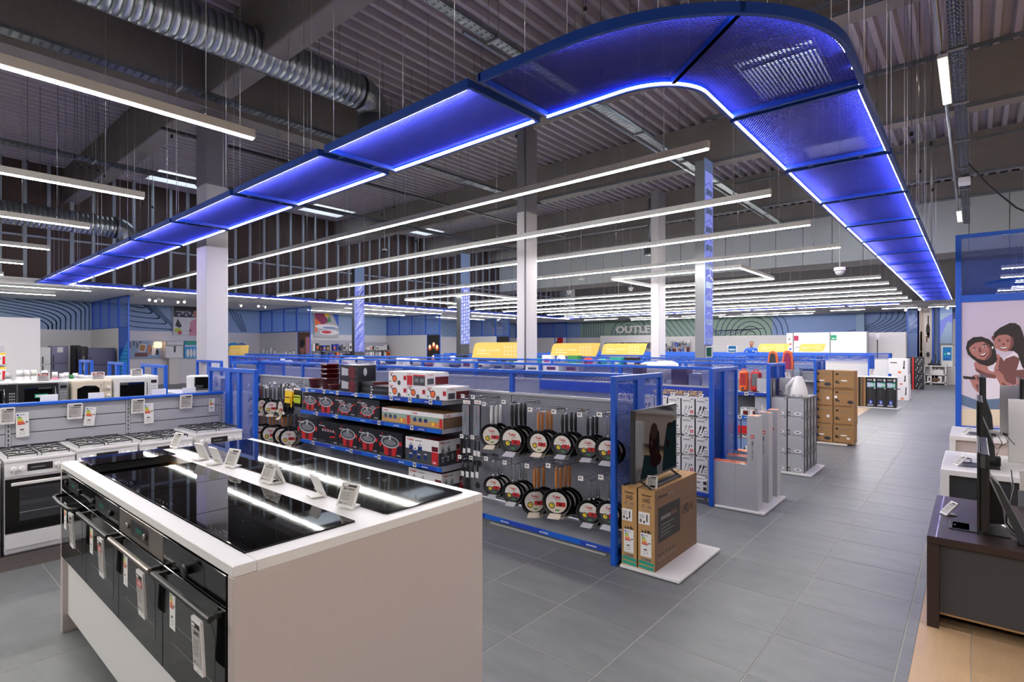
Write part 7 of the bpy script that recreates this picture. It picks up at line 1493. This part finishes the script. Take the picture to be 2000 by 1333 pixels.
for i, (a, b, t, bb, p) in enumerate(((72, 97, 728, 747, '49.999'), (179, 205, 727, 743, '44.999'), (256, 279, 721, 736, '39.999'))):
    X = MX-.02; y0, zt = atX(a, t, X); y1, zb = atX(b, bb, X); price_tag('white price label on top of the %s microwave' % ['wide black', 'cream', 'white'][i], y1-y0, zt-zb, (X, (y0+y1)/2, zb), math.pi/2, math.radians(8), p, red=i < 2, foot=True, group='price labels on microwaves')
for i, (a, b, t) in enumerate(((78, 113, 772), (172, 203, 768), (296, 324, 761), (356, 382, 758))):
    X = RX-.06; y0, zt = atX(a, t, X); y1, _ = atX(b, t, X); o = MB('paper').box(0, 0, 0, .006, y1-y0, max(zt-1.26, .03), c=.002).build('label_holder'); o.location = (X-.0, y0, 1.26); tag(o, 'back of a white label holder above the blue rail, %s from the left' % nth(i), 'label holder', 'label holders on the blue rail')
# detergent bottles on the next shelf behind
BX = -9.35; r = thing('bottle_shelf', 'grey shelf with detergent bottles behind the microwaves', 'shelving', (BX, 1.2, 0)); bz = 1.20
MB('shelf_metal').box(BX-.5, -2, bz-.03, BX+.12, 2.75, bz).build('shelf', r, world=True); MB('grey_panel').box(BX-.45, -2, 0, BX+.08, 2.75, bz-.04).build('base_unit', r, world=True); end_frame(r, 'x', -10.6, -9.75, 2.82, 1.60, [(-10.2, -10.1)], mesh=False)
bt = None
bsp = [(16, 'white', 'light_grey', 1.2), (38, 'white', 'white', 1.35), (52, 'white', 'white', 1.35), (66, 'white', 'offwhite', 1.35), (87, 'white', 'white', 1.3), (107, 'pink', 'white', 1.2), (121, 'white', 'white', 1.1), (129, 'white', 'white', 1.15), (139, 'white', 'green', 1.0), (147, 'white', 'white', 1.1), (158, 'wall_blue', 'white', 1.0), (168, 'blue', 'white', .95), (177, 'blue', 'blue', .95)]
for k, (px, m, m2, s_) in enumerate(bsp):
    y, _ = atX(px, 740, BX); t = thing('detergent_bottle', '%s detergent bottle with large cap, %s from the left behind the microwaves' % ({'white': 'white', 'pink': 'pink', 'wall_blue': 'pale blue', 'blue': 'blue'}[m], nth(k)), 'bottle', (BX, y, bz+.001), math.pi/2, 'detergent bottles'); H_ = .245*s_
    MB(m).lathe([(.055, 0), (.06, H_*.1), (.06, H_*.55), (.035, H_*.74), (.03, H_*.78), (0, H_*.78)], n=14).build('body', t); MB(m2 if m2 != 'blue' else 'white').lathe([(.04, H_*.76), (.033, H_), (0, H_)], n=12).build('cap', t); MB('wall_deep' if k % 3 else 'teal').box(-.03, -.0615, H_*.2, .03, -.0585, H_*.42).build('label', t)
o = MB('teal').box(0, 0, 0, .1, .55, .06).build('bottle_tray'); o.location = (BX+.02, atX(24, 740, BX)[0], bz); o.location.x = BX+.07; tag(o, 'dark green tray edge in front of the detergent bottles', 'tray')
# yellow-topped sachets at the left edge
for k, (t, b) in enumerate(((690, 712), (718, 742))):
    X = -9.8; y0, zt = atX(-12, t, X); y1, zb = atX(11.5, b, X); carton('refill_box', 'white box with yellow top and red figure at the left edge, %s' % ['upper', 'lower'][k], 'box', y1-y0, .2, zt-zb, 'white', (X, y0, zb), lambda F, w, d, h: (F['front'].rect(0, h*.85, w, h*.15, 'yellow'), F['front'].rect(w*.7, 0, w*.25, h*.7, 'red'), F['front'].disc(w*.45, h*.5, w*.12, 'ink'), F['front'].disc(w*.45, h*.5, w*.07, 'paper', .002)), rz=math.pi/2)
mb = MB('light_grey'); y0, zt = atX(-12, 676, -9.82); y1, _ = atX(8, 676, -9.82); zz = [atX(0, p, -9.8)[1] for p in (742, 712)]; mb.box(-10.05, y0-.02, 0, -10.01, y1+.03, zt); [mb.box(-10.02, y0-.02, z-.02, -9.78, y1+.03, z-.001) for z in zz]; tag(mb.build('refill_rack'), 'grey rack carrying the yellow-topped boxes at the left edge', 'rack')
# more frames and appliances between the bottle shelf and the tall column
for i, (a, b, y, l) in enumerate(((-12.6, -11.75, 2.85, 'blue open end frame in front of the grey refrigerator'), (-10.85, -9.75, 4.4, 'blue open end frame with a white microwave at the near white column'))):
    r = thing('open_frame', l, 'frame', ((a+b)/2, y, 0)); end_frame(r, 'x', a, b, y, 1.60, [((a+b)/2-.05, (a+b)/2+.05)], mesh=False)
t = thing('microwave', 'pale microwave with dark window standing inside the blue open frame', 'microwave', (-8.9, 3.55, 1.14), math.radians(60)); MB('white').box(-.1, 0, 0, .30, .3, .25, c=.01).build('body', t); MB('glass_dark').box(.02, -.008, .02, .29, 0, .23).build('window', t); [MB('mid_grey').cyl((-.07+.03*k, -.008, .05), (-.07+.03*k, 0, .05), .008, n=8).build('button', t) for k in range(3)]
r = thing('low_gondola', 'grey shelf carrying the pale microwave beside the mesh end frame', 'shelving', (-8.9, 3.6, 0)); MB('shelf_metal').box(-9.6, 3.25, 1.10, -8.2, 4.2, 1.139).build('shelf', r, world=True); MB('grey_panel').box(-9.55, 3.3, 0, -8.25, 4.15, 1.10).build('base_unit', r, world=True)
for k in range(5):
    carton('white_carton', 'white carton behind the mesh end frame, %s from the left' % nth(k), 'box', .16, .2, .2+.03*(k % 2), ['white', 'white', 'wall_blue', 'white', 'charcoal'][k], (-8.35-.0+.0*k, 3.3+.0, 1.14) if False else (-9.5+.2*k-(.0), 3.9, 1.1395), lambda F, w, d, h: F['front'].rect(w*.2, h*.3, w*.6, h*.3, 'ink_grey'), 'white cartons behind the mesh frame')
# small things standing on the far rails
rnd = random.Random(5)
def rail_goods(G, label, x0, x1, y, z, n, mats, group, hmax=.16):
    MB('shelf_metal').box(x0-.1, y-.16, z-.03, x1+.1, y+.16, z-.001).build('shelf', G, world=True)
    for k in range(n):
        x = x0+(x1-x0)*(k+.5)/n; w = (x1-x0)/n*.75; h = hmax*(.45+.55*rnd.random()); m = rnd.choice(mats); mb = MB(m)
        if rnd.random() < .5: mb.box(-w/2, -.1, 0, w/2, .1, h); Face(mb, (-w/2, -.1, 0), (1, 0, 0), (0, 0, 1), .003).rect(w*.2, h*.2, w*.6, h*.4, rnd.choice(mats))
        else: mb.lathe([(w*.3, 0), (w*.42, h*.3), (w*.4, h*.7), (w*.2, h), (0, h)], n=12); mb.box(-w*.1, -w*.5, h*.3, w*.1, -w*.38, h*.6, 'near_black')
        o = mb.build('small_appliance'); o.location = (x, y, z); tag(o, '%s small appliance from the right end %s' % (nth(n-1-k), label), 'appliance', group)
KM = ['white', 'near_black', 'light_grey', 'white', 'charcoal', 'dark_red', 'steel']
rail_goods(G2, 'on the upper shelf of the second row', -14.6, -8.4, 7.5, 1.36, 18, KM, 'appliances on the second row', .2)
rail_goods(G3, 'on the upper shelf of the third row', -13.5, -5.4, 9.55, 1.36, 18, KM, 'appliances on the third row', .21)
rail_goods(G4, 'on the upper shelf of the fourth row', -12.2, -5.8, 12.95, 1.38, 16, ['white', 'green', 'teal', 'near_black', 'red', 'white'], 'appliances on the fourth row', .26)
# ================================================================= CEILING SERVICES
def cable_tray(label, x, y0, y1, z, w=.22, m='galv_dark'):
    r = thing('cable_tray', label, 'cable tray', (x, (y0+y1)/2, z)); mb = MB(m); L = y1-y0; n = int(L/.12)
    mb.box(x-w/2, y0, z, x-w/2+.006, y1, z+.06); mb.box(x+w/2-.006, y0, z, x+w/2, y1, z+.06)
    for k in range(n): mb.box(x-w/2, y0+k*.12, z, x+w/2, y0+k*.12+.075, z+.004)
    for k in range(5): mb.box(x-w/2+k*w/5+w*.06, y0, z, x-w/2+k*w/5+w*.13, y1, z+.0045)
    stuff(mb.build('perforated_trough', r, world=True))
    MB('near_black').tube([(x+.03*math.sin(k), y0+k*L/12, z+.03) for k in range(13)], .022, 6).build('cable_bundle', r, world=True)
    for k in range(int(L/2.4)):
        y = y0+.8+k*2.4; MB('mid_grey').box(x-w/2-.03, y-.02, z-.022, x+w/2+.03, y+.02, z-.001).build('bracket', r, world=True); MB('mid_grey').cyl((x-w/2-.015, y, z), (x-w/2-.015, y, DZ-.03), .006, n=6).build('hanger_rod', r, world=True); MB('mid_grey').cyl((x+w/2+.015, y, z), (x+w/2+.015, y, DZ-.03), .006, n=6).build('hanger_rod', r, world=True)
    return r
cable_tray('perforated cable tray above the nearest cooker row light', -9.6, -2, 14.2, 6.2); cable_tray('perforated cable tray crossing the far left corner of the roof', -14.7, -2, 20, 6.15, .26); cable_tray('pale perforated cable tray in the middle of the roof', -4.95, 3.0, 24, 6.25, .16, 'galv'); cable_tray('cable tray with strip lamps near the right edge of the roof', -.16, 5, 26, 6.05, .16, 'galv_dark')
for i, (y, L) in enumerate(((10.7, 2.1), (23.2, 1.9))):
    r = thing('strip_lamp', '%s glowing strip lamp beside the right-hand cable tray' % ['near', 'far'][i], 'lamp', (-.32, y, 6.0)); MB('light_grey').box(-.06, 0, .012, .06, L, .07, c=.008).build('housing', r); MB('batten').box(-.05, .03, 0, .05, L-.03, .0125).build('tube', r); [MB('steel').cyl((0, a, .07), (0, a, DZ-6.03), .004, n=5).build('wire', r) for a in (.2, L-.2)]
r = thing('junction_box', 'white box fixed to the cable tray near the right edge', 'box', (-.16, 18.6, 5.9)); MB('white').box(-.11, 0, 0, .11, .5, .12, c=.01).build('body', r)
# galvanised rails under the beams
def rail(label, y, x0, x1, z, w=.05):
    r = thing('ceiling_rail', label, 'rail', ((x0+x1)/2, y, z)); mb = MB('galv'); mb.box(x0, y-w/2, z, x1, y-w/2+.004, z+.05); mb.box(x0, y+w/2-.004, z, x1, y+w/2, z+.05); mb.box(x0, y-w/2, z+.046, x1, y+w/2, z+.05); mb.build('channel', r, world=True)
    k = x0+.6
    while k < x1: MB('mid_grey').cyl((k, y, z+.05), (k, y, DZ-.03), .005, n=5).build('hanger_rod', r, world=True); k += 3.1
for i, (y, x0, x1, z) in enumerate(((8.9, -9.5, 6, 6.42), (9.25, -6.5, 6, 6.42), (11.9, -4, 6, 6.5), (14.5, -12, 6, 6.42), (17.2, -5, 6, 6.5), (20.2, -14, 6, 6.42), (23.0, -8, 6, 6.4))): rail('%s galvanised rail across the roof, counted from the front' % nth(i), y, x0, x1, z)
def pipe(label, pts, r_, m='galv', name='pipe'): return tag(MB(m).tube(pts, r_, 10).build(name), label, 'pipe')
pipe('thin pale pipe running beside the middle cable tray', [(-5.35, 6, 6.45), (-5.35, 22, 6.45)], .03); pipe('dark pipe under the roof behind the near white column', [(-11.6, 4.0, 6.2), (-11.6, 19, 6.2)], .035, 'dark_grey'); pipe('upright pipe beside the cable tray near the right edge', [(-.34, 6, 6.12), (-.34, 25, 6.12)], .025, 'galv')
cord('black cable drooping from the right-hand cable tray', [(-.1, 17.5, 6.1), (.25, 18, 5.6), (.7, 18, 5.0), (1.2, 18, 4.6), (2.2, 18, 4.45)], .018)
# ---- spiral ducts
def duct(label, x, z, R, y0, y1, drop, seed=0):
    r = thing('spiral_duct', label, 'duct', (x, (y0+y1)/2, z)); mb = MB('near_black'); n = 28; L = y1-y0; step = .125; mb.lathe([(R-.006, 0), (R-.006, L)], (x, y0, z), (0, 1, 0), n); mb.cur('galv')
    for k in range(int(L/step)+1): mb.lathe([(R, k*step), (R, min(k*step+step-.007, L))], (x, y0, z), (0, 1, 0), n)
    mb.build('straight_pipe', r, world=True)
    mb = MB('galv'); b = len(mb.v); K = 6; rc = R*1.25
    for i in range(K+1):
        t = math.pi/2*i/K; c = Vector((x, y1+rc*math.sin(t), z-rc+rc*math.cos(t))); dn = Vector((0, math.sin(t), math.cos(t)))
        for q in range(n): a = 2*math.pi*q/n; p = c+Vector((1, 0, 0))*R*math.cos(a)+dn*R*math.sin(a); mb.v.append(tuple(p))
    for i in range(K):
        for q in range(n): j = (q+1) % n; mb.face((b+i*n+q, b+i*n+j, b+(i+1)*n+j, b+(i+1)*n+q), False)
    mb.build('elbow', r, world=True); MB('near_black').lathe([(R+.012, 0), (R+.012, .03)], (x, y1-.01, z), (0, 1, 0), n).build('sleeve', r, world=True); MB('near_black').lathe([(R+.012, 0), (R+.012, .03)], (x, y0+L*.42, z), (0, 1, 0), n).build('sleeve', r, world=True)
    yb_ = y1+rc; MB('galv').lathe([(R, 0), (R, drop)], (x, yb_, z-rc-drop), (0, 0, 1), n).build('down_pipe', r, world=True)
    MB('dark_grey').lathe([(R*.98, 0), (R*1.12, .0), (R*1.12, -.05), (R*1.5, -.10), (R*1.45, -.12), (R*.9, -.11), (R*.85, -.04), (0, -.04)], (x, yb_, z-rc-drop), (0, 0, 1), n).build('air_outlet', r, world=True)
    mb = MB('near_black'); [mb.box(x-R*.9, yb_-.01, z-rc-drop-.10, x+R*.9, yb_+.01, z-rc-drop-.05)]; mb.lathe([(.10, -.10), (.12, -.06), (0, -.05)], (x, yb_, z-rc-drop), (0, 0, 1), 14); mb.build('swirl_plate', r, world=True)
    for a in (y0+L*.2, y0+L*.6, y0+L*.93): MB('mid_grey').cyl((x+R+.01, a, z), (x+R+.01, a, DZ-.02), .006, n=5).build('hanger_rod', r, world=True); MB('mid_grey').cyl((x-R-.01, a, z), (x-R-.01, a, DZ-.02), .006, n=5).build('hanger_rod', r, world=True)
    return r
duct('large spiral duct slanting across the upper left, ending in a round air outlet', -8.5, 6.75, .31, -3, 6.5, .8); duct('silver spiral duct at the far left in front of the wall studs', -18.6, 5.45, .31, -3, 5.1, .4)
# round outlet drums and small ceiling devices
for i, (px, py, y) in enumerate(((1276, 498, 20.0),)):
    x, z = atY(px, py, y); t = thing('air_drum', 'dark round air drum hanging right of the plain grey column', 'ventilator', (x, y, z)); MB('dark_grey').lathe([(.30, 0), (.32, .0), (.32, .42), (.2, .46), (0, .46)], n=24).build('drum', t); MB('galv').cyl((0, 0, .46), (0, 0, DZ-z-.4), .17, n=16).build('down_pipe', t); MB('light_grey').lathe([(.0, -.01), (.18, -.02), (.24, .0)], n=18).build('grille', t)
def dome(label, px, py, y, cam=False):
    x, z = atY(px, py, y); t = thing('dome_camera', label, 'camera', (x, y, z)); MB('white').cyl((0, 0, .05), (0, 0, .12), .10, n=16).build('base', t); MB('light_grey' if not cam else 'near_black').lathe([(.0, -.05), (.05, -.035), (.075, 0), (.08, .05)], n=16).build('dome', t); MB('light_grey').cyl((0, 0, .12), (0, 0, max(DZ-z-.0, .2)), .012, n=6).build('stem', t)
for i, (px, py, y, l) in enumerate(((751, 492, 15.0, 'white dome camera hanging between the second and third long lights'), (525, 531, 13.0, 'white dome camera hanging in front of the wall studs'), (589, 258, 7.5, 'round detector disc under the near beam'), (1112, 574, 22.0, 'white camera cluster right of the plain grey column'), (1640, 534, 14.0, 'white camera on a tall stem near the ring'), (1135, 550, 20.0, 'small white dome camera above the outlet wall'), (1232, 567, 23.0, 'small white dome camera left of the second bare column'), (1208, 605, 27.0, 'tiny white detector among the far lights'), (203, 460, 6.0, 'detector disc left of the silver duct'))): dome(l, px, py, y, i in (0, 1))
# ---- spotlights under the left soffit
def spot(label, y, x, az):
    t = thing('spotlight', label, 'spotlight', (x, y, 3.62), az, 'spotlights under the soffit'); MB('white').cyl((0, 0, .20), (0, 0, .28), .03, n=8).build('mount', t); MB('white').cyl((0, .09, .17), (0, -.11, .07), .048, .055, n=14).build('lamp_body', t); MB('spot').cyl((0, -.1105, .0698), (0, -.114, .068), .045, n=14).build('lens', t)
for i, px in enumerate((290, 305, 312, 345, 361, 468, 505, 514)):
    x = -23.4-.3*(i % 2); y, _ = atX(px, 590, x); spot('white spotlight under the left soffit, %s from the left' % nth(i), y, x, math.radians((90, 60, 130, 100, 60, 100, 60, 130)[i]))
mb = MB('white'); [mb.box(-23.46-.3*k, 7.2, 3.86, -23.40-.3*k, 14.8, 3.898) for k in range(2)]; tag(mb.build('light_track'), 'white light track carrying the spotlights under the left soffit', 'track')
for i, (px, y) in enumerate(((975, 30.0), (1770, 36.2), (1795, 36.0), (1848, 35.8))):
    x, _ = atY(px, 600, y); spot('white spotlight under the far soffit, %s from the left' % nth(i), y, x, math.radians(20*i-30))
# thin free wires and rods hanging from the roof
k = 0
rw = random.Random(11)
for (x0, x1, y0, y1, n, zlo) in ((-16, -11, 2.2, 4.0, 16, 5.2), (-9, -6.2, 6.5, 9, 8, 5.9), (-4, -2.4, 4.9, 9, 9, 5.6), (-1.6, -.4, 8, 14, 10, 4.4), (-14, -12, 10, 14, 8, 5.4), (-19, -16, 5, 9, 8, 5.2)):
    for q in range(n):
        x, y = x0+(x1-x0)*rw.random(), y0+(y1-y0)*rw.random()
        if any(abs(y-b-.2) < .3 for b in (4.4, 9.6, 15.1)): continue
        z = zlo+.8*rw.random(); o = MB('dark_grey').cyl((0, 0, 0), (0, 0, DZ-z+.12), .004, n=5).build('hanging_wire', ceil); o.location = (x, y, z); MB('near_black').box(-.018, -.018, -.03, .018, .018, .03).build('end_clip', o)
